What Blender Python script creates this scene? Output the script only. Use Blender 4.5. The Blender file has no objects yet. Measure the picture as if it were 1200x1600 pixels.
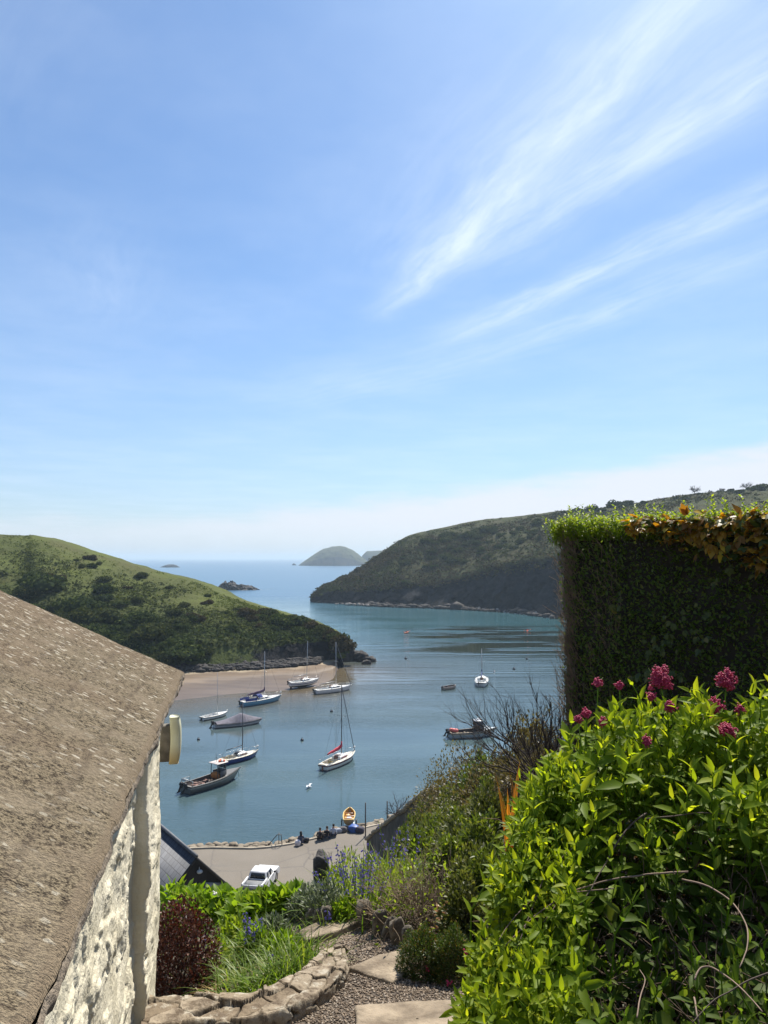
import bpy, bmesh, math, random
import numpy as np
from mathutils import Vector, Matrix, Quaternion

sc = bpy.context.scene
COL = sc.collection
RNG = np.random.default_rng(7)
rad = math.radians

# ------------------------------------------------------------------ camera, sky, sun, exposure
H = 25.0
FPX = 1155.0
PITCH = math.atan(72 / FPX)
cam_d = bpy.data.cameras.new('camera'); cam = bpy.data.objects.new('camera', cam_d); COL.objects.link(cam)
cam_d.sensor_fit = 'VERTICAL'; cam_d.sensor_height = 36.0; cam_d.lens = FPX / 1600 * 36
cam_d.clip_start = 0.05; cam_d.clip_end = 60000
cam.location = (0, 0, H); cam.rotation_euler = (math.pi / 2 + PITCH, 0, 0)
sc.camera = cam

SUN_EL, SUN_AZ = 54.0, 21.0          # azimuth measured from +Y towards +X
SUN_DIR = Vector((math.sin(rad(SUN_AZ)) * math.cos(rad(SUN_EL)), math.cos(rad(SUN_AZ)) * math.cos(rad(SUN_EL)), math.sin(rad(SUN_EL))))
sun_d = bpy.data.lights.new('sun', 'SUN'); sun = bpy.data.objects.new('sun', sun_d); COL.objects.link(sun)
sun_d.energy = 5.0; sun_d.angle = rad(0.53); sun_d.color = (1.0, 0.93, 0.82)
sun.rotation_euler = SUN_DIR.to_track_quat('Z', 'Y').to_euler(); sun.location = (40, 40, 120)

sc.view_settings.view_transform = 'Standard'; sc.view_settings.look = 'None'
sc.view_settings.exposure = 0.70; sc.view_settings.gamma = 1.0
sc.render.engine = 'CYCLES'
sc.cycles.use_denoising = True
sc.cycles.max_bounces = 10; sc.cycles.diffuse_bounces = 6; sc.cycles.glossy_bounces = 3
sc.cycles.transmission_bounces = 4; sc.cycles.volume_bounces = 0; sc.cycles.transparent_max_bounces = 8
sc.cycles.sample_clamp_indirect = 6.0
sc.cycles.caustics_reflective = False; sc.cycles.caustics_refractive = False

class NT:
    """Small helper for writing node trees."""
    def __init__(s, tree): s.t = tree; s.n = tree.nodes; s.l = tree.links
    def put(s, sock, v):
        if isinstance(v, bpy.types.NodeSocket): s.l.new(v, sock)
        elif v is not None:
            try: sock.default_value = v
            except Exception: sock.default_value = (*v, 1.0)
    def math(s, op, a, b=None, c=None, clamp=False):
        n = s.n.new('ShaderNodeMath'); n.operation = op; n.use_clamp = clamp
        for i, v in enumerate((a, b, c)): s.put(n.inputs[i], v)
        return n.outputs[0]
    def vmath(s, op, a, b=None):
        n = s.n.new('ShaderNodeVectorMath'); n.operation = op
        s.put(n.inputs[0], a); s.put(n.inputs[1], b)
        return n.outputs['Value'] if op in ('DOT_PRODUCT', 'LENGTH') else n.outputs[0]
    def comb(s, x=0.0, y=0.0, z=0.0):
        n = s.n.new('ShaderNodeCombineXYZ')
        for i, v in enumerate((x, y, z)): s.put(n.inputs[i], v)
        return n.outputs[0]
    def sep(s, v):
        n = s.n.new('ShaderNodeSeparateXYZ'); s.put(n.inputs[0], v); return n.outputs
    def noise(s, vec, scale, detail=4.0, rough=0.55, dist=0.0):
        n = s.n.new('ShaderNodeTexNoise'); s.put(n.inputs['Vector'], vec)
        n.inputs['Scale'].default_value = scale; n.inputs['Detail'].default_value = detail
        n.inputs['Roughness'].default_value = rough; n.inputs['Distortion'].default_value = dist
        return n.outputs['Fac']
    def voro(s, vec, scale, feature='F1', out='Distance'):
        n = s.n.new('ShaderNodeTexVoronoi'); n.feature = feature
        s.put(n.inputs['Vector'], vec); n.inputs['Scale'].default_value = scale
        return n.outputs[out]
    def ramp(s, fac, stops, interp='LINEAR'):
        n = s.n.new('ShaderNodeValToRGB'); cr = n.color_ramp; cr.interpolation = interp
        while len(cr.elements) < len(stops): cr.elements.new(0.5)
        for e, (p, c) in zip(cr.elements, stops):
            e.position = p; e.color = c if len(c) == 4 else (*c, 1.0)
        s.put(n.inputs[0], fac); return n.outputs[0]
    def step(s, v, a, b):
        n = s.n.new('ShaderNodeMapRange'); n.interpolation_type = 'SMOOTHSTEP'
        s.put(n.inputs[0], v); n.inputs[1].default_value = a; n.inputs[2].default_value = b
        return n.outputs[0]
    def mix(s, f, a, b, mode='MIX'):
        n = s.n.new('ShaderNodeMix'); n.data_type = 'RGBA'; n.blend_type = mode
        s.put(n.inputs[0], f); s.put(n.inputs[6], a if isinstance(a, bpy.types.NodeSocket) else (*a[:3], 1.0))
        s.put(n.inputs[7], b if isinstance(b, bpy.types.NodeSocket) else (*b[:3], 1.0)); return n.outputs[2]
    def attr(s, name, out='Fac'):
        n = s.n.new('ShaderNodeAttribute'); n.attribute_name = name; return n.outputs[out]
    def bump(s, h, strength, dist):
        n = s.n.new('ShaderNodeBump'); s.put(n.inputs['Strength'], strength); n.inputs['Distance'].default_value = dist
        s.put(n.inputs['Height'], h); return n.outputs[0]

# --- the sky: Nishita daylight with cirrus and a low bank of cloud, all by direction
world = bpy.data.worlds.new('World'); sc.world = world; world.use_nodes = True
w = NT(world.node_tree); w.n.clear()
skyn = w.n.new('ShaderNodeTexSky'); skyn.sky_type = 'NISHITA'; skyn.sun_disc = False
skyn.sun_elevation = rad(SUN_EL); skyn.sun_rotation = rad(SUN_AZ)
skyn.air_density = 1.0; skyn.dust_density = 0.6; skyn.ozone_density = 2.5; skyn.altitude = 20
gdir = w.n.new('ShaderNodeTexCoord').outputs['Generated']
sx, sy, sz = w.sep(gdir)
zc = w.math('MAXIMUM', sz, 0.03)
pl = w.comb(w.math('DIVIDE', sx, zc), w.math('DIVIDE', sy, zc), 0.0)      # the cloud layer as a plane overhead
wn = w.n.new('ShaderNodeTexNoise'); wn.inputs['Scale'].default_value = 1.6; wn.inputs['Detail'].default_value = 5
w.put(wn.inputs['Vector'], pl)
plw = w.vmath('ADD', pl, w.vmath('MULTIPLY', w.vmath('SUBTRACT', wn.outputs['Color'], (0.5, 0.5, 0.5)), (0.20, 0.20, 0.0)))
def streak(p0, p1, width, amount, soft0=0.25, soft1=0.25, fine=7.0):
    d = Vector((p1[0] - p0[0], p1[1] - p0[1], 0)); ln = d.length; d.normalize(); n = Vector((d.y, -d.x, 0))
    rel = w.vmath('SUBTRACT', plw, (p0[0], p0[1], 0.0))
    a = w.vmath('DOT_PRODUCT', rel, tuple(d)); b = w.vmath('DOT_PRODUCT', rel, tuple(n))
    g = w.math('DIVIDE', b, width); g = w.math('MULTIPLY', g, g); g = w.math('EXPONENT', w.math('MULTIPLY', g, -1.0))
    m = w.math('MULTIPLY', w.step(a, -soft0, soft0), w.math('SUBTRACT', 1.0, w.step(a, ln - soft1, ln + soft1)))
    fib = w.noise(w.comb(w.math('MULTIPLY', a, 0.9), w.math('MULTIPLY', b, fine), 0.0), 2.4, 9.0, 0.68)
    fib = w.math('ADD', 0.18, w.math('MULTIPLY', 0.82, w.step(fib, 0.28, 0.74)))
    return w.math('MULTIPLY', w.math('MULTIPLY', g, m), w.math('MULTIPLY', fib, amount))
parts_ = [streak((0.02, 2.9), (0.60, 1.05), 0.078, 0.66, 0.3, 0.5, 4.5), streak((0.12, 2.5), (0.66, 1.0), 0.24, 0.36, 0.4, 0.6, 5.0),
          streak((0.30, 2.35), (0.95, 1.25), 0.12, 0.50, 0.5, 0.6, 5.0), streak((0.62, 1.85), (1.0, 1.15), 0.11, 0.40, 0.3, 0.5, 5.0),
          streak((0.34, 3.25), (1.20, 1.75), 0.10, 0.62, 0.5, 0.8, 5.0), streak((0.55, 3.55), (1.25, 2.3), 0.14, 0.42, 0.7, 0.7, 5.0),
          streak((-1.20, 3.1), (-0.80, 2.2), 0.16, 0.13, 0.5, 0.4), streak((-1.0, 1.62), (-0.62, 1.15), 0.24, 0.10, 0.4, 0.4),
          streak((-0.60, 4.7), (0.6, 3.4), 0.35, 0.22, 0.9, 0.9)]
cl = parts_[0]
for q in parts_[1:]: cl = w.math('ADD', cl, q)
veil = w.math('MULTIPLY', w.step(w.noise(plw, 0.9, 5.0, 0.6), 0.32, 0.80), 0.20)
cl = w.math('MINIMUM', w.math('MULTIPLY', w.math('ADD', cl, veil), 0.82), 0.75)
az = w.math('ARCTAN2', sx, sy)
edge = w.math('ADD', 0.066, w.math('MULTIPLY', w.math('MAXIMUM', w.math('ADD', az, 0.12), -0.15), 0.115))
edge = w.math('ADD', edge, w.math('MULTIPLY', w.math('SUBTRACT', w.noise(w.comb(w.math('MULTIPLY', az, 5.0), w.math('MULTIPLY', sz, 22.0), 0.0), 2.0, 5.0, 0.6), 0.5), 0.055))
bank = w.math('MULTIPLY', w.math('SUBTRACT', 1.0, w.step(w.math('SUBTRACT', sz, edge), -0.022, 0.014)), w.step(az, -1.3, 0.2))
bank = w.math('MULTIPLY', bank, w.step(sz, -0.02, 0.055))
hazeband = w.math('EXPONENT', w.math('MULTIPLY', w.math('MAXIMUM', sz, 0.0), -5.5))
SKYK = 1.0
tint = w.mix(1.0, skyn.outputs[0], (0.81, 1.05, 1.24), 'MULTIPLY')
colr = w.mix(w.math('MULTIPLY', hazeband, 0.62), tint, (5.5, 5.95, 7.0))
colr = w.mix(cl, colr, (8.2, 9.2, 10.6))
colr = w.mix(w.math('MULTIPLY', bank, 0.85), colr, (7.5, 7.7, 8.4))
bg = w.n.new('ShaderNodeBackground'); bg.inputs['Strength'].default_value = 0.073
w.put(bg.inputs['Color'], colr)
wo = w.n.new('ShaderNodeOutputWorld'); w.l.new(bg.outputs[0], wo.inputs[0])

# ------------------------------------------------------------------ unprojecting the photograph's pixels to places in the world
CAMP = Vector((0, 0, H))
def ray(px, py):
    u = (px - 600) / FPX; v = (800 - py) / FPX
    d = Vector((u, math.cos(PITCH) - v * math.sin(PITCH), math.sin(PITCH) + v * math.cos(PITCH)))
    return d / d.y
def P(px, py, d): return CAMP + ray(px, py) * d
def G(px, py, z=0.0):
    r = ray(px, py); return CAMP + r * ((z - H) / r.z)

# ------------------------------------------------------------------ numpy noise
def _hash(ix, iy, iz, seed):
    h = (ix * 374761393 + iy * 668265263 + iz * 2147483647 + seed * 974634777) & 0xffffffff
    h = ((h ^ (h >> 13)) * 1274126177) & 0xffffffff
    return ((h ^ (h >> 16)) & 0xffff) / 65535.0
def vnoise(p, seed=0):
    p = np.asarray(p, float); i = np.floor(p).astype(np.int64); f = p - i; f = f * f * (3 - 2 * f)
    r = 0
    for dx in (0, 1):
        for dy in (0, 1):
            for dz in (0, 1):
                wgt = (f[..., 0] if dx else 1 - f[..., 0]) * (f[..., 1] if dy else 1 - f[..., 1]) * (f[..., 2] if dz else 1 - f[..., 2])
                r = r + wgt * _hash(i[..., 0] + dx, i[..., 1] + dy, i[..., 2] + dz, seed)
    return r * 2 - 1
def fbm(p, scale=1.0, octv=4, seed=0, gain=0.5):
    p = np.asarray(p, float) * scale; a = 1.0; r = 0; t = 0
    for o in range(octv):
        r = r + a * vnoise(p, seed + o * 13); t += a; a *= gain; p = p * 2.03 + 11.3
    return r / t
def smooth(x, a, b):
    t = np.clip((np.asarray(x, float) - a) / (b - a), 0, 1); return t * t * (3 - 2 * t)

# ------------------------------------------------------------------ mesh building
_ico = {}
def ico(sub):
    if sub not in _ico:
        bm = bmesh.new(); bmesh.ops.create_icosphere(bm, subdivisions=sub, radius=1)
        bm.verts.ensure_lookup_table()
        _ico[sub] = (np.array([v.co[:] for v in bm.verts]), np.array([[v.index for v in f.verts] for f in bm.faces])); bm.free()
    return _ico[sub]
def norm(a):
    a = np.asarray(a, float); return a / np.maximum(np.linalg.norm(a, axis=-1, keepdims=True), 1e-9)
class MB:
    def __init__(s): s.v = []; s.f = []; s.a = []; s.n = 0
    def add(s, v, faces, rnd=0.5):
        v = np.asarray(v, float).reshape(-1, 3)
        s.v.append(v)
        for f in (faces if isinstance(faces, list) else [faces]): s.f.append(np.asarray(f, int) + s.n)
        s.a.append(np.full(len(v), rnd, float) if np.isscalar(rnd) else np.asarray(rnd, float).reshape(-1)); s.n += len(v); return s
    def grid(s, p, rnd=0.5, wrap=False):
        p = np.asarray(p, float); a, b = p.shape[:2]; idx = np.arange(a * b).reshape(a, b)
        if wrap: idx = np.concatenate([idx, idx[:, :1]], 1)
        q = np.stack([idx[:-1, :-1], idx[1:, :-1], idx[1:, 1:], idx[:-1, 1:]], -1).reshape(-1, 4)
        return s.add(p.reshape(-1, 3), q, rnd)
    def poly(s, pts, rnd=0.5): return s.add(pts, np.arange(len(pts))[None], rnd)
    def tube(s, pts, r0, r1=None, n=6, rnd=0.5, cap=True):
        pts = np.asarray([tuple(p) for p in pts], float); m = len(pts)
        r = np.asarray(r0, float) if not np.isscalar(r0) else np.linspace(r0, r0 if r1 is None else r1, m)
        t = norm(np.gradient(pts, axis=0)); ref = np.array([0, 0, 1.0]) if abs(t[0][2]) < 0.9 else np.array([1.0, 0, 0])
        u = norm(np.cross(t, ref)); w_ = np.cross(t, u); an = np.linspace(0, 2 * math.pi, n, endpoint=False)
        ring = pts[:, None] + r[:, None, None] * (np.cos(an)[None, :, None] * u[:, None] + np.sin(an)[None, :, None] * w_[:, None])
        base = s.n; s.grid(ring, rnd, wrap=True)
        if cap: s.f.append(np.array([list(range(base, base + n))])); s.f.append(np.array([list(range(base + (m - 1) * n, base + m * n))[::-1]]))
        return s
    def box(s, c, size, M=None, rnd=0.5, taper=(1, 1), bev=0.0):
        x, y, z = (k / 2 for k in size)
        if bev:
            b = min(bev, x * .9, y * .9, z * .9); rings = []
            for zz, k in ((-z, b), (-z + b, 0), (z - b, 0), (z, b)):
                tx, ty = (taper if zz > 0 else (1, 1)); X, Y = x * tx - k, y * ty - k; q = b * .6
                rings.append([(-X + q, -Y, zz), (X - q, -Y, zz), (X, -Y + q, zz), (X, Y - q, zz), (X - q, Y, zz), (-X + q, Y, zz), (-X, Y - q, zz), (-X, -Y + q, zz)])
            v = np.array(rings, float); m, n = 4, 8
        else:
            tx, ty = taper
            v = np.array([[(-x, -y, -z), (x, -y, -z), (x, y, -z), (-x, y, -z)], [(-x * tx, -y * ty, z), (x * tx, -y * ty, z), (x * tx, y * ty, z), (-x * tx, y * ty, z)]], float); m, n = 2, 4
        v = v.reshape(-1, 3)
        if M is not None: v = v @ np.array(M.to_3x3()).T
        v = v + np.array(tuple(c)); base = s.n
        s.grid(v.reshape(m, n, 3), rnd, wrap=True)
        s.f[-1] = s.f[-1][:, ::-1]
        s.f.append(np.array([list(range(base, base + n))[::-1]])); s.f.append(np.array([list(range(base + (m - 1) * n, base + m * n))])); return s
    def blob(s, c, size, sub=2, amp=0.0, sc_=1.5, seed=0, block=1.0, M=None, rnd=0.5):
        v, f = ico(sub); p = np.sign(v) * np.abs(v) ** block
        if amp: p = p * (1 + amp * fbm(v + seed * 7.7, sc_, 4, seed))[:, None]
        p = p * np.asarray(size, float)
        if M is not None: p = p @ np.array(M.to_3x3()).T
        return s.add(p + np.array(tuple(c)), f, rnd)
    def leaves(s, p, d, n, L, W, fold=0.25, droop=0.15, rnd=None):
        """Pointed leaves with a folded midrib: base point, direction, upward normal, length and width, each per leaf."""
        p = np.asarray(p, float); k = len(p); d = norm(d); n = norm(n - d * np.sum(n * d, -1, keepdims=True)); b = np.cross(d, n)
        L = np.broadcast_to(np.asarray(L, float), (k,))[:, None]; W = np.broadcast_to(np.asarray(W, float), (k,))[:, None] / 2
        def pt(t, wd, up): return p + d * L * t + b * W * wd + n * (up * W - droop * L * t * t)
        v = np.stack([pt(0, 0, 0), pt(.3, .85, fold), pt(.3, 0, 0), pt(.3, -.85, fold), pt(.65, .75, fold), pt(.65, 0, 0), pt(.65, -.75, fold), pt(1, 0, 0)], 1)
        o = (np.arange(k) * 8)[:, None]
        tri = np.concatenate([np.array([[0, 2, 1]]) + o, np.array([[0, 3, 2]]) + o, np.array([[4, 5, 7]]) + o, np.array([[5, 6, 7]]) + o])
        quad = np.concatenate([np.array([[1, 2, 5, 4]]) + o, np.array([[2, 3, 6, 5]]) + o])
        r = RNG.random(k) if rnd is None else np.broadcast_to(rnd, (k,))
        return s.add(v.reshape(-1, 3), [tri, quad], np.repeat(r, 8))
    def quads(s, p, d, n, L, W, rnd=None):
        """Cheap diamond leaves for far foliage."""
        p = np.asarray(p, float); k = len(p); d = norm(d); n = norm(n - d * np.sum(n * d, -1, keepdims=True)); b = np.cross(d, n)
        L = np.broadcast_to(np.asarray(L, float), (k,))[:, None]; W = np.broadcast_to(np.asarray(W, float), (k,))[:, None] / 2
        v = np.stack([p - d * L / 2, p + b * W, p + d * L / 2, p - b * W], 1); q = np.arange(4 * k).reshape(k, 4)
        r = RNG.random(k) if rnd is None else np.broadcast_to(rnd, (k,))
        return s.add(v.reshape(-1, 3), q, np.repeat(r, 4))
    def blades(s, p, d, L, W, bend, seg=5, rnd=None, lift=None):
        """Grass-like blades: root, initial direction, length, width and how far they arch over."""
        p = np.asarray(p, float); k = len(p); d = norm(d); L = np.broadcast_to(L, (k,))[:, None]; W = np.broadcast_to(W, (k,))[:, None]; bend = np.broadcast_to(bend, (k,))[:, None]
        hz_ = d.copy(); hz_[:, 2] = 0; hz_ = norm(hz_ + 1e-6); side = norm(np.cross(d, np.array([0, 0, 1.0]) + 1e-4)); rows = []
        for j in range(seg + 1):
            t = j / seg
            c = p + d * L * t + hz_ * L * bend * t * t * 0.7 - np.array([0, 0, 1.0]) * L * bend * t ** 2.5 * 0.75
            wd = W * (1 - t ** 1.6) * 0.5 + W * .02
            rows.append(np.stack([c - side * wd, c + side * wd], 1))
        v = np.stack(rows, 1).reshape(k, -1, 3); m = 2 * (seg + 1); o = (np.arange(k) * m)[:, None]
        q = np.concatenate([np.array([[2 * j, 2 * j + 1, 2 * j + 3, 2 * j + 2]]) + o for j in range(seg)])
        r = RNG.random(k) if rnd is None else np.broadcast_to(rnd, (k,))
        return s.add(v.reshape(-1, 3), q, np.repeat(r, m))
    def build(s, name, mat, parent=None, origin=None, smooth_=False, attrs=None):
        me = bpy.data.meshes.new(name)
        v = np.concatenate(s.v) if s.v else np.zeros((0, 3))
        if origin is not None: v = v - np.array(tuple(origin))
        cnt = np.concatenate([np.full(len(f), f.shape[1]) for f in s.f]); flat = np.concatenate([f.reshape(-1) for f in s.f])
        me.vertices.add(len(v)); me.vertices.foreach_set('co', v.astype(np.float32).reshape(-1))
        me.loops.add(len(flat)); me.loops.foreach_set('vertex_index', flat.astype(np.int32))
        me.polygons.add(len(cnt)); me.polygons.foreach_set('loop_start', np.concatenate([[0], np.cumsum(cnt)[:-1]]).astype(np.int32))
        if smooth_: me.polygons.foreach_set('use_smooth', np.ones(len(cnt), bool))
        me.update(calc_edges=True); me.validate()
        at = me.attributes.new('rnd', 'FLOAT', 'POINT'); at.data.foreach_set('value', np.concatenate(s.a).astype(np.float32))
        for nm, arr in (attrs or {}).items():
            at = me.attributes.new(nm, 'FLOAT', 'POINT'); at.data.foreach_set('value', np.asarray(arr, np.float32).reshape(-1))
        me.materials.append(mat); o = bpy.data.objects.new(name, me); COL.objects.link(o)
        if parent is not None: o.parent = parent
        elif origin is not None: o.location = origin
        return o

def tag(o, label=None, cat=None, group=None, kind=None):
    if label: o['label'] = label
    if cat: o['category'] = cat
    if group: o['group'] = group
    if kind: o['kind'] = kind
    return o
def thing(name, loc, label, cat, group=None, rz=0.0):
    o = bpy.data.objects.new(name, None); COL.objects.link(o); o.empty_display_size = 0.1
    o.location = loc; o.rotation_euler = (0, 0, rz); return tag(o, label, cat, group)
def copy_tree(o, parent=None):
    c = o.copy(); COL.objects.link(c)
    if parent is not None: c.parent = parent
    for ch in list(o.children): copy_tree(ch, c)
    return c

# ------------------------------------------------------------------ materials
def new_mat(name):
    m = bpy.data.materials.new(name); m.use_nodes = True; t = NT(m.node_tree); t.n.clear()
    out = t.n.new('ShaderNodeOutputMaterial'); bs = t.n.new('ShaderNodeBsdfPrincipled'); t.l.new(bs.outputs[0], out.inputs[0])
    return m, t, bs, out
def simple(name, c, rough=0.5, var=0.25, scale=6.0, bump=0.0, bscale=30.0, metal=0.0, stretch=(1, 1, 1), c2=None, spec=0.5):
    """Base colour with natural patchiness and an optional fine bump."""
    m, t, b, _ = new_mat(name); co = t.n.new('ShaderNodeTexCoord').outputs['Object']; co = t.vmath('MULTIPLY', co, stretch)
    dark = tuple(k * (1 - var) for k in c); lite = tuple(min(1, k * (1 + var * .6)) for k in c) if c2 is None else c2
    t.put(b.inputs['Base Color'], t.mix(t.step(t.noise(co, scale, 5.0, 0.6), 0.3, 0.7), dark, lite))
    b.inputs['Roughness'].default_value = rough; b.inputs['Metallic'].default_value = metal; b.inputs['Specular IOR Level'].default_value = spec
    if bump: t.put(b.inputs['Normal'], t.bump(t.noise(co, bscale, 5.0, 0.6), bump, 0.02))
    return m
def leafm(name, c1, c2, trans=0.35, tc=None, rough=0.45, spec=0.3, c3=None):
    """Leaf: two or three colours picked leaf by leaf, light coming through from behind."""
    m, t, b, out = new_mat(name); r = t.attr('rnd')
    c = t.ramp(r, [(0.0, c1), (0.75, c2), (1.0, c3 or c2)])
    t.put(b.inputs['Base Color'], c); b.inputs['Roughness'].default_value = rough; b.inputs['Specular IOR Level'].default_value = spec
    if trans:
        tr = t.n.new('ShaderNodeBsdfTranslucent'); t.put(tr.inputs[0], t.mix(1.0, c, tc or (1.7, 1.8, 0.75), 'MULTIPLY'))
        mx = t.n.new('ShaderNodeMixShader'); mx.inputs[0].default_value = trans
        t.l.new(b.outputs[0], mx.inputs[1]); t.l.new(tr.outputs[0], mx.inputs[2]); t.l.new(mx.outputs[0], out.inputs[0])
    return m
M = {}
# ================================================================== THE SETTING
# ---- water
BEACH_W = [G(px, py) for px, py in ((-500, 1150), (150, 1118), (285, 1096), (390, 1084), (450, 1082), (492, 1077), (521, 1062), (528, 1046))]
BEACH_B = [G(px, py, 1.1) for px, py in ((-500, 1046), (150, 1046), (285, 1047), (390, 1042), (450, 1038), (492, 1034), (515, 1033), (524, 1033))]
def polydist(x, y, pts):
    best = np.full(x.shape, 1e9)
    for a, b in zip(pts[:-1], pts[1:]):
        ax, ay, bx, by = a[0], a[1], b[0], b[1]; dx, dy = bx - ax, by - ay
        t = np.clip(((x - ax) * dx + (y - ay) * dy) / (dx * dx + dy * dy + 1e-9), 0, 1)
        best = np.minimum(best, np.hypot(x - ax - t * dx, y - ay - t * dy))
    return best
def water():
    xs = np.concatenate([-np.geomspace(20000, 180, 26), np.arange(-170, 231, 2.5), np.geomspace(240, 20000, 26)])
    ys = np.concatenate([[-3000, -300, 0, 20], np.arange(40, 420, 2.5), np.geomspace(425, 20000, 50)])
    X, Y = np.meshgrid(xs, ys, indexing='ij'); p = np.stack([X, Y, np.zeros_like(X)], -1)
    d = polydist(X, Y, BEACH_W); wob = fbm(np.stack([X, Y, 0 * X], -1), 0.05, 3, 3) * 7
    shallow = np.exp(-np.maximum(d + wob, 0) / 13.0)
    refl_band = smooth(Y, 178, 205) * (1 - smooth(Y, 262, 285)) * smooth(X + wob * 2, -2, 22)
    calm = smooth(Y, 95, 150) * (1 - smooth(Y, 300, 420)) * (0.6 + 0.4 * smooth(fbm(np.stack([X * .6, Y * 1.4, 0 * X], -1), 0.03, 3, 8), -.2, .3))
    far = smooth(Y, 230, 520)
    mb = MB().grid(p)
    m, t, b, out = new_mat('sea_water'); pos = t.n.new('ShaderNodeTexCoord').outputs['Object']
    pst = t.vmath('MULTIPLY', pos, (0.35, 1.0, 1.0))
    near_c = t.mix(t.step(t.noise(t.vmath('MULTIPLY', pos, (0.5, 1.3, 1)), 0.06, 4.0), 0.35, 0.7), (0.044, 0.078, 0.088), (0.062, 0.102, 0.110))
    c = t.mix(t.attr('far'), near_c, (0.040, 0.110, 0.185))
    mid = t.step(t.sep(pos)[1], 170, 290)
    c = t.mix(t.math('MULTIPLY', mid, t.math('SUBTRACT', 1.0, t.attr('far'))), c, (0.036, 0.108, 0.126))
    wd = t.math('MULTIPLY', t.attr('refl_band'), t.step(t.noise(t.vmath('MULTIPLY', pos, (0.16, 0.85, 1)), 0.14, 4.0, 0.5), 0.41, 0.50))
    c = t.mix(wd, c, (0.018, 0.026, 0.019))  # the headland's dark reflection, painted into the water colour in bands
    c = t.mix(t.math('MULTIPLY', t.attr('shallow'), 0.95), c, (0.115, 0.090, 0.055))
    t.put(b.inputs['Base Color'], c); b.inputs['IOR'].default_value = 1.333
    t.put(b.inputs['Roughness'], t.math('ADD', 0.06, t.math('MULTIPLY', t.attr('far'), 0.22)))
    patch = t.step(t.noise(t.vmath('MULTIPLY', pos, (0.4, 1.2, 1)), 0.045, 3.0), 0.36, 0.62)
    rip = t.math('ADD', t.math('MULTIPLY', t.noise(pst, 1.6, 3.0, 0.6), 0.6), t.math('MULTIPLY', t.noise(pst, 6.0, 2.0, 0.6), 0.35))
    swell = t.noise(t.vmath('MULTIPLY', pos, (0.12, 1.0, 1.0)), 0.42, 2.0, 0.5, 0.4)
    slick = t.math('SUBTRACT', 1.0, t.math('MULTIPLY', wd, .88))
    hgt = t.math('ADD', t.math('MULTIPLY', rip, t.math('ADD', 0.22, t.math('MULTIPLY', patch, 1.2))), t.math('MULTIPLY', swell, t.math('MULTIPLY', t.attr('calm'), 3.2)))
    t.put(b.inputs['Normal'], t.bump(t.math('MULTIPLY', hgt, slick), 0.42, 0.17))
    o = mb.build('sea', m, smooth_=True, attrs=dict(shallow=shallow, refl_band=refl_band, calm=calm, far=far))
    tag(o, 'blue green sea water filling the inlet out to the horizon', 'water', kind='structure')
water()

# ---- hills as lofted ground: base of the cliff, cliff top, slope, ridge, back slope
def loft(st, ns, prof_t, nt):
    """st: (S,K,3) station profiles; smooth along the stations, straight-ish along the profile."""
    st = np.asarray(st, float); S, K, _ = st.shape
    s = np.linspace(0, S - 1, ns); i = np.clip(s.astype(int), 0, S - 2); f = (s - i)[:, None, None]
    g = lambda j: st[np.clip(j, 0, S - 1)]
    p0, p1, p2, p3 = g(i - 1), g(i), g(i + 1), g(i + 2)
    q = 0.5 * ((2 * p1) + (p2 - p0) * f + (2 * p0 - 5 * p1 + 4 * p2 - p3) * f ** 2 + (3 * p1 - p0 - 3 * p2 + p3) * f ** 3)
    t = np.linspace(0, 1, nt); out = np.zeros((ns, nt, 3))
    for a in range(3):
        for r in range(ns): out[r, :, a] = np.interp(t, prof_t, q[r, :, a])
    return out, s, t
def hill_mat(name, grass, scrub, heath, rock, sc_):
    m, t, b, out = new_mat(name); pos = t.n.new('ShaderNodeTexCoord').outputs['Object']
    c = t.mix(t.step(t.noise(pos, 0.075 * sc_, 5.0, 0.6), 0.40, 0.62), grass, scrub)
    c = t.mix(t.step(t.noise(pos, 0.04 * sc_, 4.0, 0.6, 0.6), 0.5, 0.68), c, heath)
    c = t.mix(0.55, c, t.mix(t.noise(pos, 0.8 * sc_, 6.0, 0.7), tuple(k * .45 for k in grass), tuple(min(1, k * 1.7) for k in grass)))
    c = t.mix(t.attr('wood'), c, t.mix(t.noise(pos, 0.5, 4.0, 0.7), (0.030, 0.044, 0.015), (0.062, 0.078, 0.026)))
    rk = t.mix(t.step(t.noise(t.vmath('MULTIPLY', pos, (1, 1, 2.2)), 0.35 * sc_, 6.0, 0.7), 0.3, 0.7), tuple(k * .5 for k in rock), tuple(k * 1.5 for k in rock))
    edge = t.math('ADD', t.attr('rock'), t.math('MULTIPLY', t.math('SUBTRACT', t.noise(pos, 0.25 * sc_, 4.0, 0.7), 0.5), 0.7))
    c = t.mix(t.step(edge, 0.42, 0.58), c, rk)
    t.put(b.inputs['Base Color'], c); b.inputs['Roughness'].default_value = 0.95; b.inputs['Specular IOR Level'].default_value = 0.1
    t.put(b.inputs['Normal'], t.bump(t.noise(pos, 0.9 * sc_, 6.0, 0.7), 0.9, 0.9 / sc_))
    return m
def stations(rows, zb, back):
    st = []
    for px, bp, cp, off, rp, rd, bulge in rows:
        b = G(px, bp, zb); c = P(px, cp, b.y + off); r = P(px, rp, rd); mid = c.lerp(r, 0.5); mid.z += bulge
        q3 = c.lerp(r, 0.85); q3.z += bulge * .5
        k = r + Vector((0, back * .25, -1.0)); e = Vector((r.x * 1.05, r.y + back, -2.0))
        st.append([(b.x, b.y - 1, -1.5), b, c, mid, q3, r, k, e])
    return st
PT = [0, .06, .24, .48, .66, .74, .82, 1]
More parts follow.
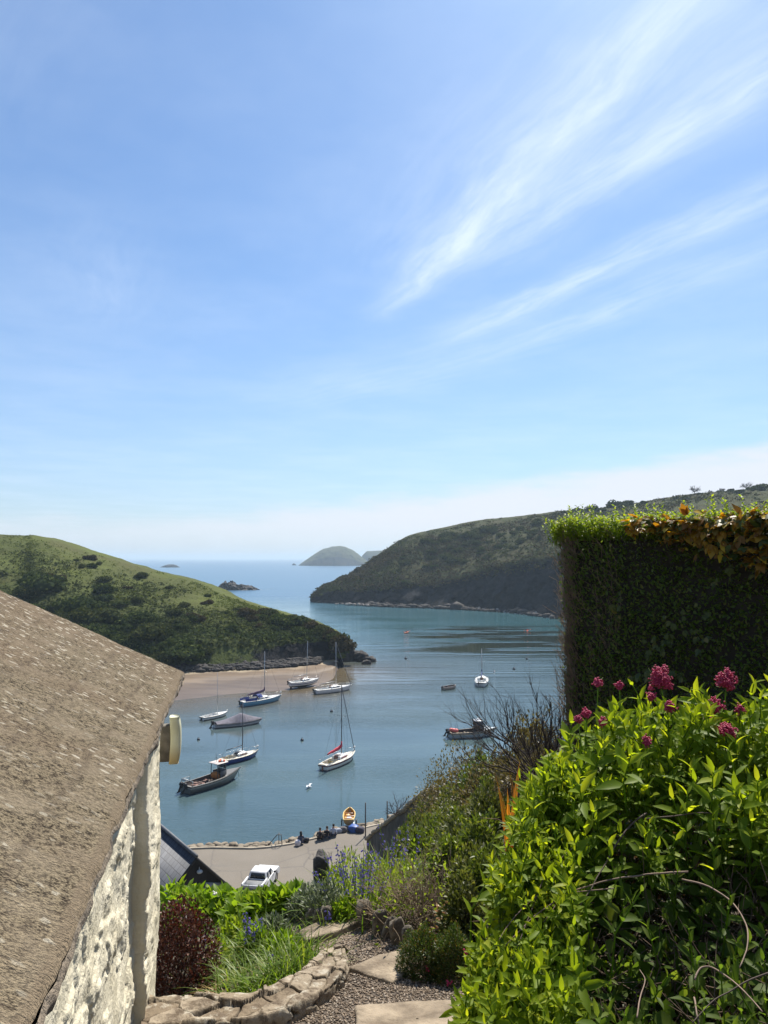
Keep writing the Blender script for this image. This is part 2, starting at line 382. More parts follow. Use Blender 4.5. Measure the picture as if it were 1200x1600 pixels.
LEFT = [(-1500, 1060, 985, 10, 790, 300, 2), (-900, 1050, 985, 10, 800, 290, 2), (-300, 1046, 985, 10, 815, 275, 2), (0, 1046, 990, 10, 835, 258, 2), (60, 1046, 992, 10, 838, 253, 2),
        (130, 1046, 994, 9, 860, 248, 1.8), (210, 1047, 997, 8, 884, 238, 1.4), (290, 1047, 1000, 7, 905, 226, 1.0), (370, 1043, 1002, 6, 937, 211, .6), (430, 1039, 1002, 5, 956, 201, .5),
        (480, 1035, 1000, 4, 973, 191, .3), (508, 1032, 998, 3, 986, 184, .2), (521, 1031, 999, 2.5, 994, 179, .1), (527, 1032, 1012, 2, 1008, 176, 0), (534, 1033, 1029, 1, 1028, 172, 0)]
RIGHT = [(484, 939, 938, 1, 937, 425, 0), (497, 940, 929, 3, 926, 428, 0), (512, 941, 923, 5, 914, 432, 0), (530, 942, 920, 7, 904, 437, .5), (560, 944, 918, 10, 887, 447, 1), (600, 946, 915, 12, 860, 460, 2.5), (640, 947, 910, 14, 837, 470, 3.5),
         (690, 949, 905, 16, 824, 482, 3.5), (740, 951, 893, 16, 814, 492, 3), (800, 956, 878, 18, 807, 490, 3), (870, 964, 868, 22, 799, 470, 3), (930, 974, 865, 22, 794, 455, 3),
         (1000, 985, 862, 22, 784, 445, 3), (1080, 992, 858, 22, 772, 432, 3), (1200, 1002, 848, 22, 762, 420, 3), (1500, 1030, 830, 22, 742, 400, 3), (2200, 1080, 800, 22, 690, 380, 3)]
def headland(rows, zb, back, ns, nt, name, mat, label, amp, cliff, seed):
    p, s, t = loft(stations(rows, zb, back), ns, PT, nt)
    T = np.broadcast_to(t[None], p.shape[:2])
    up = smooth(T, .05, .2) * (1 - smooth(T, .9, 1))
    veg = smooth(T, .22, .40) * (1 - .75 * smooth(T, .62, .74) * (1 - smooth(T, .76, .86)))
    taper = np.minimum(1, np.abs(p[..., 2]) / 6 + .15)
    rockz = (1 - smooth(T, .19, .25)) * smooth(T, .0, .05)
    n1 = fbm(p, 1 / 14, 5, seed); n2 = fbm(p * np.array([1, 1, .45]), 1 / 7, 5, seed + 3); n3 = fbm(p, 1 / 3.0, 4, seed + 5)
    p[..., 2] += amp * (n1 * 1.3 + n3 * .35) * up * veg * taper
    p[..., 1] += cliff * (n2 * 1.5 + n3 * .6) * rockz; p[..., 0] += cliff * .8 * fbm(p, 1 / 6, 4, seed + 9) * rockz
    p[..., 2] += cliff * .35 * n3 * rockz
    rock = np.clip(1 - smooth(T, .15, .30), 0, 1)
    return p, T, rock
lp, lT, lrock = headland(LEFT, 1.0, 70, 420, 130, 'hill', None, '', 1.0, 1.2, 11)
lwood = smooth(-lp[..., 0], 14, 34) * (1 - smooth(lT, .30, .50)) * smooth(lT, .02, .08) * .6
M['hill_l'] = hill_mat('headland_turf', (0.092, 0.110, 0.027), (0.058, 0.060, 0.023), (0.078, 0.060, 0.034), (0.019, 0.019, 0.021), 1.0)
o = MB().grid(lp).build('headland', M['hill_l'], smooth_=True, attrs=dict(rock=lrock.reshape(-1) * (1 - lwood.reshape(-1)), wood=lwood.reshape(-1)))
tag(o, 'green grassy headland sloping down to a dark cliff above the sandy beach', 'headland', kind='structure')
rp, rT, rrock = headland(RIGHT, 0.5, 120, 460, 130, 'hill', None, '', 2.4, 3.8, 23)
M['hill_r'] = hill_mat('heath_turf', (0.052, 0.060, 0.022), (0.056, 0.050, 0.025), (0.072, 0.056, 0.034), (0.017, 0.018, 0.021), 0.6)
o = MB().grid(rp).build('headland', M['hill_r'], smooth_=True, attrs=dict(rock=rrock.reshape(-1), wood=np.zeros(rp.shape[0] * rp.shape[1])))
tag(o, 'long brown green headland with dark sea cliffs across the inlet', 'headland', kind='structure')

# ---- islands
def island(pts, d, thick, name, label, mat, rough, kind='structure', seed=0):
    """pts: skyline from left to right in the photo; the island gets its real distance, height and depth."""
    sk = [P(px, py, d) for px, py in pts]; xs = np.array([v.x for v in sk]); zs = np.array([max(v.z, 0.2) for v in sk])
    n = 160; x = np.linspace(xs[0], xs[-1], n); z = np.interp(x, xs, zs); hw = thick * np.sqrt(np.clip(1 - (2 * (np.arange(n) / (n - 1)) - 1) ** 2, .02, 1))
    v = np.linspace(-1, 1, 60); prof = np.clip(1 - np.abs(v) ** 2.6, 0, 1) ** .8
    X = np.broadcast_to(x[:, None], (n, 60)); Y = d + hw[:, None] * v[None]; Z = z[:, None] * prof[None] - .6 * (1 - prof[None])
    p = np.stack([X, Y, Z], -1); k = z.max()
    p[..., 2] += fbm(p, 3.0 / k, 5, seed) * rough * k * prof[None] * .5 * (0.3 + Z / k); p[..., 1] += fbm(p, 2.5 / k, 4, seed + 4) * rough * k * 2
    rock = 1 - smooth(p[..., 2] / np.maximum(z[:, None], .5), .25, .6) if mat is M['hill_r'] else np.ones(p.shape[:2])
    o = MB().grid(p).build(name, mat, smooth_=True, attrs=dict(rock=rock, wood=0 * rock)); return tag(o, label, 'island', kind=kind)
M['rockfar'] = simple('shore_rock', (0.034, 0.030, 0.029), 0.9, 0.5, 0.4, 0.8, 1.2)
island([(466, 883.5), (476, 877), (490, 867), (505, 858), (520, 854), (532, 853), (543, 856), (553, 861), (560, 866), (566, 871), (574, 877), (582, 883.5)], 2500, 130, 'island', 'blue hazy domed island far out beyond the inlet mouth', M['hill_r'], .10, seed=2)
island([(560, 882), (566, 868), (571, 863), (573, 861), (600, 860.5), (640, 862), (690, 868), (720, 884)], 2750, 110, 'island', 'flat topped blue island just behind the domed island', M['hill_r'], .06, seed=5)
island([(250, 886.4), (257, 883.5), (264, 882), (272, 882), (277, 884), (282, 886.4)], 1990, 10, 'islet', 'low dark islet near the horizon above the green headland', M['rockfar'], .2, seed=7)
island([(456, 882.5), (459, 880), (461, 881), (463, 882.5)], 2550, 4, 'islet', 'tiny rock beside the left end of the domed island', M['rockfar'], .2, seed=8)
island([(338, 921), (346, 912), (352, 908.5), (358, 910), (363, 908), (370, 913), (378, 914), (388, 915.5), (398, 918), (406, 921.5)], 585, 8, 'skerry', 'jagged dark rock ringed with white surf outside the headland', M['rockfar'], .55, seed=9)
def surf(pts, width, z, label, seed):
    rr = np.random.default_rng(seed); mb = MB()
    for (a, b) in zip(pts[:-1], pts[1:]):
        n = max(2, int((b - a).length / 1.2))
        for i in range(n):
            c = a.lerp(b, (i + rr.random()) / n) + Vector((rr.normal() * width * .5, rr.normal() * width, z))
            mb.blob(c, (rr.uniform(.3, 1.1), rr.uniform(.2, .7), .06), 1, .3, 2, int(rr.integers(99)), rnd=rr.random())
    m = simple('sea_foam', (0.75, 0.78, 0.80), 0.8, 0.1); tag(mb.build('surf', m, smooth_=True), label, 'surf', kind='stuff')
surf([G(344, 921.5), G(375, 922.5), G(407, 921.5), G(430, 919.5)], 2.2, 0.03, 'white surf breaking along the foot of the dark skerry', 3)
surf([G(522, 942.5), G(560, 945), G(600, 947)], 0.9, 0.03, 'thin white surf at the foot of the far cliffs', 4)
surf([G(740, 953), G(800, 958), G(866, 966.5)], 0.5, 0.03, 'pale wash along the far shore near the hedge', 5)

# ---- beach
def beach():
    n, k = 160, 40; s = np.linspace(0, 1, n)
    def res(pts):
        a = np.array([tuple(v) for v in pts]); q = np.linspace(0, 1, len(a)); return np.stack([np.interp(s, q, a[:, i]) for i in range(3)], -1)
    a, b = res(BEACH_W), res(BEACH_B); b = b + np.array([0, 5, .5])
    v = np.linspace(-.12, 1, k)[None, :, None]; p = a[:, None] * (1 - v) + b[:, None] * v
    vv = np.broadcast_to(v[..., 0], (n, k)); p[..., 2] = -.10 + np.maximum(vv, -.12) * 1.35 + .05 * fbm(p, .12, 3, 4) + .02
    m, t, bs, _ = new_mat('beach_sand'); pos = t.n.new('ShaderNodeTexCoord').outputs['Object']
    e = t.math('ADD', t.attr('rnd'), t.math('MULTIPLY', t.math('SUBTRACT', t.noise(pos, 0.12, 5.0, 0.6), 0.5), 0.35))
    c = t.mix(t.step(t.noise(t.vmath('MULTIPLY', pos, (.25, 1.6, 1)), 0.35, 4.0), .35, .65), (0.105, 0.070, 0.040), (0.150, 0.104, 0.062))
    c = t.mix(t.step(e, 0.68, 0.80), c, t.mix(t.noise(pos, 0.5, 4.0), (0.27, 0.215, 0.135), (0.42, 0.35, 0.235)))
    c = t.mix(t.step(e, 0.90, 0.99), c, (0.075, 0.062, 0.045))
    t.put(bs.inputs['Base Color'], c); t.put(bs.inputs['Roughness'], t.math('ADD', .35, t.math('MULTIPLY', t.step(e, .4, .65), .55)))
    t.put(bs.inputs['Normal'], t.bump(t.noise(t.vmath('MULTIPLY', pos, (.4, 1.5, 1)), 1.2, 4.0), .4, .1))
    tag(MB().grid(p, vv.reshape(-1)).build('beach', m, smooth_=True), 'brown wet sand with a pale dry strip under the headland cliff', 'beach', kind='structure')
beach()

# ---- shore rocks: a band of rubble under the cliffs, and boulders at the two points
M['rock'] = simple('boulder_rock', (0.034, 0.030, 0.028), 0.9, 0.6, 0.8, 0.8, 3.0)
M['rockpale'] = simple('pale_shore_rock', (0.30, 0.27, 0.24), 0.9, 0.4, 0.8, 0.6, 3.0)
def rubble(pts, width, n, size, mat, label, seed, z0=0.0, dz=0.0):
    rr = np.random.default_rng(seed); a = np.array([tuple(v) for v in pts]); q = np.linspace(0, 1, len(a)); mb = MB()
    for i in range(n):
        u = rr.random(); w_ = rr.random(); c = np.array([np.interp(u, q, a[:, j]) for j in range(3)]); c[1] += w_ * width; c[2] = z0 + dz * w_
        k = size * rr.lognormal(0, .45)
        mb.blob(c, (k * rr.uniform(.8, 1.5), k * rr.uniform(.7, 1.2), k * rr.uniform(.4, .8)), 1, .35, 1.7, int(rr.integers(999)), .8, Matrix.Rotation(rr.uniform(0, 6), 3, 'Z'))
    tag(mb.build('rubble', mat), label, 'rubble', kind='stuff')
rubble([G(px, py, 1.2) for px, py in ((150, 1050), (285, 1050), (390, 1045), (450, 1041), (500, 1036))], 5, 1500, .27, M['rock'], 'dark weedy rubble between the pale sand and the headland cliff', 5, 1.15, .8)
rubble([G(px, py, .3) for px, py in ((500, 941), (600, 948), (700, 951), (800, 957), (870, 966), (1000, 987))], 8, 520, .9, M['rock'], 'dark broken rocks along the foot of the far cliffs', 6, .2, .8)
rubble([G(px, py, .3) for px, py in ((520, 944), (560, 946), (580, 947))], 2, 30, .5, M['rockpale'], 'pale boulders at the point of the far headland', 8, .5, .4)
rubble([G(px, py, .3) for px, py in ((745, 953), (800, 957), (830, 960), (868, 966))], 6, 380, .30, M['rockpale'], 'pale shingle under the far cliffs near the hedge', 9, .3, .8)
def boulder(px, py, d, w_, h_, label, group, seed):
    c = P(px, py, d); c.z = -.3; mb = MB()
    mb.blob((0, 0, h_ * .3), (w_, w_ * .8, h_), 3, .5, 1.4, seed, .75); mb.blob((w_ * .7, w_ * .2, 0), (w_ * .6, w_ * .5, h_ * .6), 2, .5, 1.6, seed + 1, .75)
    o = mb.build('boulder', M['rock']); o.location = c; tag(o, label, 'rock', group)
rr = np.random.default_rng(12)
for i in range(22):
    u = (i + .3) / 22; px = 518 + 62 * u; py = 1030 + 8 * u + rr.normal() * 1.5; dd = G(px, py).y + rr.uniform(0, 7)
    boulder(px, py, dd, rr.uniform(.9, 1.7), (3.6 - 2.6 * u) * rr.uniform(.7, 1.15), 'dark jagged rock in the ridge running out from the near headland point', 'rocks off the near headland point', 30 + i * 3)

# ---- quay: flat tarmac apron with a kerb and a stone edge above the water
QE = [(120, 1338), (258, 1329), (330, 1326), (395, 1327), (420, 1325), (455, 1320), (490, 1312), (530, 1302), (560, 1297), (600, 1288), (640, 1275), (690, 1258)]
QZ = 3.0
qp = [G(px, py, QZ) for px, py in QE]
def quay():
    m, t, b, _ = new_mat('tarmac'); pos = t.n.new('ShaderNodeTexCoord').outputs['Object']
    c = t.mix(t.step(t.noise(pos, 0.25, 5.0, 0.6, .5), .3, .7), (0.125, 0.104, 0.078), (0.175, 0.148, 0.116))
    c = t.mix(t.step(t.noise(t.vmath('MULTIPLY', pos, (.3, 1.4, 1)), 0.5, 3.0), .56, .66), c, (0.120, 0.106, 0.088))
    c = t.mix(0.5, c, t.mix(t.noise(pos, 9.0, 3.0), (0.10, 0.09, 0.075), (0.25, 0.225, 0.19)))
    crack = t.voro(t.vmath('ADD', pos, t.vmath('MULTIPLY', (.8, .8, 0), t.noise(pos, .6, 3.0))), 0.16, 'DISTANCE_TO_EDGE')
    c = t.mix(t.math('MULTIPLY', t.math('SUBTRACT', 1.0, t.step(crack, 0.003, 0.012)), .6), c, (0.10, 0.09, 0.08))
    t.put(b.inputs['Base Color'], c); b.inputs['Roughness'].default_value = .9
    t.put(b.inputs['Normal'], t.bump(t.noise(pos, 25.0, 3.0), .3, .02))
    a = np.array([tuple(v) for v in qp]); s = np.linspace(0, 1, len(a)); u = np.linspace(0, 1, 120); e = np.stack([np.interp(u, s, a[:, i]) for i in range(3)], -1)
    near = np.stack([np.linspace(-30, 4, 120), np.full(120, 33.0), np.full(120, QZ)], -1)
    v = np.linspace(0, 1, 50)[None, :, None]; p = near[:, None] * (1 - v) + e[:, None] * v
    p[..., 2] += .05 * fbm(p, .1, 3, 2)
    tag(MB().grid(p).build('road', m, smooth_=True), 'pale grey tarmac quay beside the water', 'road', kind='structure')
    ek = norm(np.gradient(e, axis=0)); nv = np.stack([-ek[:, 1], ek[:, 0], 0 * ek[:, 0]], -1)      # towards the water
    def sec(off, z): q = e + nv * off; q = q.copy(); q[:, 2] = QZ + z + .02 * fbm(q, .6, 2, 5); return q
    kerb = np.stack([sec(-.02, -.3), sec(-.02, .09), sec(.0, .11), sec(.16, .11), sec(.18, .09), sec(.18, -.3)], 1)
    tag(MB().grid(kerb).build('kerb', simple('kerb_concrete', (0.34, 0.295, 0.225), .9, .25, 1.0)), 'pale concrete kerb along the quay edge', 'kerb', kind='structure')
    wall = np.stack([sec(.181, -.1), sec(.6, -.12), sec(1.1, -.25), sec(1.3, -.5), sec(1.45, -1.6), sec(1.6, -4.0)], 1)
    mb = MB().grid(wall); r2 = np.random.default_rng(3)
    for i in range(230):
        k = r2.integers(0, 119); f = r2.random(); c = e[k] * (1 - f) + e[min(k + 1, 119)] * f + nv[k] * r2.uniform(.25, 1.3); c[2] = QZ - .18 + r2.normal() * .04
        mb.blob(c, (r2.uniform(.2, .5), r2.uniform(.15, .3), r2.uniform(.1, .2)), 2, .3, 1.6, i, .6, Matrix.Rotation(r2.uniform(0, 3), 3, 'Z'), r2.random())
    mw, t, b, _ = new_mat('quay_stone'); pos = t.n.new('ShaderNodeTexCoord').outputs['Object']
    t.put(b.inputs['Base Color'], t.mix(.55, t.ramp(t.attr('rnd'), [(0, (0.13, 0.10, 0.070)), (.5, (0.19, 0.155, 0.110)), (1, (0.27, 0.23, 0.17))]), t.mix(t.noise(pos, 2.0, 5.0), (0.11, 0.09, 0.065), (0.27, 0.225, 0.165))))
    b.inputs['Roughness'].default_value = .92; t.put(b.inputs['Normal'], t.bump(t.noise(pos, 8.0, 5.0), .6, .05))
    tag(mb.build('quay_wall', mw), 'rough beige stone edge between the quay kerb and the water', 'quay wall')
quay()

# ---- the garden slope: one surface through known ground points
def pt(px, py, d): v = P(px, py, d); return (v.x, v.y, v.z)
def pp(px, py): r = ray(px, py); d = 1.6 / (-r.z - 0.22); return (r.x * d, d, 23.4 - .22 * d)
CTRL = [(0, 0, 23.4), (0, -6, 24.2), (-6, -6, 24.0), (8, -6, 25.0), (1.0, 1.2, 23.5), (2.2, 2.0, 23.75), (4, 2, 24.0), (1.3, 2.6, 23.45), (2.2, 3.6, 23.5), (0.62, 2.6, 22.95),
        pp(650, 1600), pp(560, 1600), pp(600, 1520), pp(560, 1490), pp(520, 1475), pp(480, 1450), pp(430, 1428), pp(640, 1520), pp(700, 1530), pp(600, 1660),
        pp(520, 1600), pt(400, 1590, 4.7), pt(300, 1590, 4.9), pt(300, 1556, 5.3), pt(400, 1540, 5.3), pt(460, 1520, 5.1), pt(380, 1480, 6.1), pt(300, 1475, 6.6), pt(430, 1440, 7.0), pt(350, 1430, 7.6),
        pt(650, 1480, 5.3), pt(620, 1440, 6.0), pt(690, 1460, 5.6), (1.0, 4.6, 22.5), (1.6, 5.2, 22.9), (2.6, 6.4, 23.2), (4.5, 6, 23.5), (2.0, 7.6, 23.1), (3.5, 9, 23.0),
        pt(560, 1430, 6.8), pt(520, 1425, 7.2), pt(600, 1405, 8.2), pt(680, 1390, 8.4), pt(740, 1340, 8.6), (-1.2, 9.5, 20.6), (-3, 9.5, 20.4), (0.2, 10, 20.9), (1.2, 11, 20.95), (2.2, 12, 21.3),
        (-3, 13, 17.6), (-6, 14, 16.8), (0, 15, 17.0), (-5, 20, 12.0), (-1.5, 21, 12.6), (-8, 26, 7.2), (-2, 27, 8.2), (-10, 33, 2.9), (-4, 34, 2.8), (-1, 36, 2.85), (-1.5, 42, 2.6), (-1.2, 48, 2.6), (-10, 42, 2.5), (-8, 55, 1.8), (0, 60, 1.5), (-20, 38, 2.5), (-20, 20, 9), (-15, 5, 20), (-20, -6, 23),
        (1.6, 16, 19.6), (2.7, 20, 19.0), (2.5, 28, 15.7), (2.0, 34, 12.6), (1.2, 40, 9.4), (0.6, 46, 6.5), (0.9, 51, 4.2), (5, 16, 20.5), (6, 24, 17), (6, 32, 12.5), (5, 40, 8), (4, 48, 4), (12, 12, 21.5), (12, 24, 14), (14, 40, 3), (24, 0, 25), (24, 20, 13), (24, 40, -2), (10, 58, -1.5), (24, 60, -1.5)]
_c = np.array(CTRL); _D = np.hypot(_c[:, None, 0] - _c[None, :, 0], _c[:, None, 1] - _c[None, :, 1]); _n = len(_c)
_A = np.zeros((_n + 3, _n + 3)); _A[:_n, :_n] = _D + np.eye(_n) * -0.004; _A[:_n, _n] = 1; _A[:_n, _n + 1:] = _c[:, :2]; _A[_n:, :_n] = _A[:_n, _n:].T
_W = np.linalg.solve(_A, np.concatenate([_c[:, 2], np.zeros(3)]))
def hz(x, y):
    x = np.asarray(x, float); y = np.asarray(y, float); r = np.full(x.shape, _W[_n]) + _W[_n + 1] * x + _W[_n + 2] * y
    for k in range(_n): r = r + _W[k] * np.hypot(x - _c[k, 0], y - _c[k, 1])
    return r
_ts = np.concatenate([np.arange(1.2, 12, .04), np.arange(12, 70, .2)])
def T(px, py):
    """Where the line of sight through a pixel meets the garden ground."""
    r = ray(px, py); z = hz(r.x * _ts, _ts); below = np.nonzero(H + r.z * _ts < z)[0]
    t = _ts[below[0]] if len(below) else 70.0
    if t > 14 and len(below): t = _ts[below[0]]
    return CAMP + r * float(t)
def onground(x, y): return Vector((x, y, float(hz(np.array([x]), np.array([y]))[0])))
def ground():
    xs = np.concatenate([np.arange(-25, -5, 1.0), np.arange(-5, 6, .12), np.arange(6, 26, 1.0)]); ys = np.concatenate([np.arange(-6, 10, .12), np.arange(10, 62, .5)])
    X, Y = np.meshgrid(xs, ys, indexing='ij'); Z = hz(X, Y); p = np.stack([X, Y, Z], -1)
    p[..., 2] += .03 * fbm(p, 1.6, 4, 6) * np.clip(Y / 5, .4, 3); p[..., 2] = np.maximum(p[..., 2], -1.6)
    m, t, b, _ = new_mat('soil'); pos = t.n.new('ShaderNodeTexCoord').outputs['Object']
    c = t.mix(t.step(t.noise(pos, 1.5, 6.0, .65), .35, .65), (0.045, 0.034, 0.022), (0.085, 0.066, 0.042))
    c = t.mix(t.math('MULTIPLY', t.step(t.sep(pos)[1], 8, 11), t.step(t.noise(pos, .7, 5.0, .6), .3, .6)), c, (0.052, 0.060, 0.022))
    t.put(b.inputs['Base Color'], c); b.inputs['Roughness'].default_value = .95; t.put(b.inputs['Normal'], t.bump(t.noise(pos, 14.0, 5.0), .8, .04))
    tag(MB().grid(p).build('ground', m, smooth_=True), 'dark garden soil falling away towards the quay', 'ground', kind='structure')
ground()
def TP(px, py):
    """A point on the garden path, which falls evenly away from the viewer."""
    r = ray(px, py); d = 1.6 / (-r.z - 0.22); return onground(r.x * d, d)
# ================================================================== COTTAGE
LD = np.array([-0.203, 0.979, 0.0]); ND = np.array([-0.979, -0.203, 0.0]); UP = np.array([0, 0, 1.0])   # along the eave, into the house, up
EV = np.array(tuple(P(285, 1050, 5.06)))
SL = 0.485
def cottage():
    root = thing('cottage', (EV[0] - 1, EV[1] - 2, 22), 'white lumpy stone cottage with a speckled cement washed roof beside the garden', 'cottage')
    org = root.location
    # roof: a thick rendered skin, worn and rounded at the eave and at the verge
    u = np.concatenate([[0, .006, .02, .045], np.linspace(.08, 7.2, 420)]); q = np.concatenate([[0, .005, .015, .035], np.linspace(.06, 3.4, 260)])
    U, Q = np.meshgrid(u, q, indexing='ij')
    p = EV + (-LD) * U[..., None] + ND * Q[..., None] + UP * (SL * Q)[..., None]
    n1 = fbm(np.stack([U * 1.2, Q, 0 * U], -1), 9, 5, 4); n2 = fbm(np.stack([U * 1.3, Q, 0 * U], -1), 34, 4, 9); big = fbm(np.stack([U, Q, 0 * U], -1), 1.3, 3, 2)
    e = np.minimum(np.minimum(U, Q) / .022, 1); rnd_ = -.014 * (1 - np.sqrt(np.clip(1 - (1 - e) ** 2, 0, 1)))
    p = p + UP * (n1 * .004 + n2 * .004 + big * .014 + rnd_)[..., None]
    wav = fbm(np.stack([U, 0 * U, 0 * U], -1), 3.1, 4, 5) * .022 + fbm(np.stack([U, 0 * U, 0 * U], -1), 14, 3, 7) * .008
    p = p - ND * (wav * np.exp(-Q / .15))[..., None]
    wv = fbm(np.stack([0 * Q, Q, 0 * Q], -1), 3.5, 4, 15) * .02; p = p + LD * (wv * np.exp(-U / .15))[..., None]
    m, t, b, _ = new_mat('cement_roof'); pos = t.n.new('ShaderNodeTexCoord').outputs['Object']
    ax = t.comb(t.vmath('DOT_PRODUCT', pos, tuple(LD)), t.vmath('DOT_PRODUCT', pos, tuple(ND)), 0.0)
    st = t.vmath('MULTIPLY', ax, (1.35, 1.0, 1.0))
    f = t.math('ADD', t.math('MULTIPLY', t.noise(st, 44.0, 4.0, 0.6), .5), t.math('MULTIPLY', t.noise(st, 150.0, 3.0, 0.6), .5)); g = t.noise(st, 5.0, 5.0, 0.6); k = t.noise(ax, 0.9, 3.0)
    c = t.mix(t.step(f, .42, .56), (0.036, 0.027, 0.018), (0.285, 0.232, 0.150))
    c = t.mix(t.math('MULTIPLY', t.step(g, .42, .66), .6), c, (0.300, 0.245, 0.170))
    c = t.mix(t.math('MULTIPLY', t.step(k, .45, .65), .35), c, (0.190, 0.130, 0.085))
    course = t.math('ABSOLUTE', t.math('SUBTRACT', t.math('FRACT', t.math('ADD', t.math('MULTIPLY', t.sep(ax)[1], 4.6), t.math('MULTIPLY', t.noise(ax, 3.0, 2.0), .25))), .5))
    c = t.mix(t.math('MULTIPLY', t.math('SUBTRACT', 1.0, t.step(course, .0, .10)), .30), c, (0.085, 0.062, 0.045))
    cell = t.n.new('ShaderNodeTexVoronoi'); t.put(cell.inputs['Vector'], t.vmath('ADD', t.vmath('MULTIPLY', ax, (1.5, 1.0, 1.0)), t.vmath('MULTIPLY', (.05, .05, 0), t.noise(ax, 30.0, 3.0)))); cell.inputs['Scale'].default_value = 21.0
    li = t.math('MULTIPLY', t.math('SUBTRACT', 1.0, t.step(cell.outputs['Distance'], .22, .34)), t.step(t.sep(cell.outputs['Color'])[0], .30, .36))
    li = t.math('MULTIPLY', li, t.step(t.noise(st, 40.0, 3.0), .30, .46))
    li = t.math('MULTIPLY', li, t.math('ADD', .12, t.step(t.math('ADD', t.math('MULTIPLY', t.sep(ax)[0], .07), t.noise(ax, 1.6, 3.0)), .30, .58)))
    c = t.mix(t.math('MULTIPLY', li, .85), c, (0.56, 0.51, 0.40))
    band = t.math('SUBTRACT', 1.0, t.step(t.math('ADD', t.math('ADD', t.sep(ax)[1], 1.385), t.math('MULTIPLY', t.math('SUBTRACT', t.noise(ax, 7.0, 4.0), .5), .05)), .020, .036))
    c = t.mix(t.math('MULTIPLY', band, .85), c, t.mix(t.noise(ax, 12.0, 4.0), (.16, .122, .082), (.28, .222, .150)))
    t.put(b.inputs['Base Color'], c); b.inputs['Roughness'].default_value = .95; b.inputs['Specular IOR Level'].default_value = .15
    t.put(b.inputs['Normal'], t.bump(t.math('ADD', f, t.math('MULTIPLY', t.noise(st, 80.0, 3.0), .5)), 1.0, .03))
    mb = MB().grid(p[:, ::-1])
    low = p.copy()
    mb.build('roof', m, root, org, smooth_=True)
    # ragged mortar edge under the eave and the far verge
    ed = p[:, 0]; sec = []
    nn = fbm(np.stack([u, 0 * u, 0 * u], -1), 6, 4, 33)[:, None]; nm = fbm(np.stack([u, 0 * u, 0 * u], -1), 22, 4, 35)[:, None]
    for off, dz in ((0.0, 0.0), (-.006, -.018), (0.004, -.036), (.02, -.048), (.14, -.05), (.22, .03)):
        j = (nn * .018 + nm * .010) * (1 if dz < -.02 else .35)
        sec.append(ed + ND * (off + j * .7) + UP * (dz + j))
    mb = MB().grid(np.stack(sec, 1))
    vd = p[0]; s2 = []
    nq = fbm(np.stack([q, 0 * q, 0 * q], -1), 6, 4, 43)[:, None]
    for off, dz in ((0.0, 0.0), (-.004, -.018), (.004, -.036), (.02, -.048), (.2, -.05), (.25, -.02)):
        s2.append(vd - LD * (off + nq * .012) + UP * (dz + nq * .010))
    mb.grid(np.stack(s2, 1)[::-1])
    mb.build('roof_edge', simple('roof_mortar', (0.215, 0.172, 0.128), .95, .55, 9.0, .9, 60.0, c2=(0.32, 0.26, 0.19)), root, org, smooth_=True)
    # wall: limewashed rubble, bulging stones under thick white paint
    C0 = EV - LD * .14 + ND * .180
    uu = np.linspace(0, 6.5, 620); zz = np.linspace(EV[2] + .02, 21.3, 330); W_, Z_ = np.meshgrid(uu, zz, indexing='ij')
    base = C0 + (-LD) * W_[..., None]; base = base.copy(); base[..., 2] = Z_
    def lumps(p3, sd, kk=1.0):
        q3 = p3 * np.array([1, 1, 1.5]); w1 = fbm(q3, 2.2, 2, sd) * .5
        a = fbm(q3 + w1[..., None], 2.1, 4, sd + 1); r = fbm(q3, 6, 4, sd + 2); f = fbm(q3, 36, 3, sd + 3)
        p1 = fbm(q3 + w1[..., None] * .6, 3.4, 5, sd + 8); p2 = fbm(q3 + 5.0, 9, 4, sd + 9)
        plates = smooth(p1, -.02, .05) * .013 + smooth(p1, .22, .27) * .010 + smooth(p2, .22, .26) * .004      # flaking plates of old limewash over stone
        return (np.clip(a, -.5, .6) * .022 + r * .004 + f * .003 + plates - .016) * kk
    Lm = lumps(np.stack([W_, 0 * W_, Z_], -1), 50)
    Lm = Lm * smooth(W_, .0, .04)
    pw = base - ND * Lm[..., None]
    mw, t, b, _ = new_mat('limewash'); pos = t.n.new('ShaderNodeTexCoord').outputs['Object']
    ax = t.comb(t.vmath('DOT_PRODUCT', pos, tuple(LD)), t.sep(pos)[2], 0.0)
    c = t.mix(t.step(t.noise(ax, 3.0, 5.0, .6), .35, .7), (0.58, 0.53, 0.39), (0.76, 0.71, 0.56))
    c = t.mix(t.math('MULTIPLY', t.step(t.noise(ax, 16.0, 5.0, .7), .62, .72), .40), c, (0.26, 0.235, 0.18))
    c = t.mix(t.math('MULTIPLY', t.step(t.noise(t.vmath('MULTIPLY', ax, (2.5, .5, 1)), 3.0, 4.0, .6), .58, .72), .35), c, (0.36, 0.31, 0.21))
    t.put(b.inputs['Base Color'], c); b.inputs['Roughness'].default_value = .8; t.put(b.inputs['Normal'], t.bump(t.math('ADD', t.noise(pos, 60.0, 4.0), t.noise(pos, 15.0, 4.0)), .45, .012))
    MB().grid(pw).build('wall', mw, root, org, smooth_=True)
    # far gable end and the corner buttress
    g0 = C0; gz = np.linspace(21.3, 25.6, 90); gq = np.linspace(0, 3.0, 90); Gq, Gz = np.meshgrid(gq, gz, indexing='ij')
    Gz = np.minimum(Gz, EV[2] + .0 + SL * (Gq + .15)); gp = g0 + ND * Gq[..., None]; gp = gp.copy(); gp[..., 2] = Gz
    gp = gp + LD * (lumps(np.stack([Gq, 0 * Gq + 7, Gz], -1), 70) - .02)[..., None]
    MB().grid(gp).build('gable', mw, root, org, smooth_=True)
    bu = np.linspace(0, .34, 44); bz = np.linspace(EV[2] + .0, 21.3, 330)
    rings = []
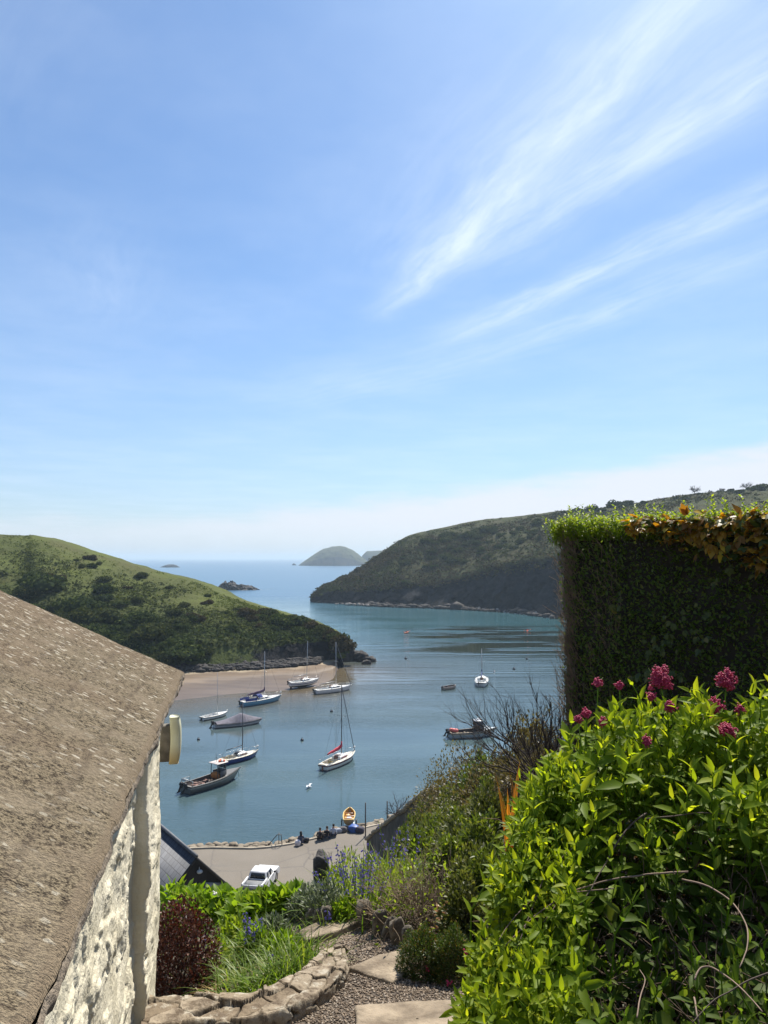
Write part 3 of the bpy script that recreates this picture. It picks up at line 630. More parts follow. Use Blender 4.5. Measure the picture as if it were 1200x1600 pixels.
    lumpb = lumps(np.stack([np.broadcast_to(np.linspace(0, .7, 30)[None], (330, 30)), np.full((330, 30), 4.0), np.broadcast_to(bz[:, None], (330, 30))], -1), 58)
    for iz, zc_ in enumerate(bz):
        w_ = .06 * fbm(np.array([[0, 0, zc_]]), 4.0, 4, 90)[0]; w2 = .03 * fbm(np.array([[3, 0, zc_]]), 8, 4, 91)[0]; pr = .062 + w_ * .25
        row = [C0 + LD * .03 + ND * .05, C0 + LD * .03 - ND * (pr * .6)]
        row += [C0 - LD * k - ND * (pr + (lumpb[iz, j] * .75 + .004) * min(1, .3 + k * 8)) for j, k in enumerate(np.linspace(0, .7, 30))]
        e_ = lumpb[iz, 29] * .8
        row += [C0 - LD * (.712 + w2 * .5) - ND * (pr * .85 + e_), C0 - LD * (.716 + w2 * .4) - ND * (pr * .4), C0 - LD * (.716 + w2 * .1) - ND * .0, C0 - LD * .716 + ND * .06]
        row = np.array(row); row[:, 2] = zc_; rings.append(row)
    MB().grid(np.array(rings)[:, ::-1]).build('buttress', mw, root, org, smooth_=True)
    # cream plastic end box of the gutter hanging under the far eave corner
    c = P(272, 1155, 5.10); mb = MB(); Mx = Matrix.Rotation(math.atan2(LD[1], LD[0]) - math.pi / 2, 3, 'Z')
    zs = np.linspace(-.155, .155, 16); ring = []
    for z in zs:
        k = 1 - .16 * max(0, abs(z) / .155 - .55) ** 1.3 * 2; sh = .012 * (1 - (z / .155) ** 2)
        an = np.linspace(0, 2 * math.pi, 20, endpoint=False)
        x = .036 * k * np.sign(np.cos(an)) * np.abs(np.cos(an)) ** .45 + sh; y = .055 * k * np.sign(np.sin(an)) * np.abs(np.sin(an)) ** .45
        v = np.stack([x, y, 0 * x + z], -1) @ np.array(Mx).T + np.array(tuple(c)); ring.append(v)
    mb.grid(np.array(ring), wrap=True); mb.f.append(np.array([list(range(20))[::-1]])); mb.f.append(np.array([list(range(300, 320))]))
    mg, t, b, _ = new_mat('cream_plastic'); pos = t.n.new('ShaderNodeTexCoord').outputs['Object']
    t.put(b.inputs['Base Color'], t.mix(t.step(t.sep(pos)[2], 1.60, 1.78), (0.50, 0.36, 0.15), t.mix(t.step(t.noise(pos, 9.0, 4.0), .3, .7), (0.55, 0.54, 0.36), (0.66, 0.66, 0.48)))); b.inputs['Roughness'].default_value = .45  # cream plastic, browner towards the bottom
    mb.build('gutter_box', mg, root, org, smooth_=True)
    mb = MB().box(np.array(tuple(c)) + ND * .055 - UP * .02, (.08, .085, .24), Mx, bev=.008); mb.build('bracket', simple('grey_timber', (.16, .14, .11), .8, .4, 12.0), root, org)
cottage()

# ================================================================== BOATHOUSE on the quay
def boathouse():
    A = np.array(tuple(P(305, 1337, 42.0))); R = np.array([-0.587, 0.81, 0.0]); S = np.array([0.81, 0.587, 0.0]); hw = 2.75; drop = A[2] - 5.75; LN = 13.0
    root = thing('boathouse', (A[0], A[1], QZ), 'black boarded boathouse with a grey slate roof on the quay below the cottage', 'boathouse'); org = root.location
    ms, t, b, _ = new_mat('slate'); pos = t.n.new('ShaderNodeTexCoord').outputs['Object']
    along = t.vmath('DOT_PRODUCT', pos, tuple(R)); dn = t.math('ABSOLUTE', t.vmath('DOT_PRODUCT', pos, tuple(S)))
    br = t.n.new('ShaderNodeTexBrick'); t.put(br.inputs['Vector'], t.comb(along, t.math('MULTIPLY', dn, 1.3), 0)); br.inputs['Scale'].default_value = 1.0
    br.inputs['Brick Width'].default_value = .42; br.inputs['Row Height'].default_value = .36; br.inputs['Mortar Size'].default_value = .018
    br.inputs['Color1'].default_value = (.105, .115, .135, 1); br.inputs['Color2'].default_value = (.165, .175, .20, 1); br.inputs['Mortar'].default_value = (.03, .032, .04, 1)
    t.put(b.inputs['Base Color'], t.mix(.3, br.outputs['Color'], t.mix(t.noise(pos, 1.2, 4.0), (.06, .065, .075), (.16, .165, .18)))); b.inputs['Roughness'].default_value = .62; b.inputs['Specular IOR Level'].default_value = .25
    t.put(b.inputs['Normal'], t.bump(br.outputs['Fac'], -.6, .02))
    th = .09
    for sg in (1, -1):
        d = S * sg; mb = MB()
        prof = [(0, 0), (hw + .22, -(hw + .22) / hw * drop), (hw + .22, -(hw + .22) / hw * drop - th), (0.0, -th)]
        ring = lambda o: np.array([A + d * x + UP * z + R * o for x, z in prof])
        g = np.stack([ring(-.16), ring(LN)], 0); mb.grid(g if sg < 0 else g[::-1], wrap=True); mb.f.append(np.array([[0, 1, 2, 3]])); mb.f.append(np.array([[7, 6, 5, 4]]))
        mb.build('roof', ms, root, org)
    mb = MB().tube([A + R * -.2 + UP * .03, A + R * LN + UP * .03], .10, n=8); mb.build('ridge', simple('ridge_tile', (.10, .105, .118), .6), root, org)
    # gable and side walls
    mb = MB(); ez = A[2] - drop - th; e1 = A + S * hw; e2 = A - S * hw
    def at(v, z): r = np.array(v, float).copy(); r[2] = z; return r
    f = [at(e2, QZ - .5), at(e1, QZ - .5), at(e1, ez + .02), A - UP * (th + .01), at(e2, ez + .02)]; fb = [v + R * (LN - .3) for v in f]
    mb.add(np.array(f + fb), [np.array([[0, 1, 2, 3, 4]]), np.array([[9, 8, 7, 6, 5]]), np.array([[1, 6, 7, 2], [5, 0, 4, 9]])])
    mwall, t, b, _ = new_mat('black_boards'); pos = t.n.new('ShaderNodeTexCoord').outputs['Object']
    fr = t.math('FRACT', t.math('MULTIPLY', t.vmath('DOT_PRODUCT', pos, tuple(S)), 5.5))
    t.put(b.inputs['Base Color'], t.mix(t.step(fr, .0, .10), (.004, .004, .005), t.mix(t.noise(pos, 2.0, 4.0), (.014, .014, .016), (.030, .030, .033)))); b.inputs['Roughness'].default_value = .6
    mb.build('wall', mwall, root, org)
    trim = simple('grey_paint', (.20, .22, .24), .5, .15)
    for sg in (1, -1):
        mb = MB(); d = S * sg; n = hw + .24; k = drop / hw
        a, b_ = A - R * .19, A - R * .19 + d * n - UP * n * k
        mb.add(np.array([a + UP * .02, b_ + UP * .02, b_ - UP * .2, a - UP * .2, a + UP * .02 + R * .025, b_ + UP * .02 + R * .025, b_ - UP * .2 + R * .025, a - UP * .2 + R * .025]), [np.array([[0, 1, 2, 3], [7, 6, 5, 4], [0, 4, 5, 1], [3, 2, 6, 7], [1, 5, 6, 2]])])
        mb.build('bargeboard', mwall, root, org)
    mb = MB(); c = A - UP * 0.9 - R * .06 + S * .25; mb.blob(c, (.17, .17, .11), 2, 0); mb.tube([c, c + UP * .28 + R * .1], .03); mb.build('lamp', simple('lamp_white', (.7, .7, .68), .4, .05), root, org, smooth_=True)
    mb = MB(); Mx = Matrix.Rotation(math.atan2(S[1], S[0]), 3, 'Z'); mb.box(A + S * 1.05 - UP * 1.9 - R * .03, (1.0, .05, .40), Mx @ Matrix.Rotation(.25, 3, 'Y'), bev=.01); mb.build('sign_board', simple('grey_board', (.33, .34, .37), .6, .15), root, org)
    mb = MB(); mb.box(at(A - S * .2 - R * .02, QZ + 1.15), (2.6, .06, 2.3), Mx, bev=.01); mb.build('door', simple('dark_door', (.02, .024, .03), .5, .2), root, org)
    # overhead wires to the near verge
boathouse()

# ================================================================== PICKUP on the quay
def pickup():
    px = G(408, 1388, QZ); root = thing('pickup_truck', (px.x, px.y, QZ + .02), 'white double cab pickup parked on the quay behind the boathouse', 'pickup truck', rz=math.pi / 2 - rad(9))
    S_ = .80; root.scale = (S_,) * 3
    paint = simple('white_paint', (.72, .73, .74), .28, .05, 2.0); glass = simple('dark_glass', (.015, .018, .022), .08, .1); black = simple('black_rubber', (.018, .018, .018), .8, .2); grey = simple('bed_liner', (.17, .18, .19), .7, .25, 5.0); red = simple('red_lens', (.45, .02, .015), .25, .1)
    hw = .88; mb = MB()
    # +X is forward; lower body: sill, doors, bonnet, with wheel arches left open
    side = [(-2.45, .62), (-2.45, 1.02), (-.95, 1.04), (.85, 1.04), (1.0, 1.08), (2.15, .98), (2.42, .80), (2.45, .45), (1.93, .42)]
    arch = lambda cx: [(cx + .42 * math.cos(a), .42 + .42 * math.sin(a)) for a in np.linspace(0, math.pi, 9)]
    side += arch(1.50) + [(1.05, .36)] + [(-1.02, .36)] + arch(-1.50) + [(-1.95, .5)]
    prof = np.array(side); n = len(prof); rows = []
    for y, k, dz in ((-hw, 1, 0), (-hw + .04, 1.0, .02), (hw - .04, 1.0, .02), (hw, 1, 0)):
        r = np.stack([prof[:, 0], np.full(n, y), prof[:, 1] + np.where(prof[:, 1] > .9, dz, 0)], -1); rows.append(r)
    mb.grid(np.array(rows), wrap=True)
    base = mb.n
    bm = bmesh.new(); vs = [bm.verts.new((x, 0, z)) for x, z in prof]; fc = bm.faces.new(vs); tr = bmesh.ops.triangulate(bm, faces=[fc])['faces']; bm.verts.index_update(); tri = np.array([[v.index for v in f.verts] for f in tr]); bm.free()
    mb.add(np.stack([prof[:, 0], np.full(n, -hw), prof[:, 1]], -1), tri); mb.add(np.stack([prof[:, 0], np.full(n, hw), prof[:, 1]], -1), tri[:, ::-1])
    mb.build('body', paint, root)
    # bed: sides stand above, liner floor and inner faces are set just inside
    mb = MB()
    for y in (-1, 1): mb.box((-1.70, y * (hw - .06), 1.17), (1.48, .11, .30), bev=.025)
    mb.box((-2.40, 0, 1.12), (.10, 2 * hw - .02, .22), bev=.03); mb.build('bed_side', paint, root)
    MB().box((-1.68, 0, 1.075), (1.36, 2 * hw - .25, .03)).build('bed_floor', grey, root)
    mb = MB(); mb.box((-2.455, 0, .86), (.02, 1.5, .34), bev=.008); mb.build('tailgate', grey, root)
    mb = MB(); mb.box((-2.52, 0, .55), (.12, 1.7, .16), bev=.03); mb.build('bumper', simple('grey_bumper', (.25, .26, .27), .4, .1), root)
    for y in (-1, 1): MB().box((-2.455, y * .81, .90), (.04, .12, .30), bev=.01).build('tail_light', red, root)
    for y in (-1, 1): MB().box((2.40, y * .68, .78), (.06, .28, .14), bev=.02).build('headlight', simple('lamp_glass', (.6, .62, .65), .15, .05), root)
    # cab
    low = np.array([(-.98, -hw + .03), (-.98, hw - .03), (1.02, hw - .03), (1.02, -hw + .03)]); top = np.array([(-.80, -.70), (-.80, .70), (.36, .68), (.36, -.68)]); top2 = top * np.array([.93, .93]) + np.array([-.015, 0])
    zl, zt, zt2 = 1.05, 1.62, 1.67
    R_ = [np.c_[low, np.full(4, zl)], np.c_[top, np.full(4, zt)], np.c_[top2, np.full(4, zt2)]]
    mb = MB().grid(np.array(R_)[:, ::-1], wrap=True); mb.f.append(np.array([[8, 9, 10, 11]])[:, ::-1]); mb.build('cab', paint, root)
    def pane(i, j, a, b_, z0, z1, off):                               # a window set 4 mm proud of the sloping cab side between corners i and j
        q = lambda f, z: (np.array(R_[0][i]) * (1 - f) + np.array(R_[0][j]) * f) * (1 - z) + (np.array(R_[1][i]) * (1 - f) + np.array(R_[1][j]) * f) * z
        v = np.array([q(a, z0), q(b_, z0), q(b_, z1), q(a, z1)]); nn = np.cross(v[1] - v[0], v[3] - v[0]); nn /= np.linalg.norm(nn); ctr = v.mean(0)
        if np.dot(nn[:2], ctr[:2] - np.array([0, 0])) < 0: nn = -nn
        MB().add(np.concatenate([v + nn * off, v - nn * .01]), [np.array([[0, 1, 2, 3], [4, 7, 6, 5], [0, 4, 5, 1], [1, 5, 6, 2], [2, 6, 7, 3], [3, 7, 4, 0]])]).build('window', glass, root)
    pane(0, 1, .10, .90, .16, .90, .006); pane(3, 2, .08, .92, .1, .92, .006)
    for a, b_ in ((.05, .40), (.45, .90)): pane(0, 3, a, b_, .12, .9, .006); pane(1, 2, a, b_, .12, .9, .006)
    for y in (-1, 1):
        mb = MB(); mb.box((.62, y * (hw + .10), 1.16), (.10, .18, .16), bev=.03); mb.build('mirror', black, root)
        [MB().box((hx_, y * (hw + .008), .92), (.16, .02, .03), bev=.006).build('handle', black, root) for hx_ in (-.35, .5)]
        for x in (1.5, -1.5):
            mb = MB(); an = np.linspace(0, 2 * math.pi, 24, endpoint=False); rg = []
            for r, yy in ((.20, .09), (.34, .10), (.36, .07), (.36, -.07), (.34, -.10), (.20, -.09)): rg.append(np.stack([x + r * np.cos(an), np.full(24, y * (hw - .10) + yy), .36 + r * np.sin(an)], -1))
            mb.grid(np.array(rg), wrap=True); wh = mb.build('wheel', black, root, smooth_=True)
            mb = MB(); rg = [np.stack([x + r * np.cos(an), np.full(24, y * (hw - .10) + y * yy), .36 + r * np.sin(an)], -1) for r, yy in ((.21, .085), (.17, .06), (.06, .075), (.001, .08))]
            mb.grid(np.array(rg), wrap=True); mb.build('rim', simple('alloy', (.45, .46, .47), .3, .1, metal=.6), wh)
pickup()
# ================================================================== BOATS
white = simple('gelcoat_white', (.66, .66, .63), .3, .08, 1.5); cream = simple('deck_cream', (.60, .56, .46), .6, .12, 2.0); alu = simple('mast_alloy', (.42, .43, .44), .35, .1, metal=.7)
dark = simple('dark_fittings', (.02, .02, .022), .5, .2); wood = simple('varnished_teak', (.17, .070, .028), .4, .35, 5.0, stretch=(1, 6, 6)); wire = simple('rigging_wire', (.10, .10, .11), .4, .1, metal=.5); darkmast = simple('mast_dark', (.07, .07, .075), .4, .1)
glassd = simple('smoked_window', (.018, .016, .03), .1, .1); orange = simple('orange_buoy', (.75, .13, .03), .45, .15); pink = simple('pink_buoy', (.80, .17, .14), .45, .15)
def hull_paint(name, top, stripe, foul, s0=.86, s1=.93, water=.06, F=.7):
    """Gelcoat in bands: antifouling below the waterline, topside colour, a stripe under the rail ('rnd' runs keel to rail)."""
    m, t, b, _ = new_mat(name); pos = t.n.new('ShaderNodeTexCoord').outputs['Object']; r = t.attr('rnd')
    c = t.mix(t.math('MULTIPLY', t.step(r, s0 - .01, s0), t.math('SUBTRACT', 1.0, t.step(r, s1, s1 + .01))), t.mix(t.noise(pos, 1.2, 4.0), tuple(k * .85 for k in top), tuple(min(1, k * 1.08) for k in top)), stripe)
    c = t.mix(t.math('MULTIPLY', t.step(t.noise(t.vmath('MULTIPLY', pos, (5, 5, .7)), 1.0, 4.0), .6, .8), .25), c, (.22, .18, .12))
    c = t.mix(t.step(t.sep(pos)[2], water, water + .02), foul, c)
    t.put(b.inputs['Base Color'], c); b.inputs['Roughness'].default_value = .32; return m
class Hull:
    def __init__(s, L, B, F, D, ts=.70, rake=.35, sheer=.30, trans=.0, full=.62):
        s.L, s.B, s.F, s.D, s.ts, s.rake, s.sheer, s.trans, s.full = L, B, F, D, ts, rake, sheer, trans, full
    def half(s, u):
        u = np.asarray(u, float); a = s.ts + (1 - s.ts) * np.sin(np.clip(u / .45, 0, 1) * math.pi / 2); c = np.cos(np.clip((u - .45) / .55, 0, 1) ** 1.7 * math.pi / 2)
        return s.B / 2 * np.where(u < .45, a, np.maximum(c, .015))
    def rail(s, u): u = np.asarray(u, float); return s.F * (1 + s.sheer * np.clip(u - .3, 0, 1) ** 1.6 * 1.8 + .06 * (1 - u))
    def xof(s, u, z): return (np.asarray(u) - .5) * s.L + s.rake * np.clip(z / s.F, -.5, 1.5) * np.clip((np.asarray(u) - .75) / .25, 0, 1) ** 1.5 - s.trans * np.clip(z / s.F, -.5, 1.3) * np.clip((.12 - np.asarray(u)) / .12, 0, 1)
    def pt(s, u, v, side):
        h, r = s.half(u), s.rail(u); dep = s.D * (1 - .75 * np.clip((u - .6) / .4, 0, 1) ** 2 - .35 * np.clip((.25 - u) / .25, 0, 1))
        y = h * np.sin(np.clip(v, 0, 1) * math.pi / 2) ** s.full * (1 + .0 * v); z = -dep + (r + dep) * v ** 1.35
        return np.stack([s.xof(u, z), side * y, z + 0 * u], -1)
    def shell(s, mb, nu=40, nv=16):
        u = np.linspace(0, 1, nu)
        v = np.concatenate([-np.linspace(1, 0, nv)[:-1], np.linspace(0, 1, nv)]); U, V = np.meshgrid(u, v, indexing='ij')
        p = s.pt(U, np.abs(V), np.sign(V)); mb.grid(p[:, ::-1], np.abs(V[:, ::-1]).reshape(-1))
        b = p[0]; mb.add(b, np.arange(len(b))[None, ::-1], .5 * np.ones(len(b)) * 0 + np.abs(v)); return mb
    def edge(s, u, inset=0.0, dz=0.0, side=1):
        h = np.maximum(s.half(u) - inset, .01); z = s.rail(u) + dz; return np.stack([s.xof(u, s.rail(u)), side * h, z + 0 * np.asarray(u)], -1)
    def deck(s, mb, well=None, wy=.58, nu=60, cam=.05, wd=.42, inset=.0):
        u = np.linspace(0, 1, nu); fr = np.array([-1, -wy, -wy * .5, 0, wy * .5, wy, 1]); E = s.edge(u, inset, .004)
        p = np.stack([np.stack([E[:, 0], E[:, 1] * f, E[:, 2] + cam * (1 - f * f)], -1) for f in fr], 1); idx = np.arange(nu * 7).reshape(nu, 7); q = []
        wi = [i for i in range(nu - 1) if well and well[0] <= u[i] and u[i + 1] <= well[1]]
        for i in range(nu - 1):
            for j in range(6):
                if i in wi and 1 <= j <= 4: continue
                q.append([idx[i, j], idx[i + 1, j], idx[i + 1, j + 1], idx[i, j + 1]])
        mb.add(p.reshape(-1, 3), np.array(q))
        if wi:
            a, b = wi[0], wi[-1] + 1; loop = [p[i, 1] for i in range(a, b + 1)] + [p[i, 5] for i in range(b, a - 1, -1)]; loop = np.array(loop)
            lo = loop.copy(); lo[:, 1] *= .86; lo[:, 2] = loop[:, 2].min() - wd
            sh = loop.copy(); sh[:, 2] += .09
            mb.grid(np.stack([loop, sh], 0), wrap=True); mb.grid(np.stack([sh, lo], 0), wrap=True); mb.add(lo, np.arange(len(lo))[None])
        return mb
    def rubrail(s, mb, r=.035, dz=0.0, u0=0.0):
        u = np.linspace(u0, 1, 40)
        for sd in (1, -1): mb.tube(s.edge(u, -.01, dz, sd), r, n=6)
        mb.tube([s.edge(np.array([u0]), -.01, dz, 1)[0], s.edge(np.array([u0]), -.01, dz, -1)[0]], r, n=6); return mb
def place(px0, px1, z=0.0, flip=False):
    a, b = G(*px0, z), G(*px1, z); return (a + b) / 2, (b - a).length, math.atan2(b.y - a.y, b.x - a.x)
def rails(h, root, u0, u1, hgt=.5, n=4, name='guard_rail', r=.016, mat=None, close=True):
    mb = MB(); us = np.linspace(u0, u1, n)
    for sd in (1, -1):
        top = h.edge(us, .06, hgt, sd)
        mb.tube(top, r, n=5)
        for a, b in zip(h.edge(us, .06, 0, sd), top): mb.tube([a, b], r, n=5)
    if close:
        k = u1 if close == 'bow' else u0; mb.tube([h.edge(np.array([k]), .06, hgt, 1)[0], h.edge(np.array([k]), .06, hgt, -1)[0]], r, n=5)
    return mb.build(name, mat or alu, root)
def outboard(root, x, y, z, s=1.0, name='outboard_motor', tilt=0.0):
    mb = MB(); Mx = Matrix.Rotation(tilt, 3, 'Y'); o = np.array([x, y, z]); R3 = np.array(Mx)
    mb.box(o + R3 @ np.array([-.16, 0, .22]) * s, (.42 * s, .28 * s, .36 * s), Mx, bev=.09 * s, taper=(.8, .8)); mb.box(o + R3 @ np.array([-.14, 0, -.18]) * s, (.16 * s, .12 * s, .62 * s), Mx, bev=.03 * s); mb.box(o + R3 @ np.array([-.02, 0, 0]) * s, (.14 * s, .22 * s, .26 * s), Mx, bev=.02); mb.blob(o + R3 @ np.array([-.14, 0, -.52]) * s, (.22 * s, .06 * s, .07 * s), 2)
    return mb.build(name, dark, root)
def sailboat(name, label, s, b, hullm, deckm, mastpx=None, mast_h=8.0, cover=None, z=0.0, B=.31, F=.62, cabin=white, cabc=(.42, .76), winm=glassd, keel=False, mastm=None, doorm=wood, extras='', group=None, furl=False, boomup=0.06):
    c, L, rz = place(s, b, z); root = thing(name, c, label, 'sailboat', group, rz); Bm = max(1.9, L * B); h = Hull(L, Bm, F, .45, ts=.66, rake=L * .07, sheer=.22, trans=.12)
    root.rotation_euler = (rad(3) if keel else 0, 0, rz)
    if keel: root.location.z = .62
    h.shell(MB()).build('hull', hullm, root, smooth_=True)
    h.deck(MB(), (.07, .36), .60, cam=.07).build('deck', deckm, root)
    h.rubrail(MB(), .03, -.02).build('rubbing_strake', dark if extras.find('red') < 0 else hullm, root)
    # coachroof
    u = np.linspace(cabc[0], cabc[1], 14); hh = np.where(u > cabc[1] - .12, .34 * (cabc[1] + .015 - u) / .135, .36 + .03 * np.sin((u - cabc[0]) * 6)); hh = np.clip(hh, .05, .4)
    wd = h.half(u) * .66; E = h.edge(u); fr = [(-1, -.02), (-.95, .75), (-.82, .96), (-.4, 1.08), (0, 1.12), (.4, 1.08), (.82, .96), (.95, .75), (1, -.02)]
    p = np.stack([np.stack([E[:, 0], wd * f, E[:, 2] + .04 + hh * k], -1) for f, k in fr], 1)
    mb = MB().grid(p); mb.add(p[0], np.arange(9)[None]); mb.add(p[-1], np.arange(9)[None, ::-1]); cab = mb.build('cabin', cabin, root)
    for sd in (0, 1):
        for a, b_ in (((1, 4), (5, 8)) if 'two' in extras else ((1, 9),)):
            i0 = 0 if sd == 0 else 7; lo = p[a:b_ + 1, i0] * .65 + p[a:b_ + 1, i0 + 1] * .35; hi = p[a:b_ + 1, i0] * .18 + p[a:b_ + 1, i0 + 1] * .82
            if sd: lo, hi = p[a:b_ + 1, 8] * .65 + p[a:b_ + 1, 7] * .35, p[a:b_ + 1, 8] * .18 + p[a:b_ + 1, 7] * .82
            sgn = -1 if sd == 0 else 1; off = np.array([0, sgn * .02, .004])
            if hi[-1, 2] - lo[-1, 2] < .06: hi[-1, 2] = lo[-1, 2] + .06
            MB().grid(np.stack([lo + off, hi + off, hi - off, lo - off], 0), wrap=True).build('window', winm, cab)
    e0 = E[0]; mb = MB(); mb.box((e0[0] - .01, 0, e0[2] + .10), (.06, .58, .62), bev=.01); mb.box((e0[0] + .28, 0, e0[2] + .475), (.55, .62, .035), bev=.01); mb.build('companionway', doorm, root)
    if 'hood' in extras:
        mb = MB(); an = np.linspace(0, math.pi, 9); mb.grid(np.stack([np.stack([np.full(9, e0[0] + dx), np.cos(an) * wd[0] * k * 1.05, e0[2] + .36 + np.sin(an) * hg], -1) for dx, k, hg in ((.7, .8, .08), (.45, 1, .55), (-.15, 1, .62), (-.5, 1, .55))], 0)); mb.build('spray_hood', simple('blue_canvas', (.020, .045, .20), .8, .25), root)
        mb = MB()
        for sd in (1, -1): mb.grid(np.stack([h.edge(np.linspace(.03, .30, 6), .04, .05, sd), h.edge(np.linspace(.03, .30, 6), .04, .52, sd)], 1))
        mb.build('dodger', simple('blue_dodger', (.030, .050, .22), .8, .3), root)
    # mast, spreaders, boom, rigging
    mu = cabc[0] + .55 * (cabc[1] - cabc[0]); mx = (mu - .5) * L; mz = h.rail(np.array([mu]))[0] + .40; mm = mastm or alu
    mast = MB().tube([(mx, 0, mz - .3), (mx - .05, 0, mz + mast_h)], .062, .045, 8).build('mast', mm, root, smooth_=True)
    MB().tube([(mx - .02, -.65, mz + mast_h * .55), (mx - .02, .65, mz + mast_h * .55)], .02, n=5).build('spreader', mm, mast)
    mb = MB(); top = np.array([mx - .05, 0, mz + mast_h - .05]); bow = h.edge(np.array([.985]), 0, .05)[0] * np.array([1, 0, 1]); st = h.edge(np.array([.01]), 0, .05)[0] * np.array([1, 0, 1])
    mb.tube([top, bow], .014 if not furl else .05, n=4); mb.tube([top, st], .010, n=4)
    for sd in (1, -1):
        ch = h.edge(np.array([mu]), .02, 0, sd)[0]; sp = np.array([mx - .02, .65 * sd, mz + mast_h * .55]); mb.tube([top, sp], .010, n=4); mb.tube([sp, ch], .010, n=4); mb.tube([np.array([mx, 0, mz + mast_h * .55]), ch + np.array([-.3, 0, 0])], .010, n=4)
    mb.build('rigging', wire, root)
    bl = mx - (-.5 * L) - .5; bz = mz + .75; mb = MB().tube([(mx - .06, 0, bz), (mx - bl * .92, 0, bz - boomup * bl)], .05, n=8); bo = mb.build('boom', mm, root)
    if cover:
        k = np.linspace(0, 1, 14); r = .05 + .13 * (1 - k) ** .5 * smooth(k, -.05, .04); mb = MB()
        c0 = np.array([mx - .02, 0, bz + .10]); c1 = np.array([mx - bl * .90, 0, bz - boomup * bl + .06]); pts = c0 * (1 - k[:, None]) + c1 * k[:, None]; pts[:, 2] += .10 * np.exp(-k / .10) + .02 * np.sin(k * 19)
        an = np.linspace(0, 2 * math.pi, 10, endpoint=False); rings = np.stack([np.stack([pts[:, 0], pts[:, 1] + r * .75 * math.cos(a), pts[:, 2] + r * 1.35 * math.sin(a)], -1) for a in an], 1)
        mb.grid(rings, wrap=True); mb.f.append(np.array([list(range(10))])); mb.f.append(np.array([list(range(130, 140))[::-1]])); mb.tube([(mx - .03, 0, bz + .1), (mx - .03, 0, bz + .75)], .13, .08, 8); mb.build('sail_cover', cover, root, smooth_=True)
    rails(h, root, .86, .985, .5, 3, 'pulpit', close='bow'); rails(h, root, .01, .12, .5, 2, 'pushpit', close=True)
    mb = MB(); q = np.linspace(.14, .84, 6)
    for sd in (1, -1):
        mb.tube(h.edge(q, .06, .46, sd), .008, n=4)
        for a, b_ in zip(h.edge(q, .06, 0, sd), h.edge(q, .06, .46, sd)): mb.tube([a, b_], .012, n=4)
    mb.build('guard_wire', alu, root)
    if keel:
        mb = MB(); mb.box((-.05 * L, 0, -.55), (L * .26, .12, .75), bev=.03, taper=(1.25, 1.4)); mb.build('keel', dark, root); mb = MB(); mb.box((-.46 * L, 0, -.28), (.42, .06, .95), bev=.02); mb.build('rudder', dark, root)
    else:
        mb = MB(); mb.box((-.505 * L - .10, 0, .05), (.30, .05, 1.0), bev=.015); mb.build('rudder', wood if 'red' in extras else dark, root)
    mb = MB(); mb.tube([(-.47 * L, 0, F + .18), (-.30 * L, .05, F + .30)], .022, n=6); mb.build('tiller', wood, root)
    if 'out' in extras: outboard(root, -.5 * L - .12, .45, F - .05, .8)
    if 'drum' in extras: mb = MB(); mb.blob(bow + np.array([.05, 0, .45]), (.16, .10, .12), 2); mb.tube([bow + np.array([-.35, 0, .45]), bow + np.array([.1, 0, .45])], .05, n=6); mb.build('bow_fitting', white, root)
    if 'junk' in extras:
        mb = MB(); r2 = np.random.default_rng(int(L * 100))
        for k in range(6): mb.box(((r2.uniform(.10, .33) - .5) * L, r2.uniform(-.35, .35) * Bm * .5, F - .12), (r2.uniform(.2, .4), r2.uniform(.15, .3), r2.uniform(.12, .3)), Matrix.Rotation(r2.uniform(0, 3), 3, 'Z'), bev=.04)
        an = np.linspace(0, 2 * math.pi, 16); mb.tube(np.stack([(.2 - .5) * L + .24 * np.cos(an), .0 * an, F + .12 + .24 * np.sin(an)], -1), .05, n=6); mb.build('cockpit_gear', simple('cockpit_gear', (.40, .33, .14), .7, .5, 2.0), root)
    return root
navy, redst = (.012, .022, .10), (.20, .012, .018)
canvas_r = simple('red_canvas', (.50, .028, .055), .75, .2); canvas_p = simple('plum_canvas', (.085, .045, .095), .8, .25); canvas_b = simple('navy_canvas', (.03, .06, .18), .8, .25)
sailboat('sailboat', 'white sailboat with dark red stripe and red sail cover, nearest of the moored yachts', (505, 1204), (551, 1184), hull_paint('white_red_hull', (.62, .62, .59), (.10, .008, .015), (.06, .012, .014), .84, .95), cream, mast_h=8.3, cover=canvas_r, winm=simple('red_window', (.16, .025, .02), .3), extras='red drum junk', mastm=darkmast, furl=True)
sailboat('sailboat', 'navy blue hulled sailboat with a cream deck anchored behind the fishing boat', (346, 1195), (399, 1181), hull_paint('navy_hull', (.018, .040, .17), (.018, .040, .17), (.03, .02, .025)), cream, mast_h=6.0, extras='drum junk', mastm=darkmast, F=.55, winm=wood, doorm=dark)
sailboat('sailboat', 'light blue sailboat with a blue spray hood and plum sail cover by the sand', (378, 1104), (435, 1094), hull_paint('sky_blue_hull', (.10, .25, .38), (.10, .25, .38), (.09, .02, .025), water=.03), white, mast_h=7.6, cover=canvas_p, extras='two hood drum out', F=.75, furl=False)
sailboat('sailboat', 'small white sailboat standing on its keels on the brown sand', (453, 1072), (495, 1066.5), hull_paint('white_navy_hull', (.64, .65, .66), (.03, .05, .16), (.018, .018, .022), .66, .76, -.1), white, mast_h=7.2, keel=True, extras='two out', F=.62, z=.55)
sailboat('sailboat', 'white sailboat afloat at the edge of the sand with a long dark cabin window', (493, 1084.5), (545, 1077.5), hull_paint('white_grey_hull', (.55, .55, .57), (.50, .50, .53), (.02, .025, .04)), white, mast_h=8.0, extras='out', F=.72, winm=glassd, furl=True)
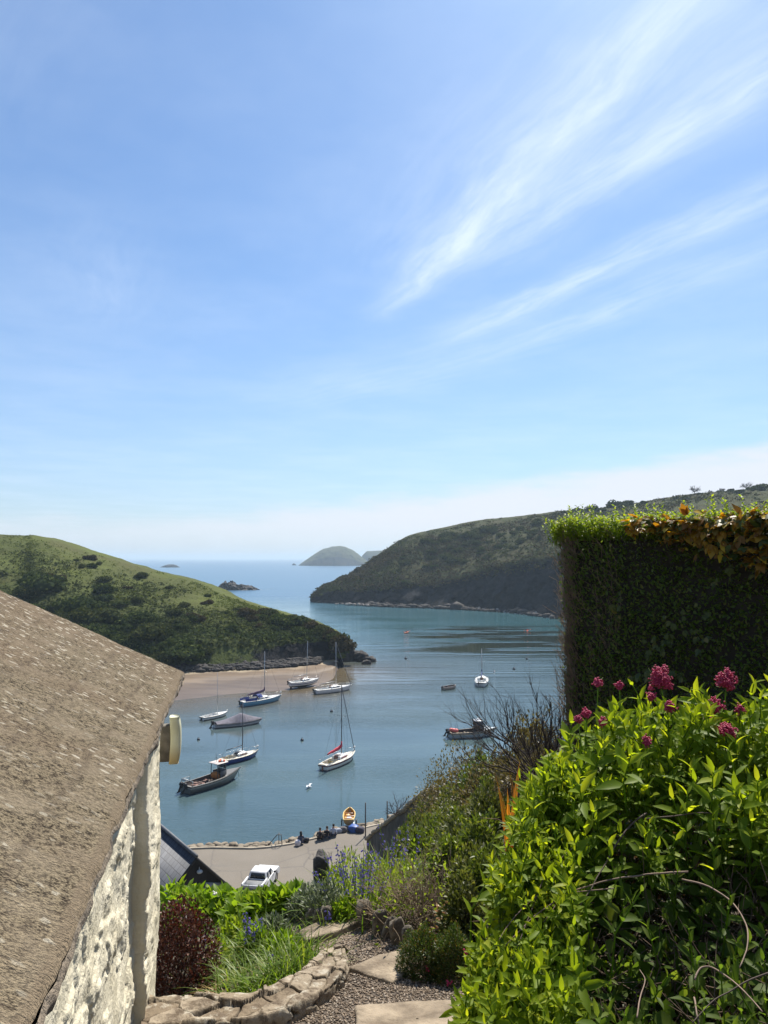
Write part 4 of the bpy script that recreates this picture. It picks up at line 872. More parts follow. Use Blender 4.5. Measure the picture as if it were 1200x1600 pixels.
sailboat('sailboat', 'white sailboat seen stern on, moored alone out in the middle of the inlet', (751.5, 1073.5), (754, 1063), hull_paint('white_plain_hull', (.62, .62, .60), (.05, .06, .10), (.03, .03, .035)), white, mast_h=5.6, cover=canvas_b, extras='out', F=.75, B=.34)

def open_inside(h, root, mat, floor=.18, u0=.03, u1=.97, inset=.07, thw=None, gm=None):
    u = np.linspace(u0, u1, 30); E = h.edge(u, inset, 0, 1); E2 = h.edge(u, inset, 0, -1); rr_ = []
    for f in (1, .93, .75): q = E.copy(); q[:, 1] = np.maximum(E[:, 1] * f, .004); q[:, 2] = np.where(f == 1, E[:, 2], floor + (.16 if f == .93 else 0)); rr_.append(q)
    lo = [q * np.array([1, -1, 1]) for q in rr_[::-1]]
    mb = MB().grid(np.stack(rr_ + lo, 1)); mb.add(np.stack(rr_ + lo, 1)[0], np.arange(6)[None, ::-1]); mb.build('interior', mat, root)
    mb = MB()
    for sd in (1, -1): a, b = h.edge(u, -.02, .02, sd), h.edge(u, inset, .02, sd); mb.grid(np.stack([a, b], 1)[:, ::sd]); mb.grid(np.stack([a - np.array([0, 0, .09]), a], 1)[:, ::sd])
    a = h.edge(np.array([0, u0]), -.02, .022, 1); b = h.edge(np.array([0, u0]), -.02, .022, -1); mb.grid(np.stack([a, b], 1)); mb.build('gunwale', gm or white, root)
    if thw is not None:
        for k in thw:
            y = h.half(np.array([k]))[0] - inset; MB().box(((k - .5) * h.L, 0, h.F * .62), (.24, 2 * y * .95, .05), bev=.012).build('thwart', wood, root)
def mini_dinghy():                                                 # small white half-decked sailing dinghy with a thin mast
    c, L, rz = place((315, 1126), (353, 1117.5)); r = thing('sailing_dinghy', c, 'small white half decked dinghy with a thin bare mast by the covered boat', 'dinghy', None, rz); h = Hull(L, 1.75, .48, .25, ts=.72, rake=.25, sheer=.25)
    h.shell(MB()).build('hull', hull_paint('dinghy_white', (.60, .60, .58), (.20, .21, .24), (.05, .05, .055)), r, smooth_=True); h.deck(MB(), (.06, .60), .72, cam=.04, wd=.30).build('deck', white, r); h.rubrail(MB(), .03, -.03).build('rubbing_strake', dark, r)
    MB().box((.16 * L, 0, .50), (.5, .9, .12), bev=.04, taper=(.8, .8)).build('cuddy', dark, r); MB().tube([(.14 * L, 0, .3), (.12 * L, 0, 7.0)], .036, .026, 6).build('mast', alu, r)
    MB().tube([(-.35 * L, -.4, .42), (-.1 * L, .35, .44)], .03, n=6).build('oar', wood, r); MB().box((-.5 * L - .05, 0, .3), (.08, .3, .4), bev=.02).build('rudder', dark, r)
    mb = MB(); mb.tube([(.5 * L + .02, 0, .62), (.5 * L + .3, .02, .85)], .03, n=5); mb.build('bow_roller', white, r)
mini_dinghy()
def covered():
    c, L, rz = place((334, 1137), (404, 1130)); r = thing('motorboat', c, 'motorboat under a peaked grey mauve canvas cover, moored side on', 'motorboat', None, rz); h = Hull(L, 2.3, .58, .3, ts=.85, rake=.5, sheer=.18)
    h.shell(MB()).build('hull', hull_paint('dark_white_hull', (.40, .40, .43), (.06, .06, .09), (.02, .02, .025), .78, .86), r, smooth_=True); h.rubrail(MB(), .04, -.02).build('rubbing_strake', dark, r)
    u = np.linspace(.04, .99, 40); ridge = np.interp(u, [.04, .30, .56, .60, .66, .99], [.16, .55, 1.12, 1.14, 1.0, .10]); fr = np.linspace(-1, 1, 13); E = h.edge(u, -.03)
    z = E[:, 2][:, None] + ridge[:, None] * (1 - np.abs(fr[None]) ** 1.25) - .10 * (np.abs(fr[None]) > .99); p = np.stack([np.broadcast_to(E[:, 0][:, None], z.shape), E[:, 1][:, None] * fr[None] * 1.01, z], -1); p[..., 2] += .025 * fbm(p, 1.4, 3, 4)
    MB().grid(p).build('cover', simple('mauve_canvas', (.155, .145, .175), .85, .3, 1.2, .3, 3.0), r, smooth_=True); outboard(r, -.5 * L - .12, 0, .55, 1.15, tilt=.35)
    mb = MB(); mb.tube([(.5 * L + .3, 0, .62), (.5 * L + .45, 0, .05), (.5 * L + .6, 0, -.3)], .02, n=5); mb.build('mooring_rope', dark, r)
covered()
def tender():
    c, L, rz = place((692, 1078), (711, 1075)); r = thing('rowing_tender', c, 'small grey open tender drifting left of the stern on sailboat', 'dinghy', None, rz); h = Hull(max(L, 3.0), 1.45, .50, .2, ts=.78, rake=.25, sheer=.25)
    h.shell(MB()).build('hull', hull_paint('tender_hull', (.34, .27, .23), (.22, .16, .14), (.06, .05, .05)), r, smooth_=True); open_inside(h, r, simple('tender_inside', (.06, .045, .045), .8, .3), thw=(.3, .6), gm=simple('tender_rail', (.30, .26, .24), .6, .2)); outboard(r, -h.L / 2 - .08, 0, .5, .7)
tender()
def fishing(name, label, s, b, top, rail, deckc, house, B, seed, kind):
    c, L, rz = place(s, b); r = thing(name, c, label, 'fishing boat', None, rz); h = Hull(L, B, .78, .35, ts=.86, rake=.62, sheer=.42, full=.5); r2 = np.random.default_rng(seed)
    h.shell(MB()).build('hull', hull_paint('work_hull', top, rail, (.02, .022, .025), .80, .90), r, smooth_=True)
    open_inside(h, r, simple('work_deck', deckc, .85, .35, 2.0), floor=.30, inset=.10, u1=.72, gm=simple('work_rail', rail, .5, .2)); h.rubrail(MB(), .045, -.06).build('rubbing_strake', dark, r)
    u = np.linspace(.70, 1, 16); E = h.edge(u, .03, .015); MB().grid(np.stack([E * np.array([1, k, 1]) for k in (-1, -.5, 0, .5, 1)], 1)).build('foredeck', simple('foredeck_paint', tuple(k * 1.4 for k in top), .6, .2), r)
    hx = house * L
    if kind == 'shelter':                                          # open backed wheelhouse on posts
        wh = simple('wheelhouse_paint', (.055, .058, .062), .5, .2); mb = MB(); zf = .3
        for x in (hx - .55, hx + .55):
            for y in (-.6, .6): mb.tube([(x, y, zf), (x * .995 + .0, y * .9, 2.28)], .045, n=6)
        mb.box((hx + .58, 0, .95), (.08, 1.3, 1.2), bev=.02)
        for y in (-.63, .63): mb.box((hx + .15, y, .9), (.8, .06, 1.1), bev=.02)
        mb.build('wheelhouse', wh, r)
        MB().box((hx, 0, 2.32), (1.55, 1.55, .09), bev=.03).build('roof', simple('pale_roof', (.58, .52, .48), .5, .2), r)
        for y in (-.32, .32): MB().box((hx + .61, y, 1.85), (.03, .5, .5), bev=.01).build('window', glassd, r)
        for k in range(6): MB().blob((hx + r2.uniform(-.55, .45), r2.uniform(-.5, .5), 2.46), (.16, .16, .13), 2).build('buoy', orange if k % 3 else white, r, smooth_=True)
        MB().blob((hx - .42, .05, 1.0), (.28, .62, .42), 2, .25, 2, 3, .8).build('net_bag', simple('orange_net', (.38, .13, .018), .8, .4, 6.0), r, smooth_=True)
        mb = MB(); mb.tube([(hx - .2, .1, 2.35), (hx - .25, .12, 3.25)], .02, n=5); mb.tube([(hx + .1, -.3, 2.35), (hx + .1, -.3, 2.9)], .018, n=5); mb.tube([(hx - .3, .3, 2.8), (hx + .1, .3, 2.8)], .02, n=5); mb.build('aerial', dark, r)
        mb = MB()
        for k in range(14): mb.box(((r2.uniform(.05, .5) - .5) * L, r2.uniform(-.7, .7), .42 + r2.random() * .15), (r2.uniform(.25, .6), r2.uniform(.2, .4), r2.uniform(.12, .3)), Matrix.Rotation(r2.uniform(0, 3), 3, 'Z'), bev=.04)
        mb.build('deck_gear', simple('deck_gear', (.14, .10, .085), .8, .6, 1.2, c2=(.32, .18, .14)), r)
        mb = MB(); mb.tube([(-.46 * L, -.95, .85), (-.46 * L, -.95, 1.35), (-.46 * L, .95, 1.35), (-.46 * L, .95, .85)], .04, n=6); mb.tube([(-.30 * L, .98, .85), (-.30 * L, .98, 1.3), (-.46 * L, .95, 1.35)], .035, n=6); mb.box((-.44 * L, .55, 1.22), (.4, .7, .16), bev=.05); mb.build('stern_gantry', simple('gantry_grey', (.36, .38, .38), .5, .2), r)
        outboard(r, -.5 * L - .16, .35, .72, 1.15, tilt=.45); outboard(r, -.5 * L - .16, -.35, .72, 1.15, tilt=.45)
        mb = MB(); mb.tube([(.5 * L + .55, 0, .95), (.5 * L + .75, .05, -.3)], .022, n=5); mb.build('mooring_rope', dark, r)
    else:
        wh = simple('cuddy_paint', (.022, .024, .030), .5, .2); mb = MB(); zf = .3; fx = hx + .6
        mb.box((hx + .15, 0, .95), (1.15, 1.35, 1.25), bev=.04)
        mb.tube([(hx - .4, -.62, 1.5), (hx - .45, -.60, 2.30)], .04, n=6); mb.tube([(hx - .4, .62, 1.5), (hx - .45, .60, 2.30)], .04, n=6)
        mb.tube([(fx, -.6, 1.5), (fx - .12, -.55, 2.15)], .04, n=6); mb.tube([(fx, .6, 1.5), (fx - .12, .55, 2.15)], .04, n=6)
        mb.build('wheelhouse', wh, r); MB().box((hx + .0, 0, 2.22), (1.15, 1.4, .07), bev=.03).build('roof', simple('cuddy_roof', (.30, .31, .33), .35, .2), r)
        for y in (-.66, .66): MB().box((hx + .1, y, 1.86), (.9, .02, .56), bev=.005).build('window', glassd, r)
        for k in range(3): MB().blob(((.06 + .045 * k - .5) * L, .30 - .28 * k, 1.02), (.30, .30, .27), 2).build('buoy', pink, r, smooth_=True)
        for k in range(4): MB().blob((hx + .85 + .22 * k, r2.uniform(-.5, .5), 1.42 - .1 * k), (.15, .15, .15), 2).build('fender', white, r, smooth_=True)
        for k in range(2): MB().blob((hx + .1 + .3 * k, .2 - .3 * k, 2.36), (.15, .15, .13), 2).build('radar_dome', white, r, smooth_=True)
        mb = MB(); mb.tube([(hx - .5, .55, 1.5), (hx - .5, .55, 2.75)], .03, n=5); mb.tube([(-.30 * L, .8, .8), (-.30 * L, .8, 1.8)], .02, n=5); mb.build('aerial', dark, r)
        mb = MB()
        for k in range(9): mb.box(((r2.uniform(.12, .5) - .5) * L, r2.uniform(-.6, .6), .40 + r2.random() * .1), (r2.uniform(.25, .7), r2.uniform(.2, .4), r2.uniform(.12, .25)), Matrix.Rotation(r2.uniform(0, 3), 3, 'Z'), bev=.04)
        mb.build('deck_gear', simple('deck_gear_b', (.20, .15, .10), .8, .6, 1.2, c2=(.45, .38, .26)), r)
        outboard(r, -.5 * L - .16, .30, .70, 1.2, tilt=.55); outboard(r, -.5 * L - .16, -.42, .70, 1.05, tilt=.35)
fishing('fishing_boat', 'dark grey fishing boat with orange topped wheelhouse, nearest boat on the left', (289, 1240), (366, 1216.5), (.085, .085, .085), (.22, .21, .19), (.075, .055, .048), .16, 2.35, 4, 'shelter')
fishing('fishing_boat', 'dark fishing boat with pink buoys at its stern behind the bare twigs', (702, 1153), (768, 1149), (.27, .31, .34), (.26, .20, .14), (.055, .045, .040), .17, 2.3, 9, 'cuddy')
def rowboat():
    a = G(543, 1301, QZ); r = thing('rowing_boat', (a.x + .05, a.y + 1.75, QZ + .52), 'small wooden rowing boat with a yellow inside, tilted on a launching trolley', 'rowing boat', None, math.pi / 2); r.rotation_euler = (0, rad(-4), math.pi / 2)
    r.scale = (.74, .80, .80); h = Hull(3.0, 1.25, .42, .2, ts=.80, rake=.3, sheer=.22); yel = simple('yellow_inside', (.62, .33, .07), .5, .15)
    h.shell(MB()).build('hull', hull_paint('tan_hull', (.34, .22, .09), (.50, .33, .10), (.30, .19, .08)), r, smooth_=True); open_inside(h, r, yel, floor=.02, thw=(.25, .5, .75), gm=simple('yellow_rail', (.62, .42, .12), .5, .15)); MB().box((-.25, 0, .12), (.5, .5, .22), bev=.05).build('locker', simple('pale_box', (.62, .64, .66), .6, .1), r)
    t = thing('launching_trolley', (a.x + .05, a.y + 1.6, QZ), 'metal launching trolley carrying the yellow rowing boat', 'trolley'); mb = MB()
    for x in (-.45, .45): mb.tube([(x, -1.4, .36), (x * .9, 0, .42), (x * .3, 1.7, .6)], .03, n=6)
    for y in (-1.1, .1): mb.tube([(-.55, y, .36), (.55, y, .36)], .03, n=6)
    mb.build('frame', alu, t)
    for x in (-.6, .6): an = np.linspace(0, 2 * math.pi, 18); MB().tube(np.stack([0 * an + x, -.1 + .24 * np.cos(an), .28 + .24 * np.sin(an)], -1), .05, n=6).build('wheel', dark, t)
    b = G(550, 1299, QZ); mb = MB(); mb.blob((0, 0, .25), (.46, .34, .30), 3, .30, 1.8, 5, .75); o = mb.build('tarpaulin', simple('blue_tarp', (.022, .085, .32), .5, .3, 2.0), smooth_=True); o.location = (b.x + .15, b.y - .1, QZ); tag(o, 'bright blue tarpaulin bundle in front of the rowing boat trolley', 'tarpaulin')
    for k, (x, y, s, c, nm, lb) in enumerate(((536, 1300, .26, (.10, .09, .09), 'kit_bag', 'dark kit bag dropped beside the rowing boat trolley'), (530, 1301, .22, (.30, .32, .36), 'rucksack', 'grey rucksack between the three sitters and the rowing boat'), (562, 1301, .30, (.045, .04, .06), 'rope_heap', 'dark heap of rope right of the blue tarpaulin'))):
        b = G(x, y, QZ); mb = MB(); mb.blob((0, 0, s * .75), (s * 1.3, s, s * .9), 2, .3, 1.7, 8 + k, .7); o = mb.build(nm, simple(nm + '_cloth', c, .8, .3), smooth_=True); o.location = (b.x, b.y, QZ); tag(o, lb, nm.replace('_', ' '))
rowboat()
def kayak(px, py, label, deg, L):
    c = G(px, py); r = thing('kayak', c, label, 'kayak', 'paddlers far up the inlet', rad(deg)); h = Hull(L, .66, .26, .1, ts=.06, rake=.2, sheer=.5); h.shell(MB(), 24, 8).build('hull', hull_paint('kayak_red', (.62, .10, .035), (.62, .10, .035), (.5, .08, .03)), r, smooth_=True); h.deck(MB(), (.40, .58), .7, 40, .06, .15).build('deck', simple('kayak_deck', (.65, .13, .05), .4, .1), r)
    return c, r
# ---- people
skin = simple('skin', (.42, .24, .16), .6, .1)
def skinned(name, joints, edges, mat, parent=None, sub=2):
    me = bpy.data.meshes.new(name); me.from_pydata([j[:3] for j in joints], edges, []); o = bpy.data.objects.new(name, me); COL.objects.link(o)
    o.modifiers.new('skin', 'SKIN').use_smooth_shade = True; o.modifiers.new('sub', 'SUBSURF').levels = sub; o.modifiers['sub'].render_levels = sub
    for i, j in enumerate(joints):
        rx = j[3] if len(j) == 4 else (j[3], j[4]); me.skin_vertices[0].data[i].radius = (rx, rx) if np.isscalar(rx) else rx
    me.skin_vertices[0].data[0].use_root = True
    dg = bpy.context.evaluated_depsgraph_get(); nm = bpy.data.meshes.new_from_object(o.evaluated_get(dg)); COL.objects.unlink(o); bpy.data.objects.remove(o)
    nm.name = name; nm.materials.clear(); nm.materials.append(mat); o = bpy.data.objects.new(name, nm); COL.objects.link(o)
    if parent: o.parent = parent
    return o
def person(loc, rz, label, shirt, trous, hairc, hairlen=.0, group=None, pose='sit', lean=.0):
    """Seated on a kerb, facing +Y, knees bent over the edge, hands resting by the thighs."""
    hp, ch, nk, hd = (0, 0, .10), (0, -.03 + lean * .5, .42), (0, -.01 + lean, .60), (0, .02 + lean, .70)
    J = [(*hp, .14), (0, -.02 + lean * .3, .26, .125), (*ch, .145), (*nk, .055), (*hd, .085), (0, .02 + lean, .80, .075)]; E = [(0, 1), (1, 2), (2, 3), (3, 4), (4, 5)]
    for sd in (1, -1):
        k = len(J); J += [(sd * .17, -.02 + lean, .49, .06), (sd * .25, -.06 + lean, .28, .045), (sd * .23, .10 + lean, .10, .036), (sd * .20, .17, .07, .026)]; E += [(2, k), (k, k + 1), (k + 1, k + 2), (k + 2, k + 3)]
        for f in range(4): J += [(sd * (.185 + .012 * f), .235 - .006 * abs(f - 1), .062, .009)]; E += [(k + 3, len(J) - 1)]
        J += [(sd * .165, .19, .075, .010)]; E += [(k + 3, len(J) - 1)]
        k = len(J); J += [(sd * .10, .06, .09, .10), (sd * .12, .46, .12, .065), (sd * .12, .50, -.30, .045), (sd * .12, .62, -.34, .038)]; E += [(0, k), (k, k + 1), (k + 1, k + 2), (k + 2, k + 3)]
    body = skinned('person', J, E, skin); body.location = loc; body.rotation_euler = (0, 0, rz); tag(body, label, 'person', group)
    J = [(0, 0, .09, .155), (0, -.02 + lean * .3, .26, .14), (*ch, .16), (0, -.015 + lean * .9, .54, .085)]; E = [(0, 1), (1, 2), (2, 3)]
    for sd in (1, -1): k = len(J); J += [(sd * .17, -.02 + lean, .49, .076), (sd * .25, -.06 + lean, .28, .06), (sd * .235, .07 + lean, .13, .05)]; E += [(2, k), (k, k + 1), (k + 1, k + 2)]
    skinned('jacket', J, E, shirt, body)
    J = [(0, -.01, .07, .165)]; E = []
    for sd in (1, -1): k = len(J); J += [(sd * .10, .06, .09, .115), (sd * .12, .46, .125, .078), (sd * .12, .50, -.24, .06)]; E += [(0, k), (k, k + 1), (k + 1, k + 2)]
    skinned('trousers', J, E, trous, body)
    mb = MB(); mb.blob((0, .0 + lean, .785), (.098, .108, .105), 2, .12, 2, 3)
    if hairlen: mb.blob((0, -.06 + lean, .785 - hairlen * .6), (.10, .06, .06 + hairlen * .6), 2, .12, 2, 4)
    mb.build('hair', hairc, body, smooth_=True)
    mb = MB(); mb.blob((0, .105 + lean, .715), (.014, .02, .02), 1); 
    for sd in (1, -1): mb.blob((sd * .088, .02 + lean, .715), (.014, .03, .035), 1)
    mb.build('face', skin, body); return body
cloth = lambda n, c: simple(n, c, .85, .25, 8.0)
blk = cloth('black_cloth', (.018, .018, .022)); wht = cloth('pale_shirt', (.46, .50, .58)); blue = cloth('slate_cloth', (.055, .070, .11)); den = cloth('denim', (.05, .07, .13)); hb = cloth('dark_hair', (.016, .012, .010)); hbr = cloth('brown_hair', (.035, .02, .014))
def onkerb(px, py, label, *a, **k):
    g = G(px, py, QZ + .12); person((g.x, g.y, QZ + .12), k.pop('rz', rad(-12)), label, *a, **k)
onkerb(470, 1317, 'person with long dark hair sitting alone on the quay edge', blue, den, hb, .28, rz=rad(20))
onkerb(500, 1311, 'person in black, leftmost of three friends sitting on the quay edge', blk, blk, hb)
onkerb(511, 1308.5, 'person in dark jacket, middle one of three sitting on the quay edge', blk, den, hbr)
onkerb(521, 1305, 'person in a pale shirt, nearest the rowing boat of three sitting', wht, den, hb)
def bags():
    g = G(465, 1319, QZ); mb = MB(); mb.blob((0, 0, .22), (.24, .18, .24), 2, .2, 2, 4, .8); o = mb.build('carrier_bag', simple('white_bag', (.62, .58, .60), .6, .15), smooth_=True); o.location = (g.x + .05, g.y - .35, QZ); tag(o, 'white carrier bag beside the person sitting alone', 'bag')
    g = G(477, 1316, QZ); mb = MB(); mb.blob((0, 0, .18), (.22, .16, .19), 2, .2, 2, 6, .8); o = mb.build('shoulder_bag', simple('black_bag', (.03, .03, .035), .7, .2), smooth_=True); o.location = (g.x + .1, g.y, QZ); tag(o, 'dark shoulder bag right of the person sitting alone', 'bag')
bags()
def paddler(px, py, label, deg, L, jk):
    c, r = kayak(px, py, label, deg, L); b = person((0, 0, 0), 0, 'person paddling the kayak far up the inlet', jk, blk, hb); 
    b.rotation_euler = (0, 0, rad(deg) - math.pi / 2); b.location = c + Vector((0, 0, .12)); b['label'] = 'person in dark top paddling the ' + ('left' if px < 700 else 'right') + ' of two far kayaks'
    mb = MB(); mb.tube([(.35, -1.05, .62), (.35, 1.05, .30)], .03, n=6); mb.blob((.35, -1.05, .62), (.03, .22, .10), 2); mb.blob((.35, 1.05, .30), (.03, .22, .10), 2); o = mb.build('paddle', orange); o.location = c; o.rotation_euler = (0, 0, rad(deg)); tag(o, 'orange paddle held by the paddler in the ' + ('left' if px < 700 else 'right') + ' of two far kayaks', 'paddle')
paddler(635, 989, 'orange kayak, left of the two out in the inlet', 65, 3.4, blk)
paddler(824, 986.5, 'red kayak near the hedge, right of the two far kayaks', 80, 3.6, canvas_r)

# ---- mooring buoys, a gull, posts and a ladder
def buoy(px, py, mat, s, label, group=None):
    c = G(px, py); r = thing('mooring_buoy', c, label, 'mooring buoy', group); MB().blob((0, 0, s * .25), (s, s, s * .9), 2).build('float', mat, r, smooth_=True); mb = MB(); an = np.linspace(0, 2 * math.pi, 12); mb.tube(np.stack([.35 * s * np.cos(an), 0 * an, s * 1.35 + .35 * s * np.sin(an)], -1), s * .09, n=5); mb.tube([(0, 0, s), (0, 0, s * 1.15)], s * .15, n=5); mb.build('ring', dark, r)
bd = simple('dark_buoy', (.03, .035, .05), .5, .2); bw = simple('white_buoy', (.6, .6, .6), .5, .2)
buoy(518, 1112, bd, .26, 'dark buoy floating between the white yacht and the red striped yacht'); buoy(472, 1157, bd, .24, 'dark buoy floating left of the red striped yacht mast'); buoy(310, 1156, bd, .22, 'dark buoy near the cream gutter box and covered motorboat')
buoy(634, 1029.5, bd, .36, 'dark buoy off the rocks of the near point'); buoy(803, 1046, bd, .34, 'dark buoy right of the stern on sailboat'); buoy(772, 1050, bw, .26, 'small pale buoy just right of the stern on sailboat'); buoy(823, 1030, bd, .3, 'dark buoy near the hedge beyond the stern on sailboat')
def gull(px, py, label, rz):
    c = G(px, py); r = thing('gull', c, label, 'gull', None, rz); mb = MB(); J = [(0, 0, .10, .10), (.16, 0, .13, .085), (.25, 0, .22, .045), (.29, 0, .30, .05), (-.18, 0, .12, .06), (-.32, 0, .13, .025)]
    wm = simple('gull_white', (.75, .75, .74), .7, .08); o = skinned('body', J, [(0, 1), (1, 2), (2, 3), (0, 4), (4, 5)], wm, r)
    mb = MB()
    for sd in (1, -1): mb.grid(np.array([[(.14, sd * .07, .18), (-.10, sd * .07, .18)], [(.16, sd * .36, .34), (-.06, sd * .38, .32)], [(.02, sd * .66, .30), (-.06, sd * .68, .28)]]))
    mb.build('wing', simple('gull_grey', (.62, .63, .65), .7, .1), r); MB().tube([(.33, 0, .30), (.40, 0, .285)], .014, .004, 5).build('beak', orange, r)
gull(483, 1231, 'white gull with raised wings on the water left of the quay sitters', rad(160))
def posts():
    pm = simple('rusty_post', (.075, .065, .060), .7, .3)
    for px, py, top, lb in ((571, 1308, 1258, 'tall thin dark post on the quay edge beside the bank wall'), (605, 1285, 1254, 'thin dark post behind the bank wall coping')):
        b = G(px, py, QZ); hgt = (py - top) / FPX * b.y * 1.03; r = thing('post', b, lb, 'post'); MB().tube([(0, 0, -.2), (0, 0, hgt)], .055, .045, 8).build('shaft', pm, r); MB().box((0, 0, .03), (.3, .3, .06), bev=.01).build('base', pm, r)
    a = G(436, 1322, QZ); r = thing('ladder_rail', a, 'bent metal handrail at the top of the quay steps', 'handrail', None, rad(10)); mb = MB()
    mb.tube([(-1.3, .5, -.6), (-.15, 0, .85), (.15, 0, .85), (.25, 0, -.1)], .035, n=6); mb.tube([(-.75, .25, -.4), (-.7, .25, .15)], .03, n=6); mb.tube([(.0, .5, -.1), (.0, .5, .8), (.0, 0, .85)], .03, n=6); mb.build('rail', pm, r)
posts()
# ================================================================== GROWTH ON THE HILLS
bark = simple('bark', (.060, .045, .034), .9, .4, 8.0)
M['scrub'] = leafm('scrub_leaf', (.024, .036, .013), (.050, .070, .020), .12, c3=(.100, .120, .036), spec=.02, rough=.9)
M['gorse'] = leafm('gorse_leaf', (.026, .036, .013), (.054, .066, .020), .12, c3=(.105, .105, .034), spec=.02, rough=.9)
M['turf'] = leafm('turf_blade', (.060, .078, .020), (.092, .110, .026), .2, c3=(.115, .120, .034), spec=.02, rough=.9)
M['heath'] = leafm('heath_leaf', (.036, .030, .018), (.058, .048, .024), .10, c3=(.075, .064, .030), spec=.02, rough=.9)
def bush_mesh(seed, flat=.75, n=1100, lobes=8):
    r_ = np.random.default_rng(seed); mb = MB()
    for k in range(lobes):
        a = r_.uniform(0, 6.28); q = r_.uniform(.15, .62) if k else 0; c = np.array([q * math.cos(a), q * math.sin(a), r_.uniform(.15, .55) * flat]); s = r_.uniform(.34, .58)
        mb.blob(c, (s * .82, s * .82, s * .75 * flat), 1, .2, 2, seed + k, rnd=.05)  # solid dark lobe added inside the leaves to block light
        m = n // lobes; v = norm(r_.normal(size=(m, 3))); v[:, 2] = np.where(v[:, 2] < -.3, -v[:, 2], v[:, 2])
        p = c + v * np.array([s, s, s * flat]) * r_.uniform(.82, 1.08, (m, 1)); mb.quads(p, norm(r_.normal(size=(m, 3)) + v * .3), norm(v + r_.normal(size=(m, 3)) * .6), r_.uniform(.10, .20, m), r_.uniform(.08, .15, m), r_.random(m))
    return mb
def scatter_bushes(surf, sidx, tr, n, size, mats, label, group, seed, dens=None):
    r_ = np.random.default_rng(seed); protos = [bush_mesh(seed + k, .7 + .1 * (k % 3)).build('scrub_bush', mats[k % len(mats)]) for k in range(6)]; done = 0; ns, nt = surf.shape[:2]; tries = 0
    while done < n and tries < 20000:
        tries += 1; s = int(r_.uniform(sidx[0], sidx[1]) * (ns - 1)); t = r_.uniform(*tr); j = int(t * (nt - 1)); p = surf[s, j]
        if dens is not None and r_.random() > dens(p, t): continue
        k = done % 6; o = protos[k] if done < 6 else protos[k].copy()
        if done >= 6: COL.objects.link(o)
        q = size * r_.lognormal(0, .38); o.location = (p[0], p[1], p[2] - .12 * q); o.scale = (q * r_.uniform(.85, 1.25), q, q * r_.uniform(.7, 1.1)); o.rotation_euler = (0, 0, r_.uniform(0, 6.28)); tag(o, label, 'bush', group); done += 1
pxof = lambda p: 600 + FPX * p[0] / p[1]
scatter_bushes(lp, (.18, .80), (.10, .46), 90, 3.1, [M['scrub'], M['scrub'], M['gorse']], 'dark green bush in the scrub on the lower slope of the near headland', 'bushes on the lower slope of the near headland', 41, lambda p, t: 1.0 if pxof(p) < 290 and t < .34 else (.22 if pxof(p) < 330 else (.04 if t > .26 else 0)))
scatter_bushes(lp, (.18, .97), (.36, .68), 64, 2.0, [M['scrub'], M['gorse'], M['heath']], 'isolated small bush on the grassy upper slope of the near headland', 'bushes dotted over the upper grass of the near headland', 43, lambda p, t: .5)
scatter_bushes(rp, (.15, .75), (.22, .60), 70, 3.4, [M['scrub'], M['gorse'], M['gorse']], 'olive bush on the heathy slope of the far headland', 'bushes over the slope of the far headland', 47, lambda p, t: 1.0 if 660 < pxof(p) < 860 and .3 < t < .56 else (.15 if t < .5 and pxof(p) > 600 else 0))
scatter_bushes(rp, (.62, .92), (.60, .70), 40, 2.4, [M['scrub'], M['gorse']], 'bush in the hedge line along the skyline of the far headland', 'skyline hedge bushes', 49)
def hill_scrub(surf, sr, tr, n, mat, label, seed, size, hgt):
    r_ = np.random.default_rng(seed); ns, nt = surf.shape[:2]; s = (r_.uniform(*sr, n) * (ns - 1)).astype(int); j = (r_.uniform(*tr, n) * (nt - 1)).astype(int); c = surf[s, j]
    keep = vnoise(c * .06, seed) + r_.normal(size=n) * .25 > -.15; c = c[keep]; m = len(c); k = 5
    p = np.repeat(c, k, 0) + r_.normal(size=(m * k, 3)) * np.array([size * .6, size * .6, 0]); p[:, 2] += r_.uniform(-.3, hgt, m * k)
    MBq = MB().quads(p, r_.normal(size=(m * k, 3)) * np.array([1, 1, .5]), r_.normal(size=(m * k, 3)) * .6 + np.array([0, -.2, 1]), r_.uniform(.5, 1.2, m * k) * size, r_.uniform(.4, .8, m * k) * size, np.repeat(r_.random(m), k) * .7 + r_.random(m * k) * .3)
    tag(MBq.build('scrub', mat), label, 'scrub', kind='stuff')
hill_scrub(lp, (.2, .99), (.20, .60), 9000, M['gorse'], 'low rough scrub over the slope of the near headland', 51, .75, .5)
hill_scrub(lp, (.2, .99), (.23, .34), 3600, M['scrub'], 'ivy and scrub hanging over the near headland cliff edge', 52, .8, .6)
hill_scrub(lp, (.2, .99), (.34, .74), 12000, M['turf'], 'rough tussocky grass over the near headland', 55, .6, .3)
hill_scrub(rp, (.03, .95), (.20, .70), 13000, M['heath'], 'low heather and bracken over the far headland', 53, 1.5, .8)
hill_scrub(rp, (.03, .95), (.20, .70), 8000, M['gorse'], 'patchy gorse over the far headland', 54, 1.4, .8)
def grow(mb, p, d, L, r, lev, rr, split=3, spread=.6, up=.25, seg=4, shrink=.68):
    """A branching twig: bends a little as it goes and forks into thinner ones."""
    pts = [np.array(p, float)]; d = norm(np.array(d, float))
    for _ in range(seg): d = norm(d + rr.normal(size=3) * .13 + np.array([0, 0, up * .12])); pts.append(pts[-1] + d * L / seg)
    mb.tube(pts, r, r * (.62 if lev else .35), 5 if r > .006 else 4, rnd=rr.random(), cap=False)
    if lev:
        for _ in range(split):
            k = rr.integers(seg // 2, seg + 1); grow(mb, pts[k], d + rr.normal(size=3) * spread, L * shrink * rr.uniform(.7, 1.15), r * .58, lev - 1, rr, split, spread, up, seg, shrink)
